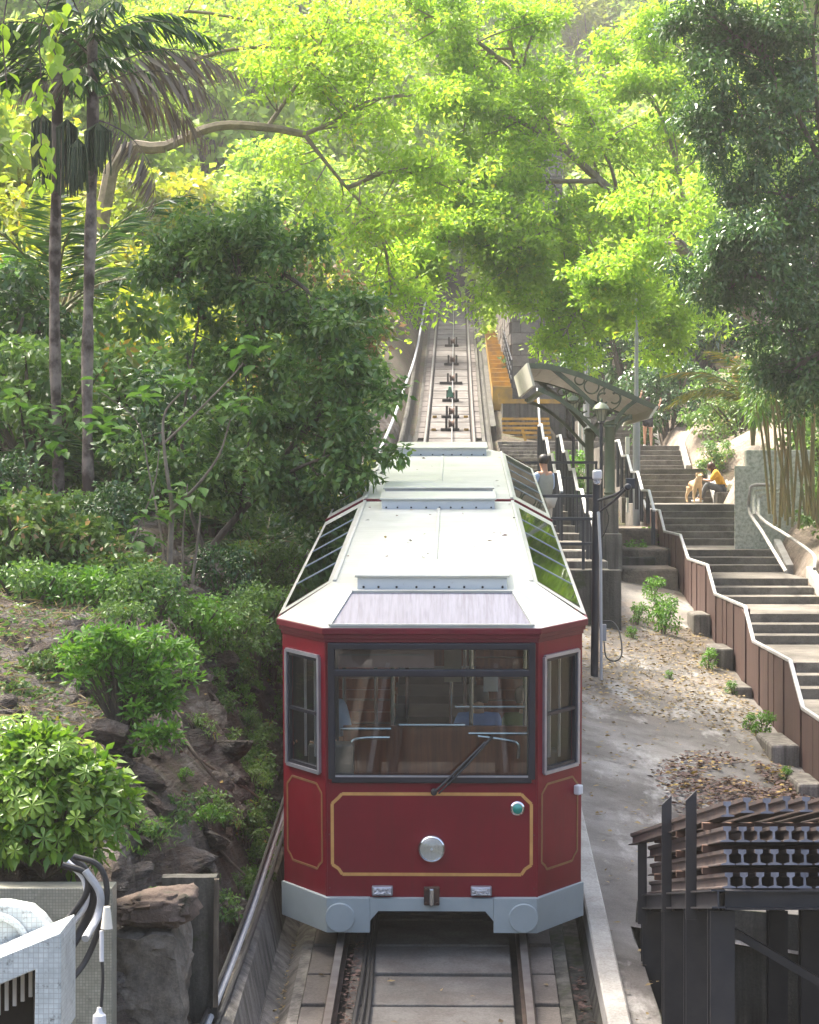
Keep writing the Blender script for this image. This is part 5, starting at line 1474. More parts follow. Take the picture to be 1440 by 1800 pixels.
def person(label, loc, yaw, pose=None, top=None, legs=None, hair=None, longhair=False, shorts=False, sleeves=True, sleeve_mat=None, scale=1.0, shoes=True):
    J = dict(STAND)
    if pose: J.update(pose)
    e = empty('person', loc, label, 'person')
    e.rotation_euler = (0, 0, yaw); e.scale = (scale,) * 3
    rad = dict(RAD)
    bones = list(BONES)
    # hands: palm and five curled fingers
    for s, w, el in (('l', 'lwr', 'lel'), ('r', 'rwr', 'rel')):
        d = (Vector(J[w]) - Vector(J[el])).normalized()
        side = d.cross(Vector((0, 0, 1)))
        if side.length < .2: side = d.cross(Vector((0, 1, 0)))
        side.normalize()
        nn = side.cross(d)
        p = Vector(J[w]) + d * .06
        J[s + 'pa'] = tuple(p); rad[s + 'pa'] = (.036, .02); bones.append((w, s + 'pa'))
        for i, (off, ln) in enumerate(((-.03, .06), (-.01, .075), (.01, .072), (.03, .055))):
            a = p + side * off + d * .035
            b = a + d * ln * .55 + nn * .012
            c = b + d * ln * .35 + nn * .03
            for nm, q, r_ in (('a', a, .0095), ('b', b, .009), ('c', c, .008)):
                J['%s%s%d' % (s, nm, i)] = tuple(q); rad['%s%s%d' % (s, nm, i)] = r_
            bones += [(s + 'pa', '%sa%d' % (s, i)), ('%sa%d' % (s, i), '%sb%d' % (s, i)), ('%sb%d' % (s, i), '%sc%d' % (s, i))]
        t1 = p - side * .045 + nn * .01; t2 = t1 - side * .01 + d * .04 + nn * .02
        J[s + 't1'], J[s + 't2'] = tuple(t1), tuple(t2); rad[s + 't1'] = .011; rad[s + 't2'] = .009
        bones += [(s + 'pa', s + 't1'), (s + 't1', s + 't2')]
    rb = dict(rad)
    if top:
        rb.update(che=(.11, .075), bel=(.10, .075), pel=(.12, .085), lsh=.045, rsh=.045)
    skin_mesh('body', J, bones, rb, M['skin'], e, 'pel')
    def clothes(name, keys, extra, mat, root):
        b = [q for q in BONES if q[0] in keys and q[1] in keys]
        r2 = {}
        for k in keys:
            r_ = rad[k]
            r2[k] = tuple(x + extra for x in r_) if isinstance(r_, tuple) else r_ + extra
        return skin_mesh(name, J, b, r2, mat, e, root)
    if top:
        keys = ['pel', 'bel', 'che', 'lsh', 'rsh']
        if sleeves and not sleeve_mat: keys += ['lel', 'rel']
        J2 = dict(J); J2['nec'] = tuple(Vector(J['che']).lerp(Vector(J['nec']), 1.0)); keys.append('nec')
        b = [q for q in BONES if q[0] in keys and q[1] in keys]
        r2 = {k: (tuple(x + .02 for x in rad[k]) if isinstance(rad[k], tuple) else rad[k] + .022) for k in keys}; r2['nec'] = .07; r2['lsh'] = r2['rsh'] = .088; r2['che'] = tuple(x + .038 for x in rad['che'])
        skin_mesh('shirt', J2, b, r2, top, e, 'bel')
    if sleeve_mat:
        for s in 'lr':
            b = [(s + 'sh', s + 'el'), (s + 'el', s + 'wr')]
            skin_mesh('sleeve', J, b, {k: rad[k] + .016 for k in (s + 'sh', s + 'el', s + 'wr')}, sleeve_mat, e, s + 'sh')
    if legs:
        if shorts:
            J2 = dict(J)
            for s in 'lr':
                J2[s + 'kn'] = tuple(Vector(J[s + 'hi']).lerp(Vector(J[s + 'kn']), .5))
            bb = [('pel', 'lhi'), ('lhi', 'lkn'), ('pel', 'rhi'), ('rhi', 'rkn')]
            r2 = dict(pel=(.165, .125), lhi=.105, rhi=.105, lkn=.10, rkn=.10)
            skin_mesh('shorts', J2, bb, r2, legs, e, 'pel')
        else:
            clothes('trousers', ['pel', 'lhi', 'lkn', 'lan', 'rhi', 'rkn', 'ran'], .022, legs, 'pel')
    if shoes:
        for s in 'lr':
            a, b = Vector(J[s + 'an']), Vector(J[s + 'to'])
            mb = MB(); heel = a + (a - b).normalized() * .05; heel.z = b.z; mid = a.lerp(b, .5); mid.z = b.z + .015
            mb.tube([heel, mid, b + (b - heel).normalized() * .04], [.042, .05, .036], 10); mb.build('shoe', M['shoe'], e, local=True, smooth=True)
    if hair:
        c = Vector(J['hea']).lerp(Vector(J['cro']), .55)
        ax = (Vector(J['cro']) - Vector(J['hea'])).normalized()
        rot = ax.to_track_quat('Z', 'Y').to_matrix()
        mb = MB(); mb.lathe(c + Vector((0, -.012, 0)), [(.085, -.075), (.098, -.03), (.099, .01), (.085, .055), (.05, .085), (.01, .095)], 16, rot)
        if longhair:
            h = c + Vector((0, -.055, -.02)); mb.tube([h, h + Vector((0, -.03, -.10)), h + Vector((0, -.035, -.24))], [.08, .085, .05], 12)
        mb.build('hair', hair, e, local=True, smooth=True)
    f = Vector(J['nos']) - Vector(J['hea']); f.normalize()
    for s in (-1, 1):
        sidev = f.cross(Vector((0, 0, 1))).normalized()
        q = Vector(J['hea']) + f * .082 + sidev * (s * .032) + Vector((0, 0, .025))
        mb = MB(); mb.lathe(q, [(.002, -.008), (.011, -.004), (.011, .004), (.002, .008)], 8); mb.build('eye', M['dognose'], e, local=True)
    return e

# man on the platform, back to the camera and looking to the left
py_ = 41.9
pz = plat_z(py_)
mx = at(957, 900, py_).x
person('man in grey green pullover and pale trousers standing on the platform beside the tram', (mx, py_, pz), R(42), dict(lwr=(-.12, .2, 1.08), lel=(-.25, .04, 1.13), rwr=(.12, .2, 1.06), rel=(.25, .04, 1.13), hea=(-.005, .03, 1.575), cro=(0, .015, 1.70)),
       top=M['greytop'], legs=M['beige'], hair=M['hair'], sleeve_mat=M['paleblue'], scale=1.02)
# seated person in yellow with the dog on the stairs
sy_ = 61.0
sp_ = at(1264, 890, sy_)
zs = float(stair_z(60.0))
sit = dict(pel=(0, 0, .40), bel=(0, .03, .54), che=(0, .13, .73), nec=(0, .24, .86), hea=(0, .32, .93), cro=(0, .33, 1.06), jaw=(0, .365, .885), nos=(0, .425, .915),
           lsh=(-.17, .17, .82), lel=(-.22, .30, .60), lwr=(-.08, .47, .62), rsh=(.17, .17, .82), rel=(.22, .30, .60), rwr=(.08, .47, .62),
           lhi=(-.09, .04, .38), lkn=(-.12, .42, .52), lan=(-.10, .56, .12), lto=(-.10, .70, .04), rhi=(.09, .04, .38), rkn=(.12, .44, .46), ran=(.10, .66, .12), rto=(.10, .80, .04))
person('person in a yellow shirt sitting hunched at the edge of the stairs beside the dog', (sp_.x + .1, sy_, zs), R(78), sit, top=M['yellowtop'], legs=M['greycloth'], hair=M['brownhair'], longhair=True, scale=1.0)
mb = MB(); mb.box2((sp_.x - .1, sy_ - .35, zs - .05), (sp_.x + .5, sy_ + .35, zs + .30)); tag(mb.build('low_ledge', M['conc'], origin=(sp_.x + .2, sy_, zs), bevel=.03), 'low concrete ledge under the seated person', 'ledge')
# walker going up the stairs
wy = 76.0
wpnt = at(1139, 798, wy)
person('person in black shorts climbing the stairs with raised arms', (wpnt.x, wy, float(stair_z(wy))), R(0), dict(lel=(-.30, .04, 1.55), lwr=(-.22, .06, 1.80), rel=(.34, .04, 1.30), rwr=(.42, .08, 1.55), lkn=(-.09, .12, .52), lan=(-.09, .10, .15), lto=(-.09, .25, .10), ran=(.10, -.12, .10), rto=(.10, .02, .035)),
       top=M['blackcloth'], legs=M['blackcloth'], hair=M['hair'], sleeves=False, shorts=True)
# passengers inside the tram
def passenger(label, lx, ly, lz, yaw, top, hair, sleeve=None):
    p = tram.matrix_world @ Vector((lx, ly, lz))
    s2 = dict(sit); s2.update(che=(0, .03, .80), nec=(0, .05, .98), hea=(0, .07, 1.08), cro=(0, .06, 1.21), jaw=(0, .115, 1.035), nos=(0, .17, 1.07), bel=(0, 0, .57), lsh=(-.17, .04, .92), rsh=(.17, .04, .92), lel=(-.23, .12, .64), rel=(.23, .12, .64), lwr=(-.1, .36, .58), rwr=(.1, .36, .58))
    person(label, p, yaw, s2, top=top, legs=M['greycloth'], hair=hair, sleeve_mat=sleeve)
passenger('passenger in a blue shirt seated inside the tram beside the pole', 0.42, 2.0, 0.62, R(180), M['bluecloth'], M['hair'])
passenger('passenger in a green top seated inside the tram near the right window', 0.86, 2.0, 0.62, R(180), plain('olive_top', (0.16, 0.18, 0.06), rough=.9), M['hair'])
p = tram.matrix_world @ Vector((-0.98, 0.98, 0.45))
person('driver in a pale blue shirt standing at the left corner of the tram cab', p, R(150), dict(hea=(0, .03, 1.56), lwr=(-.16, .26, 1.10), rwr=(.16, .26, 1.10)), top=M['paleblue'], legs=M['blackcloth'], hair=M['hair'])

# dog, standing and facing down the stairs
DJ = dict(hip=(0, .30, .52), bel=(0, .08, .50), che=(0, -.16, .50), nec=(0, -.30, .62), hea=(0, -.38, .74), muz=(0, -.49, .71), nos=(0, -.54, .715), crn=(0, -.35, .80), tl1=(0, .42, .52), tl2=(.02, .52, .42), tl3=(.03, .58, .36),
          fls=(-.085, -.18, .42), flk=(-.09, -.17, .22), flp=(-.09, -.18, .05), flt=(-.09, -.23, .025), frs=(.085, -.18, .42), frk=(.09, -.17, .22), frp=(.09, -.18, .05), frt=(.09, -.23, .025),
          hlk=(-.09, .24, .36), hlh=(-.10, .40, .20), hlp=(-.10, .36, .05), hlt=(-.10, .31, .025), hrk=(.09, .24, .36), hrh=(.10, .40, .20), hrp=(.10, .36, .05), hrt=(.10, .31, .025),
          el1=(-.075, -.35, .785), el2=(-.095, -.36, .71), er1=(.075, -.35, .785), er2=(.095, -.36, .71))
DR = dict(hip=(.105, .11), bel=(.10, .105), che=(.125, .145), nec=.085, hea=.082, muz=.048, nos=.026, crn=.06, tl1=.035, tl2=.026, tl3=.012, fls=.055, frs=.055, flk=.034, frk=.034, flp=.028, frp=.028, flt=.032, frt=.032,
          hlk=.062, hrk=.062, hlh=.033, hrh=.033, hlp=.027, hrp=.027, hlt=.031, hrt=.031, el1=.026, er1=.026, el2=.020, er2=.020)
DB = [('hip', 'bel'), ('bel', 'che'), ('che', 'nec'), ('nec', 'hea'), ('hea', 'muz'), ('muz', 'nos'), ('hea', 'crn'), ('hip', 'tl1'), ('tl1', 'tl2'), ('tl2', 'tl3'), ('che', 'fls'), ('fls', 'flk'), ('flk', 'flp'), ('flp', 'flt'), ('che', 'frs'), ('frs', 'frk'), ('frk', 'frp'), ('frp', 'frt'),
      ('hip', 'hlk'), ('hlk', 'hlh'), ('hlh', 'hlp'), ('hlp', 'hlt'), ('hip', 'hrk'), ('hrk', 'hrh'), ('hrh', 'hrp'), ('hrp', 'hrt'), ('crn', 'el1'), ('el1', 'el2'), ('crn', 'er1'), ('er1', 'er2')]
dp = at(1222, 886, 60.2)
dog = empty('dog', (dp.x, 60.2, zs), 'cream coloured dog standing on the stairs in front of the seated person', 'dog')
dog.rotation_euler = (0, 0, R(12))
skin_mesh('body', DJ, DB, DR, M['dogfur'], dog, 'che')
mb = MB(); mb.lathe((0, -.565, .72), [(.006, -.02), (.02, -.008), (.02, .008), (.006, .02)], 10); mb.build('nose', M['dognose'], dog, local=True, smooth=True)
for s in (-1, 1):
    mb = MB(); mb.lathe((s * .035, -.445, .775), [(.003, -.01), (.012, -.004), (.012, .004), (.003, .01)], 8); mb.build('eye', M['dognose'], dog, local=True, smooth=True)
mb = MB(); mb.ring((0, -.30, .63), .092, .010, Matrix.Rotation(R(-50), 3, 'X'), 20, 6); mb.build('collar', M['bluecloth'], dog, local=True, smooth=True)
# ------------------------------------------------------------------ plants
def unit(a):
    return a / np.maximum(np.linalg.norm(a, axis=-1, keepdims=True), 1e-9)
def leaf_mesh(name, P, D, L, W, mat, tone=None, fold=0.18, droop=0.25, N=None, off=None):
    """each leaf: two folded triangles pairs from base P along D (4 or 6 corners)"""
    P = np.asarray(P, float); n = len(P)
    L = np.broadcast_to(np.asarray(L, float), (n,))[:, None]; W = np.broadcast_to(np.asarray(W, float), (n,))[:, None]
    D = unit(np.asarray(D, float))
    if N is None:
        N = unit(np.array([0, 0, 1.0]) + 0.75 * rng.normal(size=(n, 3)))
    S = unit(np.cross(D, N)); N = np.cross(S, D)
    mid = P + D * L * 0.42 - np.array([0, 0, 1.0]) * L * droop * 0.36
    tip = P + D * L * 0.97 - np.array([0, 0, 1.0]) * L * droop
    a = mid + S * W * 0.5 + N * W * fold
    b = mid - S * W * 0.5 + N * W * fold
    V = np.stack([P, a, tip, b], 1).reshape(-1, 3)
    if off is not None: V = V - np.asarray(off, float)
    i = np.arange(n)[:, None] * 4
    T_ = np.concatenate([i + np.array([[0, 1, 2]]), i + np.array([[0, 2, 3]])], 1).reshape(-1)
    me = bpy.data.meshes.new(name)
    me.vertices.add(4 * n); me.vertices.foreach_set('co', V.astype(np.float32).ravel())
    me.loops.add(6 * n); me.loops.foreach_set('vertex_index', T_.astype(np.int32))
    me.polygons.add(2 * n); me.polygons.foreach_set('loop_start', np.arange(0, 6 * n, 3, dtype=np.int32))
    me.update(calc_edges=True)
    at_ = me.attributes.new('tone', 'FLOAT', 'POINT')
    if tone is None: tone = rng.random(n)
    at_.data.foreach_set('value', np.repeat(np.asarray(tone, np.float32), 4))
    me.materials.append(mat)
    return me

def clump_points(C, Rr, n, flat=0.75, shell=0.55):
    """n points in each clump, thicker towards its rim; returns points and outward directions"""
    C = np.asarray(C, float); k = len(C)
    Rr = np.broadcast_to(np.asarray(Rr, float), (k,))
    d = unit(rng.normal(size=(k, n, 3)))
    rad = (rng.random((k, n)) ** shell)[..., None] * Rr[:, None, None]
    p = C[:, None, :] + d * rad * np.array([1, 1, flat])
    return p.reshape(-1, 3), d.reshape(-1, 3)

class Skel:
    """limbs, side branches and twigs of one tree"""
    def __init__(self, seed):
        self.mb = MB(); self.rr = random.Random(seed); self.tips = []; self.nodes = []
    def limb(self, pts, r0, r1, n=7, k=4):
        q = smooth_path(pts, k)
        m = len(q)
        self.mb.tube(q, [r0 + (r1 - r0) * (i / (m - 1)) for i in range(m)], n, cap=False)
        return q
    def side(self, q, count, length, r, t0=0.3, up=0.25, out=None, twigs=5, tl=0.45, sub=True):
        rr = self.rr
        for i in range(count):
            t = t0 + (1 - t0) * (i + rr.random()) / count
            p = q[min(int(t * (len(q) - 1)), len(q) - 1)]
            ax = (q[min(int(t * (len(q) - 1)) + 1, len(q) - 1)] - q[max(int(t * (len(q) - 1)) - 1, 0)])
            if ax.length < 1e-6: ax = Vector((0, 0, 1))
            ax.normalize()
            d = Vector((rr.gauss(0, 1), rr.gauss(0, 1), rr.gauss(0, .8))).normalized() * 0.9 + ax * 0.55 + Vector((0, 0, up))
            if out: d += Vector(out) * 0.5
            d.normalize()
            ln = length * rr.uniform(.55, 1.15) * (1.15 - .5 * t)
            pts = [p]
            for s in range(3):
                d = (d + Vector((rr.gauss(0, .25), rr.gauss(0, .25), rr.gauss(0, .2) - .05))).normalized()
                pts.append(pts[-1] + d * ln / 3)
            b = smooth_path(pts, 2)
            self.mb.tube(b, [r * (1 - .8 * j / (len(b) - 1)) for j in range(len(b))], 5, cap=False)
            self.nodes += [tuple(x) for x in b[2:]]
            for w in range(twigs):
                p2 = b[rr.randrange(2, len(b))]
                d2 = (d + Vector((rr.gauss(0, .8), rr.gauss(0, .8), rr.gauss(0, .6)))).normalized()
                e_ = p2 + d2 * tl * rr.uniform(.5, 1.2)
                self.mb.tube([p2, (p2 + e_) / 2 + Vector((0, 0, .03)), e_], [r * .3, r * .22, r * .12], 4, cap=False)
                self.tips.append(tuple(e_)); self.tips.append(tuple((p2 + e_) / 2))

def make_tree(name, label, cat, base, sk, bark, leafm, per, spread, L, W, group=None, droop=.3, tone_by='rand', extra=None, flat=.7, updir=.25):
    e = empty(name, base, label, cat, group)
    sk.mb.build('trunk', bark, e, smooth=True, fix=False)
    tips = np.array(sk.tips)
    if extra is not None and len(extra): tips = np.concatenate([tips, np.asarray(extra, float)])
    P, O = clump_points(tips, spread, per, flat)
    D = unit(O * .8 + rng.normal(size=O.shape) * .6 + np.array([0, 0, updir - .35]))
    n = len(P)
    # leaves of one spray are alike in tone
    tone = np.clip(np.repeat(rng.random(len(tips)), per) * .75 + rng.random(n) * .25, 0, 1)
    tone = np.where(rng.random(n) < .012, 1.0, tone * .93)
    me = leaf_mesh('crown', P, D, L * rng.uniform(.65, 1.2, n), W * rng.uniform(.7, 1.15, n), leafm, tone, droop=droop, off=base)
    o = link_mesh('crown', me, e)
    return e

# ---- prototypes of bushes and trees in local space, then copied
def bush_proto(name, label, cat, h, w, nclump, per, L, W, leafm, bark, seed, group, droop=.25, stems=5):
    r0 = random.Random(seed)
    g = np.random.default_rng(seed)
    e = empty(name, (0, 0, 0), label, cat, group)
    mb = MB(); C = []
    for i in range(stems):
        a = 2 * math.pi * i / stems + r0.random()
        top = Vector((math.cos(a) * w * .35, math.sin(a) * w * .35, h * r0.uniform(.6, .9)))
        mb.tube(smooth_path([(0, 0, -.4), (top.x * .3, top.y * .3, top.z * .45), top], 4), [w * .03, w * .028, w * .026, w * .022, w * .02, w * .018, w * .016, w * .014, w * .01][:9], 6, cap=False)
    ph = g.uniform(0, 2 * np.pi, nclump); rr = w * .5 * np.sqrt(g.random(nclump)); zz = h * (0.12 + .88 * g.random(nclump) ** .8)
    env = np.sqrt(np.clip(1 - ((zz / h - .45) / .62) ** 2, .05, 1))
    C = np.stack([np.cos(ph) * rr * env * 1.15, np.sin(ph) * rr * env * 1.15, zz], 1)
    for c in C[::3]:
        mb.tube([(c[0] * .4, c[1] * .4, c[2] * .5), (c[0] * .75, c[1] * .75, c[2] * .8), tuple(c)], [w * .012, w * .008, w * .004], 4, cap=False)
    mb.build('trunk', bark, e, smooth=True, fix=False)
    P, O = clump_points(C, w * .13, per)
    D = unit(O + rng.normal(size=O.shape) * .6)
    n = len(P)
    tone = np.clip(np.repeat(g.random(nclump), per) * .6 + g.random(n) * .4, 0, .93)
    link_mesh('crown', leaf_mesh('crown', P, D, L * g.uniform(.6, 1.2, n), W * g.uniform(.7, 1.2, n), leafm, tone, droop=droop), e)
    return e
placed = set()
def put(proto, loc, s=1.0, rz=None, label=None, sz=None):
    if proto.name not in placed:
        o = proto; placed.add(proto.name)
    else:
        o = copy_tree(proto)
    o.location = loc
    o.rotation_euler = (0, 0, random.uniform(0, 6.28) if rz is None else rz)
    o.scale = (s, s, sz or s)
    if label: o['label'] = label
    return o
def gz(X, Y):
    return float(terrain(np.array(X - float(cx(Y))), np.array(Y)))

# far wood: three kinds of tree, many copies
GW = 'trees of the wood on the far hillside'
far = [bush_proto('wood_tree', 'pale lime leafy tree in the wood on the far hillside', 'tree', 11, 9.5, 150, 52, .62, .36, M['lf_far'], M['palebark'], 21, GW, stems=3),
       bush_proto('wood_tree', 'mid green leafy tree in the wood on the far hillside', 'tree', 12, 8.5, 140, 52, .58, .32, M['lf_lime'], M['palebark'], 22, GW, stems=2),
       bush_proto('wood_tree', 'yellow green leafy tree in the wood on the far hillside', 'tree', 9, 8.5, 130, 52, .55, .32, M['lf_yellow'], M['palebark'], 23, GW, stems=3)]
rr = random.Random(5)
spots = []
for Y in (104, 116, 128, 142, 158, 176, 198, 225, 250):
    wv = Y * .24
    x = -wv
    while x < wv:
        u = x + rr.uniform(-1.5, 1.5)
        uu = u - float(cx(Y)) 
        if not (-6.0 < uu < (6.5 if Y < 112 else 4.8) and Y < 134):
            spots.append((u, Y + rr.uniform(-4, 4)))
        x += 5.6 if Y < 150 else 7.0
for i, (X, Y) in enumerate(spots):
    put(far[rr.choice((0, 0, 1, 2, 0))], (X, Y, gz(X, Y) - .6), rr.uniform(.8, 1.2) * (1.35 if Y > 190 else 1), rr.uniform(0, 6.28))
# trees beside and above the upper track
for i, (X, Y, s, k) in enumerate(((-6.4, 84, .55, 0), (-8, 72, .62, 2), (-5.5, 96, .6, 1), (-12, 80, .8, 0), (-11.5, 64, .6, 2), (9.5, 96, .8, 0), (13, 86, .75, 1), (8.2, 108, .8, 0), (15, 100, .9, 2), (-8.5, 58, .45, 2), (-14, 58, .7, 0), (-6.0, 66, .36, 2))):
    put(far[k], (X, Y, gz(X, Y) - .5), s, label=['pale lime tree at the edge of the wood beside the upper track', 'mid green tree at the edge of the wood beside the upper track', 'yellow green tree at the edge of the wood beside the upper track'][k])
for i, (X, Y, s, k) in enumerate(((-3.6, 100, .62, 0), (6.6, 104, .62, 0), (-1.2, 136, .9, 0), (4.5, 138, .95, 1), (1.6, 146, 1.0, 0), (-6.5, 130, .95, 0), (9.5, 128, .95, 0), (-4.2, 112, .7, 0))):
    put(far[k], (X, Y, gz(X, Y) - .5), s, label='lime tree of the wood closing over the head of the track')
# tall trees added unseen above the picture to shade tram and apron
for nm, lab, tx, ty, limbs in (('tall_shade_tree', 'tall tree on the left bank with its crown closing over the tram', -10.5, 34, [((-5, 32, 20), (0, 27, 21)), ((-6, 40, 20), (-1, 44, 21)), ((-9, 28, 20), (-6, 22, 20)), ((-9, 40, 21), (-8, 47, 22)), ((-6, 36, 21), (0, 36, 22)), ((-12, 32, 20), (-15, 28, 21)), ((-12, 38, 20), (-14, 44, 21)), ((-8, 31, 19.5), (-6, 24, 20)), ((-8, 30, 20), (-3, 30, 21)), ((-9, 27, 19.5), (-9, 20, 20)), ((-7, 34, 20.5), (-3, 39, 21.5))]),
                               ('tall_shade_tree', 'tall tree right of the stairs with its crown closing over the apron', 12.5, 38, [((9, 36, 20), (4, 33, 21)), ((8, 40, 21), (2, 42, 22)), ((9, 32, 20), (5, 27, 20))])):
    sk = Skel(abs(tx)); zg = gz(tx, ty)
    sk.limb([(tx, ty, zg - .5), (tx * 1.02, ty, zg + 6), (tx * .93, ty, 18)], .38, .22)
    for a_, b_ in limbs:
        q = sk.limb([(tx * .93, ty, 17.8), a_, b_], .16, .04)
        sk.side(q, 16, 3.4, .05, .25, .1, twigs=6, tl=1.2)
    make_tree(nm, lab, 'tree', Vector((tx, ty, zg)), sk, M['bark'], M['lf_lime'], 6, .75, .48, .26)
# dark shaded thicket right of the stone wall
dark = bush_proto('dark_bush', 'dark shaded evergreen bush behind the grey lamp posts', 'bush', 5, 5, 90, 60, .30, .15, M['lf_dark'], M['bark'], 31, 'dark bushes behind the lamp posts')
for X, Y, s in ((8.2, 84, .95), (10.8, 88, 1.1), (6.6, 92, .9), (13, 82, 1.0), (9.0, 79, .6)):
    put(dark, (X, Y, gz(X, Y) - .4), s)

# ---- overhanging lime canopy: right and left limbs over the track
def P3(x, y, Y): return at(x, y, Y)
sk = Skel(41)
trunk = [Vector((13.0, 61, gz(13.0, 61) - .5)), Vector((11.6, 60.5, 8.5)), P3(1330, 560, 60), P3(1190, 428, 59)]
sk.limb(trunk, .30, .17)
main = sk.limb([P3(1190, 428, 59), P3(1120, 372, 58.5), P3(1055, 318, 58), P3(985, 250, 58), P3(930, 160, 58), P3(890, 60, 58)], .15, .05)
sk.side(main, 26, 2.6, .045, .05, .15, twigs=7, tl=.7)
for pts in ([(1120, 372, 58.5), (1000, 385, 57), (880, 385, 56), (780, 395, 55)], [(1055, 318, 58), (940, 320, 57), (820, 325, 56), (700, 350, 55)], [(1000, 262, 58), (880, 200, 57), (760, 190, 56)],
            [(1140, 390, 58.5), (1080, 470, 57), (1020, 540, 56), (990, 590, 55)], [(1260, 250, 60), (1215, 130, 60), (1190, -20, 60)], [(1240, 500, 59.6), (1150, 540, 58), (1090, 560, 57)], [(1190, 428, 57), (1150, 430, 51.5), (1110, 450, 51), (1060, 470, 50.5)], [(1220, 420, 59), (1160, 200, 60), (1060, 90, 60)], [(1000, 385, 57), (930, 425, 55.5), (900, 470, 55)], [(880, 380, 56), (800, 420, 55), (735, 440, 54.5)], [(900, 120, 58), (820, 60, 57), (740, 20, 57)]):
    q = sk.limb([P3(*p) for p in pts], .07, .02)
    sk.side(q, 15, 1.7, .028, .15, .0, twigs=6, tl=.6)
make_tree('lime_green_tree', 'lime green tree reaching over the track from the right, with brown forked limb', 'tree', trunk[0], sk, M['palebark'], M['lf_lime'], 38, .42, .16, .085, droop=.15, flat=.5, updir=.4)
sk = Skel(42)
trunk = [Vector((-8.0, 50, gz(-8.0, 50) - .5)), Vector((-7.2, 50, 8)), P3(195, 300, 50), P3(290, 258, 50)]
sk.limb(trunk, .24, .13)
main = sk.limb([P3(290, 258, 50), P3(380, 222, 50), P3(470, 224, 50), P3(535, 236, 50)], .12, .08)
for pts in ([(535, 236, 50), (590, 212, 50), (640, 180, 50), (710, 165, 50)], [(535, 236, 50), (565, 275, 50), (610, 330, 50), (660, 380, 50), (715, 430, 50)], [(300, 120, 51), (400, 88, 51), (490, 84, 51), (600, 92, 51), (690, 110, 51)], [(230, 60, 51), (330, 20, 51), (500, 45, 51), (640, 30, 51)],
            [(470, 224, 50), (540, 120, 50.5), (580, 40, 50.5)], [(610, 330, 50), (700, 300, 50), (790, 330, 50)], [(660, 380, 50), (680, 450, 50), (690, 540, 50)]):
    q = sk.limb([P3(*p) for p in pts], .055, .014)
    sk.side(q, 13, 1.8, .02, .1, .05, twigs=5, tl=.6)
make_tree('lime_green_tree', 'thin lime green tree with a pale curved branch reaching over the track from the left', 'tree', trunk[0], sk, M['palebark'], M['lf_lime'], 18, .44, .16, .08, droop=.15, flat=.5, updir=.4)

# ---- dark glossy tree on the right
sk = Skel(43)
base = Vector((10.6, 44, gz(10.6, 44) - .5))
sk.limb([base, Vector((10.2, 44, 7.5)), P3(1540, 480, 43.5), P3(1450, 300, 43)], .26, .14)
for pts in ([(1450, 300, 43), (1400, 200, 43), (1350, 110, 43), (1330, 0, 43)], [(1500, 420, 43), (1400, 350, 43), (1290, 330, 42.5)], [(1530, 520, 43), (1400, 500, 42.5), (1290, 480, 42), (1210, 470, 42)], [(1540, 600, 43), (1420, 580, 42.5), (1310, 590, 42)], [(1450, 300, 43), (1430, 100, 43), (1440, -40, 43)], [(1350, 110, 43), (1290, 60, 43), (1250, 20, 43)],
            [(1530, 560, 43), (1440, 620, 42), (1400, 640, 42)], [(1400, 350, 43), (1320, 420, 42), (1260, 440, 42)], [(1400, 200, 43), (1310, 200, 42.5), (1250, 250, 42.5)]):
    q = sk.limb([P3(*p) for p in pts], .06, .015)
    sk.side(q, 17, 1.15, .02, .1, .0, twigs=7, tl=.45)
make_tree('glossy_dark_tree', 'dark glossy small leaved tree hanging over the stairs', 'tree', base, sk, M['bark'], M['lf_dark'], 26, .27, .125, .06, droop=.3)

# ---- dense dark green tree on the left bank beside the tram
sk = Skel(44)
base = P3(345, 1048, 29.6)
q = sk.limb([base + Vector((0, 0, -.4)), P3(365, 980, 29.6), P3(420, 905, 29.5), P3(470, 852, 29.4), P3(520, 780, 29.2), P3(560, 690, 29)], .06, .02)
sk.side(q, 12, 1.0, .016, .4, .1, twigs=6, tl=.35)
for pts in ([(365, 980, 29.6), (330, 880, 29.8), (320, 760, 30), (340, 620, 30), (360, 500, 30)], [(340, 700, 30), (440, 590, 29.6), (500, 480, 29.6), (520, 420, 29.8)], [(420, 905, 29.5), (440, 760, 29.4), (430, 640, 29.4)], [(470, 852, 29.4), (530, 820, 28.6), (580, 800, 28.2)], [(500, 800, 29.2), (570, 720, 28.8), (600, 650, 28.6)], [(500, 480, 29.6), (550, 520, 29.2), (580, 570, 28.8)], [(360, 560, 30), (310, 480, 30.2), (290, 440, 30.4)], [(440, 590, 29.6), (420, 470, 29.8), (430, 400, 30)]):
    q = sk.limb([P3(*p) for p in pts], .035, .01)
    sk.side(q, 9, .95, .012, .25, .05, twigs=7, tl=.32)
make_tree('evergreen_tree', 'dense dark green tree with curved trunk leaning over the tram roof', 'tree', base, sk, M['bark'], M['lf_mid'], 19, .19, .13, .066, droop=.2)
# tawny flowering shrub behind it
sk = Skel(45)
base = Vector((-2.6, 38, gz(-2.6, 38) - .3))
for pts in ([(500, 800, 37), (530, 640, 37), (560, 500, 37)], [(500, 800, 37), (570, 660, 37), (620, 570, 37)], [(520, 700, 37), (480, 520, 37.5), (470, 430, 38)], [(530, 640, 37), (590, 560, 37), (635, 600, 36.6)]):
    q = sk.limb([base] + [P3(*p) for p in pts], .05, .012)
    sk.side(q, 18, .9, .012, .3, .1, twigs=6, tl=.35)
make_tree('tawny_tree', 'green tree with tawny seed tips between the dark tree and the upper track', 'tree', base, sk, M['bark'], M['lf_tawny'], 15, .24, .14, .075, droop=.2)

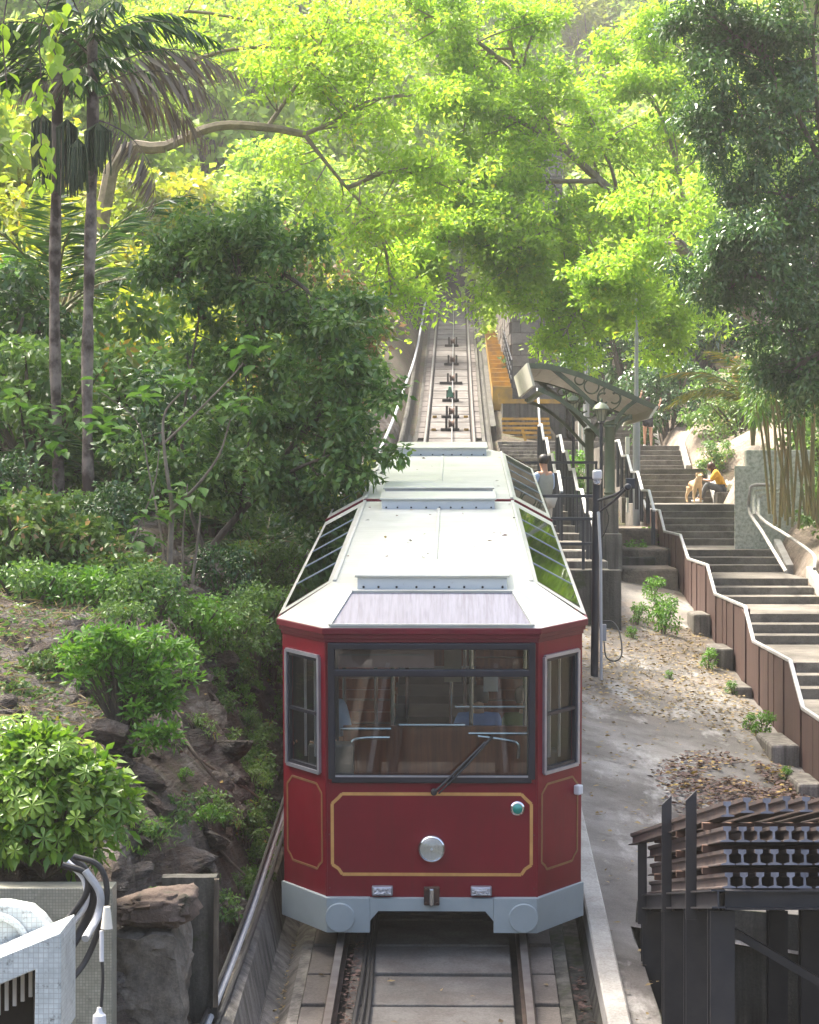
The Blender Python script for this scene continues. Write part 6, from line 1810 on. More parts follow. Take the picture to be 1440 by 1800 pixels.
# ---- understorey bushes on the left, each its own
GB = 'undergrowth bushes on the left bank'
bA = bush_proto('undergrowth_bush', 'dark leafy undergrowth bush on the left bank', 'bush', 2.2, 2.2, 70, 42, .17, .085, M['lf_mid'], M['bark'], 51, GB)
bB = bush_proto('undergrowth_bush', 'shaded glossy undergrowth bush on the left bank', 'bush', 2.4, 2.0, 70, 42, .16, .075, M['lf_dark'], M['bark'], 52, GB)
bC = bush_proto('undergrowth_bush', 'yellow green sunlit undergrowth bush on the left bank', 'bush', 2.2, 2.2, 70, 36, .16, .085, M['lf_yellow'], M['bark'], 53, GB)
bD = bush_proto('undergrowth_bush', 'fresh green undergrowth bush on the left bank', 'bush', 2.0, 2.0, 66, 40, .15, .07, M['lf_bright'], M['bark'], 54, GB)
for p_, w_ in ((bA, 'dark leafy'), (bB, 'shaded glossy'), (bC, 'yellow green sunlit'), (bD, 'fresh green')):
    p_['kindword'] = w_
def place_word(X, Y):
    return 'near the tram' if Y < 38 and X > -3 else 'behind the fishtail palms' if Y < 45 else 'beside the upper track' if X > -3.3 else 'on the slope above the palms'
for X, Y, s, p in ((-5.6, 34, 1.1, bA), (-3.5, 33.5, 1.0, bB), (-2.4, 33, .75, bB), (-4.2, 36, 1.2, bA), (-6.8, 37, 1.3, bB), (-3.0, 37, .9, bB), (-5.4, 40, 1.5, bA), (-7.2, 44, 1.7, bC), (-4.6, 44, 1.4, bC), (-3.4, 42, .9, bA),
                   (-6.2, 48, 1.8, bC), (-3.9, 49, 1.2, bC), (-2.8, 46, .8, bD), (-8.6, 50, 2.1, bC), (-5.0, 54, 1.8, bC), (-3.2, 54, .9, bA), (-10, 42, 1.9, bD), (-7.5, 40, 1.5, bD), (-2.6, 58, .8, bD), (-3.4, 63, 1.3, bC), (-2.6, 68, .9, bD), (-3.8, 74, 1.4, bC), (-2.9, 80, 1.0, bA), (-3.2, 88, 1.3, bC), (-2.0, 56, .5, bA), (-1.8, 61, .55, bD), (-1.7, 66, .5, bA), (-1.6, 71, .55, bC), (-1.5, 77, .6, bA), (-1.6, 84, .6, bD), (-2.2, 52, .7, bC),
                   (-2.0, 30.2, .42, bA), (-2.3, 27.8, .40, bB), (-2.75, 31.6, .6, bA), (-1.75, 33.0, .4, bD), (-1.9, 36.5, .5, bD), (-1.7, 40, .5, bC), (-4.5, 27.5, .45, bA), (-3.7, 28.6, .5, bB), (-5.3, 29.5, .5, bB), (-4.2, 30.0, .4, bA)):
    put(p, (X, Y, gz(X, Y) - .25), s, label=p['kindword'] + ' undergrowth bush ' + place_word(X, Y))
# on the right: bushes behind the seated person, on the bank, around the bamboo
GR = 'bushes on the bank right of the stairs'
bE = bush_proto('bank_bush', 'green bush on the bank right of the stairs', 'bush', 1.6, 1.8, 60, 40, .15, .07, M['lf_mid'], M['bark'], 61, GR)
for X, Y, s, lab in ((8.5, 63, .55, 'round green bush right behind the seated person'), (9.2, 48.6, .9, None), (10.0, 47.0, 1.1, None), (9.0, 45.5, .6, None), (9.8, 53, 1.5, 'tall green bush behind the pebbledash wall'), (11.0, 58, 1.7, None), (9.6, 70, 1.2, None), (12, 52, 2.2, None), (8.6, 43.5, .45, None), (11.5, 66, 1.6, None)):
    put(bE, (X, Y, gz(X, Y) - .2), s, label=lab or ('green bush beside the bamboo canes and pebbledash wall' if Y < 53 else 'green bush on the high bank right of the stairs'))
bF = bush_proto('tawny_bush', 'pale tawny flowering bush above the rock by the stairs', 'bush', 2.0, 2.4, 60, 36, .15, .08, M['lf_tawny'], M['bark'], 62, 'tawny bushes above the rock')
for X, Y, s in ((9.6, 66, .9), (10.8, 69, 1.2)):
    put(bF, (X, Y, gz(X, Y) - .1), s)

# ---- palms: frond with leaflets
def frond_mesh(name, leafm, L, n, ll, lw, arch, seed, vee=.5, stem=True, drop=.35, rach=None):
    g = np.random.default_rng(seed)
    t = np.linspace(.12, 1, n)
    def pos(t): return np.stack([np.zeros_like(t), L * (t - .18 * arch * t ** 2), L * arch * (.42 * t - .72 * t ** 2)], -1)
    B = pos(t)
    tang = unit(np.gradient(B, axis=0))
    Ps, Ds, Ls = [], [], []
    for s in (-1, 1):
        side = np.stack([np.full(n, s * 1.0), np.zeros(n), np.zeros(n)], -1)
        up = np.cross(side, tang) * s
        d = unit(side * .85 + tang * .55 + np.array([0, 0, 1.0]) * (vee - drop * 1.4) + g.normal(size=(n, 3)) * (.42 if drop > .5 else .13))
        Ps.append(B); Ds.append(d); Ls.append(ll * np.sin(np.pi * (.12 + .83 * t)) ** .6 * g.uniform(.8, 1.1, n))
    P, D, LL = np.concatenate(Ps), np.concatenate(Ds), np.concatenate(Ls)
    me = leaf_mesh(name, P, D, LL, lw * (LL / ll), leafm, g.random(len(P)) * .9, fold=.1, droop=drop)
    # rachis as thin strip boxes
    q = pos(np.linspace(0, 1, 9))
    return me, [tuple(x) for x in q]
def frond_obj(name, me, q, leafm, parent, loc, yaw, pitch, s, rm):
    o = link_mesh(name, me, parent, loc)
    o.rotation_euler = (pitch, 0, yaw); o.scale = (s, s, s)
    return o
RACH = {}
def palm_fronds(parent, me, q, key, rm, specs):
    """specs: (loc, yaw, pitch, scale) in the parent's frame"""
    if key not in RACH:
        mb = MB(); mb.tube(q, [.02 * (1 - .85 * i / 8) for i in range(9)], 5, cap=False)
        o = mb.build('rachis', rm, None, local=True, smooth=True, fix=False); RACH[key] = o.data
        bpy.data.objects.remove(o)
    for loc, yaw, pitch, s in specs:
        o = frond_obj('frond', me, q, None, parent, loc, yaw, pitch, s, rm)
        r_ = link_mesh('rachis', RACH[key], o)
# fishtail palms with hanging fruit strands
fm, fq = frond_mesh('frond', M['lf_palm'], 3.0, 28, .55, .13, .9, 71, vee=.1, drop=.55)
dm, dq = frond_mesh('frond', M['lf_dry'], 2.6, 38, .50, .075, 1.0, 72, vee=-.2, drop=.8)
def fishtail(px, Y, ybase, ytop, label, seed, dry=(), strands=()):
    rr = random.Random(seed)
    b, t = at(px, ybase, Y), at(px + rr.uniform(-6, 6), ytop, Y)
    e = empty('fishtail_palm', b, label, 'palm tree', 'fishtail palms on the left bank')
    mb = MB(); h = t.z - b.z
    q = []
    for i in range(15):
        f = i / 14
        q.append((b.x + (t.x - b.x) * f + .03 * math.sin(f * 7 + seed), Y, b.z - .5 + (h + .5) * f))
    rad = [.080 + .012 * math.sin(i * 2.1 + seed) for i in range(15)]
    mb.tube(q, rad, 12, cap=False); mb.build('trunk', M['palmbark'], e, smooth=True, fix=False)
    sp = []
    for i in range(9):
        a = 6.28 * i / 9 + rr.random()
        sp.append(((t.x - b.x, 0, h - rr.uniform(0, .5)), a, rr.uniform(.25, 1.0), rr.uniform(.55, .85)))
    palm_fronds(e, fm, fq, 'f', M['palmbark'], sp)
    palm_fronds(e, dm, dq, 'd', M['vine'], [((t.x - b.x, 0, h - dz), yaw, pit, s) for dz, yaw, pit, s in dry])
    for k, (x, y0, w, ln) in enumerate(strands):
        c = at(x, y0, Y - .35)
        mb = MB()
        for i in range(46):
            a = rr.uniform(0, 6.28); r_ = w * math.sqrt(rr.random())
            x_, y_ = c.x + r_ * math.cos(a), c.y + r_ * .6 * math.sin(a)
            l_ = ln * rr.uniform(.65, 1.0)
            mb.tube([(c.x, c.y, c.z + .12), (x_, y_, c.z), (x_ + rr.uniform(-.02, .02), y_, c.z - l_ * .5), (x_ + rr.uniform(-.03, .03), y_, c.z - l_)], [.012, .016, .015, .008], 4, cap=False)
        mb.build('fruit_strands', M['fruit'], e, fix=False)
fishtail(102, 33, 985, 120, 'fishtail palm with slender pale patched trunk, left of its twin', 1, strands=((72, 215, .16, 1.0), (118, 225, .15, 1.0)))
fishtail(155, 32.5, 975, 60, 'fishtail palm with dark trunk, dry brown frond and green fruit strands', 2, dry=((.75, -1.45, .45, .95), (.85, -1.65, .25, .85), (.95, -1.25, .05, .8), (1.2, -1.4, -.6, .7), (.8, 1.5, .2, .5)), strands=((172, 232, .20, .62), (138, 260, .12, .7)))
# feathery palms in the shade
am, aq = frond_mesh('frond', M['lf_palm'], 1.9, 46, .42, .032, .75, 73, vee=.35, drop=.25)
gm, gq = frond_mesh('frond', M['lf_golden'], 1.9, 46, .42, .034, .85, 74, vee=.35, drop=.3)
def feather(X, Y, z, n, s, label, golden=False, seed=0, group=None):
    rr = random.Random(seed)
    e = empty('feather_palm', (X, Y, z), label, 'palm', group)
    mb = MB()
    for i in range(4):
        a = 1.57 * i + rr.random()
        mb.tube([(X, Y, z - .3), (X + .12 * math.cos(a), Y + .12 * math.sin(a), z + .5 * s)], [.05, .03], 7, cap=False)
    mb.build('stem', M['bamboo'], e, smooth=True, fix=False)
    palm_fronds(e, gm if golden else am, gq if golden else aq, 'g' if golden else 'a', M['bamboo'], [((0.1 * math.cos(6.28 * i / n), .1 * math.sin(6.28 * i / n), .45 * s), 6.28 * i / n + rr.uniform(-.3, .3), rr.uniform(.2, 1.0), s * rr.uniform(.7, 1.1)) for i in range(n)])
FP = 'feather palms in the shade of the left bank'
feather(-2.05, 31.0, 4.7, 11, .95, 'feather palm under the dark tree close to the tram', seed=1, group=FP)
feather(-3.0, 34.5, 5.4, 11, 1.1, 'feather palm in the dark gap behind the sapling', seed=2, group=FP)
feather(-4.3, 33.5, 5.3, 10, 1.2, 'feather palm behind the two fishtail palm trunks', seed=3, group=FP)
feather(-5.9, 38.5, 8.2, 12, 1.7, 'large feather palm with upright fronds left of the fishtail palms', seed=4, group=FP)
feather(8.6, 57, 7.4, 12, 1.5, 'golden feather palm above the rock beside the stairs', True, 5)
# clump of canes right of the stairs
e = empty('bamboo_clump', at(1395, 880, 46), 'clump of bare bamboo canes in front of the pebbledash wall', 'bamboo')
rr = random.Random(9)
for i in range(22):
    x0 = rr.uniform(1352, 1440); x1 = x0 + rr.uniform(-45, 10) if i % 3 else x0 + rr.uniform(-5, 30)
    Yb = 46 + rr.uniform(-.5, .5)
    a, b = at(x0, rr.uniform(868, 895), Yb), at(x1, rr.uniform(640, 730), Yb + rr.uniform(-.4, .4))
    mb = MB()
    m = (a + b) / 2 + Vector((rr.uniform(-.08, .08), 0, 0))
    q = smooth_path([a + Vector((0, 0, -.4)), m, b], 5)
    mb.tube(q, [.030 - .0012 * j for j in range(len(q))], 7, cap=False); mb.build('cane', M['bamboo'], e, smooth=True, fix=False)
P, O = clump_points(np.array([[at(rr.uniform(1330, 1470), rr.uniform(560, 720), 46).x, 46 + rr.uniform(-.8, .8), at(0, rr.uniform(570, 730), 46).z] for _ in range(60)]), .35, 45)
D = unit(O + rng.normal(size=O.shape) * .5 + np.array([0, 0, -.5]))
link_mesh('foliage', leaf_mesh('foliage', P, D, .2, .04, M['lf_mid'], droop=.3, off=e.location), e)
# bare rock bank at the right of the upper stairs
ry = np.linspace(60, 84, 90); ru = np.linspace(7.2, 11.4, 50)
UU, YY = np.meshgrid(ru, ry)
ZZ = terrain(UU, YY) + .05 + np.clip((UU - 7.2) / .5, 0, 1) * (.30 * fbm(UU * .8, YY * .5, 0, 4) + .22 * (1 - np.abs(fbm(UU * 1.6 + 4, YY * .9, 0, 4)) * 2) - .05) 
sheet('bare_bank', np.stack([UU + cx(YY), YY, ZZ], -1).reshape(-1, 3), len(ru), len(ry), M['bank'], label='bare earth and rock bank right of the upper stairs')
ry = np.linspace(22, 60, 130); ru = np.linspace(7.18, 10.4, 34)
UU, YY = np.meshgrid(ru, ry)
ZZ = terrain(UU, YY) + .06 + np.clip((UU - 7.2) / .5, 0, 1) * (.16 * fbm(UU * .9, YY * .6, 3, 4))
sheet('earth_bank', np.stack([UU + cx(YY), YY, ZZ], -1).reshape(-1, 3), len(ru), len(ry), M['bank'], label='sandy earth bank right of the lower stairs')
# ------------------------------------------------------------------ left foreground
# sapling with bright leaves at the tips of pale stems
sb = at(296, 1045, 27.2)
sap = empty('sapling', sb, 'sapling with pale forked stems and bright green leaves at the tips', 'tree')
mb = MB()
def stem(pts, r0, r1):
    q = smooth_path([at(*p) for p in pts], 5)
    mb.tube(q, [r0 + (r1 - r0) * i / (len(q) - 1) for i in range(len(q))], 7, cap=False)
stem([(297, 1075, 27.2), (299, 980, 27.2), (303, 890, 27.2)], .042, .034)
stem([(303, 890, 27.2), (290, 800, 27.1), (289, 730, 27.1), (318, 690, 27.0)], .026, .010)
stem([(286, 782, 27.1), (340, 730, 27.0), (400, 670, 26.9), (428, 638, 26.8)], .017, .008)
stem([(303, 893, 27.2), (345, 855, 27.1), (385, 800, 27.0), (405, 738, 26.9)], .024, .009)
stem([(290, 1060, 27.2), (286, 960, 27.3), (262, 830, 27.4), (240, 740, 27.4), (178, 690, 27.4)], .016, .006)
stem([(220, 988, 27.0), (245, 925, 27.0), (272, 850, 27.1), (280, 790, 27.1)], .013, .007)
stem([(320, 1060, 27.3), (322, 940, 27.3), (330, 850, 27.3)], .017, .007)
stem([(335, 1050, 27.4), (350, 930, 27.4), (352, 900, 27.4)], .02, .008)
mb.build('trunk', M['palebark'], sap, smooth=True, fix=False)
def leaf_proto(L, W, mat, n=1, spread=0.0, fold=.16):
    """one broad leaf (or a whorl of n leaflets) as a small mesh"""
    vs, fs = [], []
    for k in range(n):
        a = 2 * math.pi * k / n
        ca, sa = math.cos(a), math.sin(a)
        pr = [(0, .0, 0), (.25, .34, .05), (.55, .5, .06), (.82, .30, .0), (1.0, 0, -.14)] if n < 7 else [(0, .0, 0), (.25, .16, .03), (.58, .42, .05), (.85, .46, -.02), (1.0, .06, -.12)]
        mid = [(0, 0, 0), (.25, 0, -.01), (.55, 0, -.02), (.82, 0, -.06), (1.0, 0, -.14)]
        b = len(vs)
        def tr(p, s): 
            x, y_, z = p[0] * L, p[1] * W * s, p[2] * L + (abs(p[1]) * W * fold)
            if n > 1: z -= spread * x * .4
            return (x * ca - y_ * sa, x * sa + y_ * ca, z)
        vs += [tr(p, 1) for p in pr] + [tr(p, 0) for p in mid] + [tr(p, -1) for p in pr]
        for i in range(4):
            fs.append((b + 5 + i, b + 6 + i, b + 1 + i, b + i)); fs.append((b + 10 + i, b + 11 + i, b + 6 + i, b + 5 + i))
    me = bpy.data.meshes.new('leaf'); me.from_pydata(vs, [], fs); me.update()
    me.polygons.foreach_set('use_smooth', [True] * len(me.polygons))
    me.materials.append(mat)
    return me
def tone_variants(build, tones):
    out = []
    for t in tones:
        me = build()
        a = me.attributes.new('tone', 'FLOAT', 'POINT'); a.data.foreach_set('value', [t] * len(me.vertices))
        out.append(me)
    return out
rr = random.Random(17)
def add_leaf(me, parent, p, direction, s, roll=0.0):
    o = link_mesh('leaf', me, parent, Vector(p) - Vector(parent.location))
    d = Vector(direction).normalized()
    o.rotation_euler = (rr.uniform(-.35, .35) + roll, -math.asin(max(-1, min(1, d.z))), math.atan2(d.y, d.x))
    o.scale = (s, s, s)
    return o
bigl = tone_variants(lambda: leaf_proto(.23, .13, M['lf_sapling']), (.3, .55, .8))
for (px, py, Y, n, w) in ((428, 612, 26.8, 9, 30), (318, 668, 27.0, 13, 42), (405, 712, 26.9, 10, 36), (248, 690, 27.4, 7, 22), (165, 745, 27.4, 9, 40), (170, 660, 27.6, 6, 22), (70, 720, 27.4, 10, 55), (80, 790, 27.4, 8, 42), (320, 880, 27.0, 9, 34), (260, 905, 27.0, 7, 30), (240, 945, 27.0, 6, 26), (195, 755, 27.2, 6, 30), (475, 600, 26.6, 2, 8), (15, 850, 27, 3, 16), (20, 700, 27.5, 5, 20)):
    for i in range(int(n * 1.6)):
        p = at(px + rr.gauss(0, w * .5), py + rr.gauss(0, 10), Y + rr.uniform(-.2, .2))
        a = rr.uniform(0, 6.28)
        add_leaf(rr.choice(bigl), sap, p, (math.cos(a), math.sin(a), rr.uniform(-.5, .15)), rr.uniform(.6, 1.15))
# light leaves hanging close to the camera at the upper left
tw = empty('hanging_branch', at(75, -30, 22), 'hanging twig with large translucent lime leaves in front of the palms', 'branch')
mb = MB()
for pts in ([(20, -40, 22), (70, 10, 22), (95, 80, 22)], [(95, -30, 22), (70, 60, 22), (72, 130, 22), (60, 190, 22)], [(110, 40, 22), (95, 90, 22), (130, 130, 22)], [(75, 180, 22), (72, 240, 22), (80, 300, 22)], [(15, -20, 22), (5, 60, 22), (12, 150, 22)]):
    mb.tube(smooth_path([at(*p) for p in pts], 4), .008, 5, cap=False)
mb.build('twig', M['bark'], tw, smooth=True, fix=False)
lime = tone_variants(lambda: leaf_proto(.17, .10, M['lf_lime']), (.45, .65, .85))
for (px, py, n, w) in ((100, 25, 12, 22), (90, 75, 8, 20), (100, 105, 8, 16), (125, 130, 10, 26), (75, 150, 6, 14), (70, 180, 5, 10), (80, 250, 7, 12), (75, 285, 8, 14), (78, 320, 6, 14), (10, 55, 5, 16), (8, 150, 6, 14), (45, 225, 4, 8)):
    for i in range(n):
        p = at(px + rr.gauss(0, w * .5), py + rr.gauss(0, 10), 22 + rr.uniform(-.15, .15))
        a = rr.uniform(0, 6.28)
        add_leaf(rr.choice(lime), tw, p, (math.cos(a) * .6, math.sin(a) * .6, rr.uniform(-1.1, -.3)), rr.uniform(.7, 1.15))

# bright umbrella-leaved shrub at the lower left
uc = at(60, 1560, 15.8)
um = empty('umbrella_shrub', uc, 'variegated yellow green umbrella leaved shrub above the tiled wall', 'shrub')
mb = MB()
whorl = tone_variants(lambda: leaf_proto(.098, .040, M['lf_varieg'], 7, .35), (.15, .35, .55, .75, .98))
for i in range(300):
    # leaves spread over a mound, thickest on its outside
    a, b = rr.uniform(0, 6.28), rr.random()
    th = math.acos(1 - 1.25 * b)
    k = rr.uniform(.55, 1.0) ** .6
    p = at(85, 1455, 15.9) + Vector((.62 * k * math.sin(th) * math.cos(a), .55 * k * math.sin(th) * math.sin(a) - .05, .72 * k * math.cos(th)))
    if i % 3 == 0:
        p = at(20, 1350, 16.1) + Vector((.50 * k * math.sin(th) * math.cos(a), .4 * k * math.sin(th) * math.sin(a), .40 * k * math.cos(th)))
    nrm = Vector((math.sin(th) * math.cos(a), math.sin(th) * math.sin(a) - .4, math.cos(th) * .6 + .55)).normalized()
    t_ = min(4, max(0, int((nrm.z * .75 + rr.uniform(-.3, .35)) * 4)))
    o = link_mesh('leaf', whorl[t_] if rr.random() > .09 else whorl[4], um, p - Vector(um.location))
    qn = nrm.to_track_quat('Z', 'Y').to_euler(); o.rotation_euler = qn; o.rotation_euler.rotate_axis('Z', rr.uniform(0, 6.28))
    s = rr.uniform(.6, 1.0); o.scale = (s, s, s)
    if i % 4 == 0:
        c = uc + Vector((.05, .1, .05))
        mb.tube([c, (c + p) / 2 + Vector((0, 0, .05)), p], [.012, .008, .004], 5, cap=False)
mb.build('stems', M['bark'], um, smooth=True, fix=False)
P, O = clump_points(np.array([tuple(at(rr.uniform(-20, 165), rr.uniform(1400, 1530), 16.2)) for _ in range(40)] + [tuple(at(85, 1455, 15.9) + Vector((.55 * math.sin(t_) * math.cos(a_), -.4 * abs(math.sin(t_) * math.sin(a_)), .62 * math.cos(t_)))) for t_, a_ in [(rr.uniform(.1, 1.7), rr.uniform(0, 6.28)) for _ in range(110)]]), .13, 26)
link_mesh('inner_foliage', leaf_mesh('inner_foliage', P, unit(O + rng.normal(size=O.shape) * .5), .11, .05, M['lf_varieg'], rng.random(len(P)) * .5, off=um.location), um)

# fresh green shrub above the rock
fs_ = at(215, 1300, 19.4)
fg = empty('fresh_green_shrub', fs_, 'fresh bright green shrub growing over the rock bank', 'shrub')
mb = MB(); C = []
for (px, py, Y) in [(rr.gauss(205, 52), 1110 + abs(rr.gauss(0, 62)), 19.4 + rr.uniform(-.35, .35)) for _ in range(85)] + [(rr.gauss(280, 30), rr.uniform(1150, 1260), 19.3 + rr.uniform(-.2, .2)) for _ in range(26)] + [(rr.uniform(225, 310), rr.uniform(1280, 1310), 19.0 + rr.uniform(-.1, .1)) for _ in range(10)]:
    p = at(px, py, Y); C.append(tuple(p))
    mb.tube([fs_, fs_.lerp(p, .55) + Vector((0, 0, .06)), p], [.012, .007, .003], 5, cap=False)
mb.build('stems', M['bark'], fg, smooth=True, fix=False)
spr = tone_variants(lambda: leaf_proto(.10, .036, M['lf_bright'], 6, -1.1), (.25, .5, .8, .95))
for c in C:
    o = link_mesh('leaf', rr.choice(spr), fg, Vector(c) - fs_)
    o.rotation_euler = (rr.uniform(-.5, .5), rr.uniform(-.5, .5), rr.uniform(0, 6.28)); s = rr.uniform(.8, 1.25); o.scale = (s, s, s)
P, O = clump_points(np.array(C), .12, 34)
link_mesh('foliage', leaf_mesh('foliage', P, unit(O + rng.normal(size=O.shape) * .4 + np.array([0, 0, .5])), .075, .03, M['lf_bright'], np.clip(rng.random(len(P)) * .9, 0, 1), off=fs_), fg)

# low bushes on the shelf above the rock
GS = 'low leafy bushes on the shelf above the rock bank'
bS = bush_proto('shelf_bush', 'low leafy bush on the shelf above the rock bank', 'bush', .95, 1.4, 70, 36, .085, .045, M['lf_mid'], M['bark'], 81, GS)
bT = bush_proto('shelf_bush', 'low dark bush on the shelf above the rock bank', 'bush', .9, 1.2, 60, 36, .11, .06, M['lf_tawny'], M['bark'], 82, GS)
bU = bush_proto('shelf_bush', 'loose fresh green bush on the shelf above the rock bank', 'bush', 1.0, 1.3, 46, 26, .12, .06, M['lf_bright'], M['bark'], 83, GS)
for px, py, Y, s, p in ((50, 1085, 24.5, .9, bS), (150, 1075, 24.6, .75, bU), (215, 1100, 23.6, .55, bS), (265, 1075, 24.4, .8, bS), (345, 1100, 24.3, .6, bU), (95, 1050, 25.0, .6, bU), (40, 1000, 26, 1.2, bT), (130, 1010, 26, 1.0, bT), (395, 1120, 25, .7, bS), (450, 1105, 26, .8, bS), (210, 1040, 25.6, .8, bT), (110, 1180, 21, .55, bT), (30, 1235, 20, .5, bT), (480, 1130, 26.5, .6, bS)):
    put(p, at(px, py, Y) + Vector((0, 0, -.3)), s)
# tangle of dry vines hanging down the bank
vn = MB()
for i in range(420):
    px, py = rr.uniform(-20, 300), rr.uniform(1085, 1150)
    Y = 22.6 + rr.uniform(-.3, .4)
    a = at(px, py, Y); pts = [a]
    d = Vector((rr.gauss(0, .5), rr.gauss(-.1, .3), -.6)).normalized()
    for k in range(4):
        d = (d + Vector((rr.gauss(0, .5), rr.gauss(0, .3), -.15 + rr.gauss(0, .3)))).normalized()
        pts.append(pts[-1] + d * rr.uniform(.08, .16))
    vn.tube(pts, [.006, .005, .005, .004, .003], 4, cap=False)
tag(vn.build('dry_vines', M['vine'], origin=at(120, 1150, 22.6), fix=False), 'tangle of dry brown vines hanging over the bank', 'vines', None, 'stuff')
# dry grass and vine stems covering the shelf above the rock
def shelf_blades(n, mat, L, W, name, label, v0, v1, y0, y1):
    P, D = [], []
    while len(P) < n:
        v, Y = rr.uniform(v0, v1), rr.uniform(y0, y1)
        c = bank_point(v, Y)
        for k in range(2):
            P.append((c.x + rr.gauss(0, .05), c.y + rr.gauss(0, .05), c.z - .01)); D.append((rr.gauss(.1, .8), rr.gauss(-.2, .8), rr.uniform(.25, 1.2)))
    n = len(P)
    me = leaf_mesh(name, np.array(P), np.array(D), L * rng.uniform(.5, 1.3, n), W, mat, droop=.55, off=P[0])
    tag(link_mesh(name, me, None, P[0]), label, 'grass', None, 'stuff')
shelf_blades(3600, M['lf_straw'], .30, .010, 'dry_grass', 'dry straw coloured grass and stems on the shelf above the rock', 1.2, 4.2, 18.0, 25.0)
shelf_blades(9000, M['lf_mid'], .10, .045, 'ground_cover', 'low green ground cover on the shelf above the rock', 1.0, 4.2, 17.6, 26.0)
# roots lying down the rock
for i, pts in enumerate(([(270, 1240), (320, 1290), (380, 1340), (430, 1395), (445, 1420)], [(300, 1270), (350, 1340), (400, 1420), (425, 1450)], [(330, 1420), (390, 1500), (420, 1530)], [(255, 1225), (300, 1262), (330, 1310)])):
    q = []
    for (px, py) in pts:
        # sit the root on the bank surface nearest to that line of sight
        best, bd = None, 1e9
        for Yt in np.arange(17.0, 24, .12):
            w = at(px, py, Yt); v = -(w.x - float(cx(Yt))) - 1.6
            if v < 0.02 or v > 3: continue
            s_ = bank_point(v, Yt); dd = abs(s_.z - w.z)
            if dd < bd: bd, best = dd, s_
        if best is not None: q.append(best + Vector((.04, -.05, .04)))
    if len(q) > 2:
        tag(MB().tube(smooth_path(q, 5), .013, 6).build('root', M['vine'], origin=q[0], smooth=True, fix=False), 'thin bare root lying down the rock bank', 'root', 'roots on the rock bank')
# angular stones standing proud of the bank
def stone_mesh(seed):
    g = np.random.default_rng(seed)
    n1, n2 = 14, 10
    planes = [(unit(g.normal(size=3)), g.uniform(.45, .8)) for _ in range(11)]
    vs = []
    for j in range(n2):
        th = math.pi * j / (n2 - 1)
        for i in range(n1):
            a = 2 * math.pi * i / n1
            d = np.array([math.sin(th) * math.cos(a), math.sin(th) * math.sin(a), math.cos(th)])
            r_ = 1.0
            for pn, h in planes:
                c = float(d @ pn)
                if c > .05: r_ = min(r_, h / c)
            vs.append(tuple(d * r_ * np.array([.62, 1.0, .40])))
    mb = MB(); mb.add(vs, [(j * n1 + i, j * n1 + (i + 1) % n1, (j + 1) * n1 + (i + 1) % n1, (j + 1) * n1 + i) for j in range(n2 - 1) for i in range(n1)])
    o = mb.build('stone', M['rock'], local=True, fix=True); me = o.data; bpy.data.objects.remove(o)
    return me
STN = [stone_mesh(s) for s in range(7)]
for i in range(190):
    Y = 15.9 + 14 * rr.random() ** 1.3; v = 0.05 + 1.9 * rr.random()
    p = bank_point(v, Y)
    o = link_mesh('stone', rr.choice(STN), bank_obj, p + Vector((-.02, 0, -.02)))
    o.rotation_euler = (rr.gauss(.1, .25), R(38) + rr.gauss(0, .25), rr.gauss(0, .35))
    s = rr.uniform(.10, .34) * (1.2 if v < 1.2 else .8); o.scale = (s, s * rr.uniform(.9, 1.9), s * rr.uniform(.8, 1.3))
# small plants on the rock
GP = 'small plants rooted in the rock bank'
sp1 = bush_proto('rock_plant', 'small leafy plant rooted in the rock bank', 'plant', .30, .34, 16, 20, .055, .028, M['lf_bright'], M['bark'], 91, GP)
sp2 = bush_proto('rock_plant', 'small tuft of green growing on the rock bank', 'plant', .26, .40, 18, 22, .07, .018, M['lf_mid'], M['bark'], 92, GP)
def on_bank(px, py):
    best, bd = None, 1e9
    for Yt in np.arange(15.6, 34, .1):
        w = at(px, py, Yt); v = -(w.x - float(cx(Yt))) - 1.6
        if v < 0.0 or v > 6: continue
        s_ = bank_point(v, Yt); dd = abs(s_.z - w.z)
        if dd < bd - .01: bd, best = dd, s_
    return best
sp3 = bush_proto('rock_plant', 'dark creeper clinging to the rock bank', 'plant', .30, .5, 22, 22, .06, .034, M['lf_mid'], M['bark'], 93, GP)
for i in range(95):
    px = rr.choice((rr.uniform(400, 500), rr.uniform(200, 500), rr.uniform(440, 500))); py = 1160 + 480 * rr.random() ** 1.4
    p = on_bank(px, py)
    if p is not None: put(rr.choice((sp1, sp2, sp3, sp3)), p + Vector((0, 0, -.03)), rr.uniform(.4, .9))
# grassy tuft in the middle of the rock
P = []; D = []
for i in range(900):
    p = on_bank(rr.gauss(275, 22), rr.gauss(1465, 22)) if i % 30 == 0 else p
    P.append(tuple(p + Vector((rr.gauss(0, .09), rr.gauss(0, .06), 0)))); D.append((rr.gauss(0, .5), rr.gauss(-.2, .4), 1))
tag(link_mesh('grass_tuft', leaf_mesh('grass_tuft', np.array(P), np.array(D), .11, .008, M['lf_mid'], droop=.4, off=P[0]), None, P[0]), 'tuft of fine grass in the middle of the rock bank', 'grass', None, 'stuff')

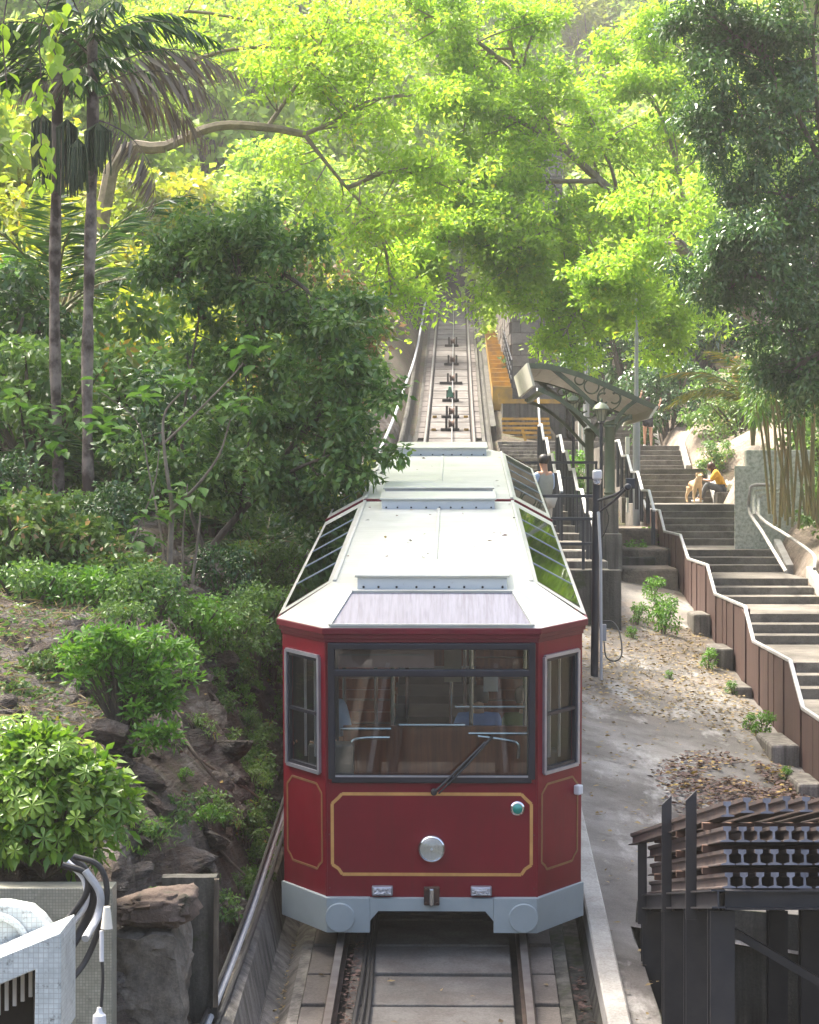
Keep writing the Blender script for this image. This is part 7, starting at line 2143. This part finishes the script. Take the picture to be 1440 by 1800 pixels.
# boulder
b0 = at(272, 1598, 16.2)
n1, n2 = 40, 26
vs = []
for j in range(n2):
    th = math.pi * j / (n2 - 1)
    for i in range(n1):
        a = 2 * math.pi * i / n1
        d = np.array([math.sin(th) * math.cos(a), math.sin(th) * math.sin(a), math.cos(th)])
        d = np.sign(d) * np.abs(d) ** .6
        k = 1 + .42 * float(fbm(np.array(d[0] * 1.5 + 3), np.array(d[1] * 1.5), float(d[2] * 1.5), 4)) + .16 * float(fbm(np.array(d[0] * 6), np.array(d[1] * 6), float(d[2] * 6), 3))
        x = d[0] * .27 * k
        vs.append((b0.x + x, b0.y + d[1] * .26 * k, b0.z + d[2] * (.125 + .03 * (x / .3)) * k + x * .05))
mb = MB(); mb.add(vs, [(j * n1 + i, j * n1 + (i + 1) % n1, (j + 1) * n1 + (i + 1) % n1, (j + 1) * n1 + i) for j in range(n2 - 1) for i in range(n1)])
tag(mb.build('boulder', M['boulder'], origin=b0 - Vector((0, 0, .13)), smooth=True), 'reddish brown boulder lying on the concrete ledge', 'boulder')
# rough concrete block below the boulder and ledge
def rough_block(name, a, b, mat, seed, amp=.04, n=26):
    """block between two corners with a worn, uneven skin"""
    a, b = Vector(a), Vector(b)
    mb = MB(); c = (a + b) / 2; h = Vector([abs(b[i] - a[i]) / 2 for i in range(3)])
    for ax in range(3):
        for s in (-1, 1):
            vs = []
            o1, o2 = [i for i in range(3) if i != ax]
            for i in range(n + 1):
                for j in range(n + 1):
                    p = [0, 0, 0]; p[ax] = s * h[ax]; p[o1] = h[o1] * (2 * i / n - 1); p[o2] = h[o2] * (2 * j / n - 1)
                    q = np.array(p) + np.array(c)
                    d = np.array([float(fbm(np.array(q[0] * 3 + seed + 31 * k), np.array(q[1] * 3), float(q[2] * 3), 4)) for k in range(3)]) * amp
                    vs.append(tuple(q + d))
            mb.add(vs, [(i * (n + 1) + j, (i + 1) * (n + 1) + j, (i + 1) * (n + 1) + j + 1, i * (n + 1) + j + 1) for i in range(n) for j in range(n)])
    return mb
M['lichen'] = concrete('lichen_spotted_concrete', (0.20, 0.175, 0.145), (0.075, 0.064, 0.052), (0.03, 0.027, 0.022), bump=.6, moss=(0.32, 0.31, 0.28), moss_lo=.60)
o = rough_block('ledge', at(192, 1640, 15.9), at(330, 1850, 16.7), M['lichen'], 3, .16).build('concrete_ledge', M['lichen'], origin=at(260, 1800, 16.2), smooth=True, fix=False)
tag(o, 'black stained lichen spotted concrete ledge below the boulder', 'ledge')
o = rough_block('slab', at(285, 1542, 16.75), at(384, 1790, 16.9), M['darkconc'], 5, .02).build('retaining_slab', M['darkconc'], origin=at(335, 1750, 16.8), smooth=True, fix=False)
tag(o, 'upright mossy concrete retaining slab beside the boulder', 'slab')
mb = MB(); mb.beam(at(381, 1545, 16.7), at(379, 1770, 16.7), .035, .04, (0, 1, 0)); tag(mb.build('timber_stake', M['bark'], origin=at(379, 1770, 16.7)), 'brown upright stake at the edge of the retaining slab', 'stake')
# tiled wall behind the shrub
a = at(-60, 1560, 15.2)
mb = MB(); mb.box2((a.x, 15.2, float(tz(15)) - .6), (at(197, 0, 15.2).x, 15.45, at(0, 1561, 15.2).z))
tag(mb.build('tiled_wall', M['tile'], origin=(a.x, 15.2, float(tz(15)) - .6), bevel=.006), 'old beige mosaic tiled wall below the umbrella leaved shrub', 'wall')
# white tiled parapet with grille, close to the camera
pe = at(50, 1800, 11.2)
par = empty('tiled_parapet', pe, 'white mosaic tiled parapet with black grille and arched top', 'parapet')
Yp = 11.2
mb = MB(); zt = at(0, 1640, Yp).z
outl = [at(-80, 1715, Yp), at(105, 1640, Yp), at(107, 1655, Yp), at(107, 1830, Yp), at(60, 1830, Yp), at(62, 1705, Yp), at(-80, 1765, Yp)]
mb.prism(outl, (0, .5, 0)); mb.build('tiled_frame', M['whitetile'], par, bevel=.006)
mb = MB(); ar = [at(x, y, Yp + .52) for x, y in ((-80, 1590), (10, 1590), (52, 1598), (72, 1615), (90, 1640), (100, 1652), (40, 1680), (-80, 1725))]
mb.prism(ar, (0, .18, 0)); mb.build('arched_top', M['whitetile'], par, bevel=.012)
mb = MB(); mb.ring(at(-10, 1668, Yp + .50), .17, .02, Matrix.Rotation(R(90), 3, 'X'), 24, 8, R(0), R(120)); mb.build('arch_moulding', M['whitetile'], par, smooth=True)
for i in range(7):
    x = -30 + 14 * i
    mb = MB(); mb.beam(at(x, 1735 - 6 * i, Yp + .3), at(x, 1800 - 8 * i, Yp + .3), .018, .018, (0, 1, 0)); mb.build('grille_bar', M['whiterail'], par)
mb = MB(); mb.box2(at(-80, 1700, Yp + .42), at(62, 1850, Yp + .48)); mb.build('dark_back', M['gap'], par)
# thick cables curving over the wall
GC = 'thick cables curving over the tiled wall'
for i, (pts, r_, m, lab) in enumerate((
        ([(125, 1508), (150, 1530), (165, 1575), (140, 1640), (100, 1700)], .030, 'rubber', 'thick black cable curving over the tiled wall, outermost of the bundle'),
        ([(118, 1515), (148, 1545), (150, 1590), (120, 1630), (95, 1660)], .022, 'whiteplastic', 'white cable between the black ones on the tiled wall'),
        ([(110, 1520), (150, 1535), (152, 1570), (118, 1618), (100, 1640)], .022, 'rubber', 'black cable running beside the white one on the tiled wall'),
        ([(130, 1505), (172, 1520), (188, 1560), (180, 1615), (150, 1690), (105, 1745)], .020, 'rubber', 'long thin black cable arching furthest over the tiled wall'),
        ([(150, 1530), (176, 1570), (172, 1610), (150, 1650)], .026, 'postgrey', 'grey taped cable on the tiled wall'))):
    q = smooth_path([at(x, y, 15.0 - .03 * i - (.25 if k == len(pts) - 1 else 0)) for k, (x, y) in enumerate(pts)], 7)
    tag(MB().tube(q, r_, 9).build('wall_cable', M[m], origin=q[0], smooth=True, fix=False), lab, 'cable', GC)
# hanging lamp: cone, cable and white bulb holder
lp = at(185, 1600, 14.6)
e = empty('hanging_lamp', lp, 'cream cone with black cable and white plastic bulb hanging by the wall', 'lamp')
mb = MB(); mb.lathe(at(188, 1632, 14.6), [(.040, 0), (.036, .02), (.028, .09), (.02, .14)], 16); mb.build('cone', M['canopycream'], e, smooth=True)
mb = MB(); mb.tube([at(179, 1636, 14.6), at(179, 1690, 14.6)], .014, 8); mb.build('white_sleeve', M['whiteplastic'], e, smooth=True)
mb = MB(); mb.tube(smooth_path([at(179, 1680, 14.6), at(181, 1720, 14.6), at(178, 1770, 14.6)], 5), .010, 8); mb.build('cable', M['rubber'], e, smooth=True)
mb = MB(); mb.lathe(at(175, 1812, 14.6), [(.042, 0), (.045, .06), (.042, .10), (.02, .12), (.016, .15)], 16); mb.build('bulb_holder', M['whiteplastic'], e, smooth=True)

# ------------------------------------------------------------------ fallen leaves
def litter(name, n, fn, size, mat, label):
    P, D, N = [], [], []
    for i in range(n):
        p = fn()
        P.append(p); a = rng.uniform(0, 6.28); D.append((math.cos(a), math.sin(a), rng.uniform(-.05, .25)))
    P = np.array(P)
    me = leaf_mesh(name, P, np.array(D), size * rng.uniform(.6, 1.3, n), size * .55 * rng.uniform(.7, 1.2, n), mat, droop=.05, N=unit(np.array([0, 0, 1.0]) + .35 * rng.normal(size=(n, 3))), off=P[0], fold=.12)
    tag(link_mesh(name, me, None, tuple(P[0])), label, 'leaves', None, 'stuff')
def ap(u, Y, dz=.02): return (float(cx(Y)) + u, Y, apron_z(u, Y) + dz)
def pile():
    while True:
        a, r_ = rng.uniform(0, 6.28), math.sqrt(rng.random())
        u, Y = min(4.5, 3.8 + 1.3 * r_ * math.cos(a)), 26.3 + 2.8 * r_ * math.sin(a)
        if rng.random() > r_ ** 3 * .9 and fbm(np.array(u * 1.6), np.array(Y * .8), 0., 3) > -.55 + r_ * .6: return ap(u, Y, .015 + .10 * (1 - r_) * rng.random())
litter('leaf_pile', 4600, pile, .085, M['lf_litter'], 'pile of fallen brown leaves on the apron below the fence')
litter('scattered_leaves', 900, lambda: ap(rng.uniform(1.6, 4.5) if rng.random() < .7 else 4.4 - abs(rng.normal() * .5), rng.uniform(21, 38)), .07, M['lf_scatter'], 'yellow leaves scattered over the apron')
litter('needle_litter', 3000, lambda: ap(min(4.5, 1.7 + 2.8 * rng.random() ** .8), 30.5 + 9 * rng.random() ** 1.1), .075, M['lf_scatter'], 'brown and yellow litter on the upper apron')
litter('near_leaves', 60, lambda: ap(rng.uniform(1.58, 2.0), rng.uniform(16, 20.4)) if rng.random() < .6 else tuple(T(rng.uniform(-1.0, 1.1), rng.uniform(15.5, 19.3), -.05)), .07, M['lf_scatter'], 'few yellow leaves lying near the rails')
litter('track_leaves', 500, lambda: tuple(T(-.66 + rng.normal() * .035, rng.uniform(14, 20), -.04)), .05, M['lf_litter'], 'dead leaves gathered along the inside of the left rail')
litter('gutter_leaves', 160, lambda: tuple(T(1.26 + rng.normal() * .03, rng.choice([18.9, 19.4, 18.3, 17.5, 16.8]) + rng.normal() * .15, -.2)), .06, M['lf_litter'], 'dead leaves lying in the drain channel')
litter('left_gutter_leaves', 140, lambda: tuple(T(-1.22 + rng.normal() * .03, rng.uniform(15, 20.5), -.17)), .055, M['lf_scatter'], 'yellow and brown leaves in the left gutter')
litter('yard_leaves', 3000, lambda: (rng.uniform(2.0, 4.2), rng.uniform(13, 20), float(tz(15)) - .95 + .08 * rng.random()), .09, M['lf_litter'], 'brown leaves on the yard under the rail rack')
litter('bank_leaves', 900, lambda: (lambda p: (p.x, p.y, p.z + .03))(bank_point(rng.uniform(.3, 3), rng.uniform(17, 30))), .07, M['lf_litter'], 'dead leaves caught on the rock bank')
def roofleaf():
    p = tram.matrix_world @ Vector((rng.uniform(-.85, .85), rng.uniform(1.7, 14.5), 3.008)); return tuple(p)
litter('roof_leaves', 46, roofleaf, .06, M['lf_litter'], 'few dead leaves lying on the tram roof')
# weeds by the fence and on the apron edge
GWd = 'weeds growing along the fence foot'
wd = bush_proto('weed', 'green weed growing at the foot of the brown fence', 'weed', .42, .42, 20, 22, .075, .026, M['lf_bright'], M['bark'], 95, GWd)
for u, Y, s in ((4.3, 28.0, .45), (4.35, 30.7, .8), (4.2, 31.0, .55), (4.3, 33.6, .5), (4.15, 35.6, .75), (4.3, 36.0, .4), (3.7, 38.4, 1.2), (3.8, 39.6, 1.2), (3.3, 38.9, .9), (2.9, 40.6, .7), (3.9, 42.6, 1.0), (4.0, 47.6, 1.2), (4.3, 49.5, 1.4), (3.1, 37.2, .5), (3.4, 33.9, .35), (1.75, 16.4, .28)):
    put(wd, ap(u, Y, -.02), s)
for X, Y, s in ((4.0, 52.0, 1.5), (4.2, 58, 1.9), (3.9, 60, 1.6)):
    put(wd, (X, Y, plat_z(Y) - .02), s, label='green weed sprouting behind the canopy column')
# ------------------------------------------------------------------ hazy air over the hillside
mb = MB(); mb.box2((-175, -6, -6.5), (175, 345, 175))
hz = mb.build('haze', None, origin=(0, 170, -6.5)); hz.data.materials.clear()
hm = bpy.data.materials.new('haze_air'); hm.use_nodes = True
ht = hm.node_tree
for n_ in list(ht.nodes):
    if n_.type == 'BSDF_PRINCIPLED': ht.nodes.remove(n_)
pv = ht.nodes.new('ShaderNodeVolumePrincipled')
pv.inputs['Color'].default_value = (1.0, 0.99, 0.95, 1)
pv.inputs['Density'].default_value = 0.0006
pv.inputs['Anisotropy'].default_value = 0.35
ht.links.new(pv.outputs[0], ht.nodes['Material Output'].inputs['Volume'])
hz.data.materials.append(hm)
tag(hz, 'thin bright haze in the air over the hillside', 'haze', None, 'stuff')
SC.cycles.volume_bounces = 0
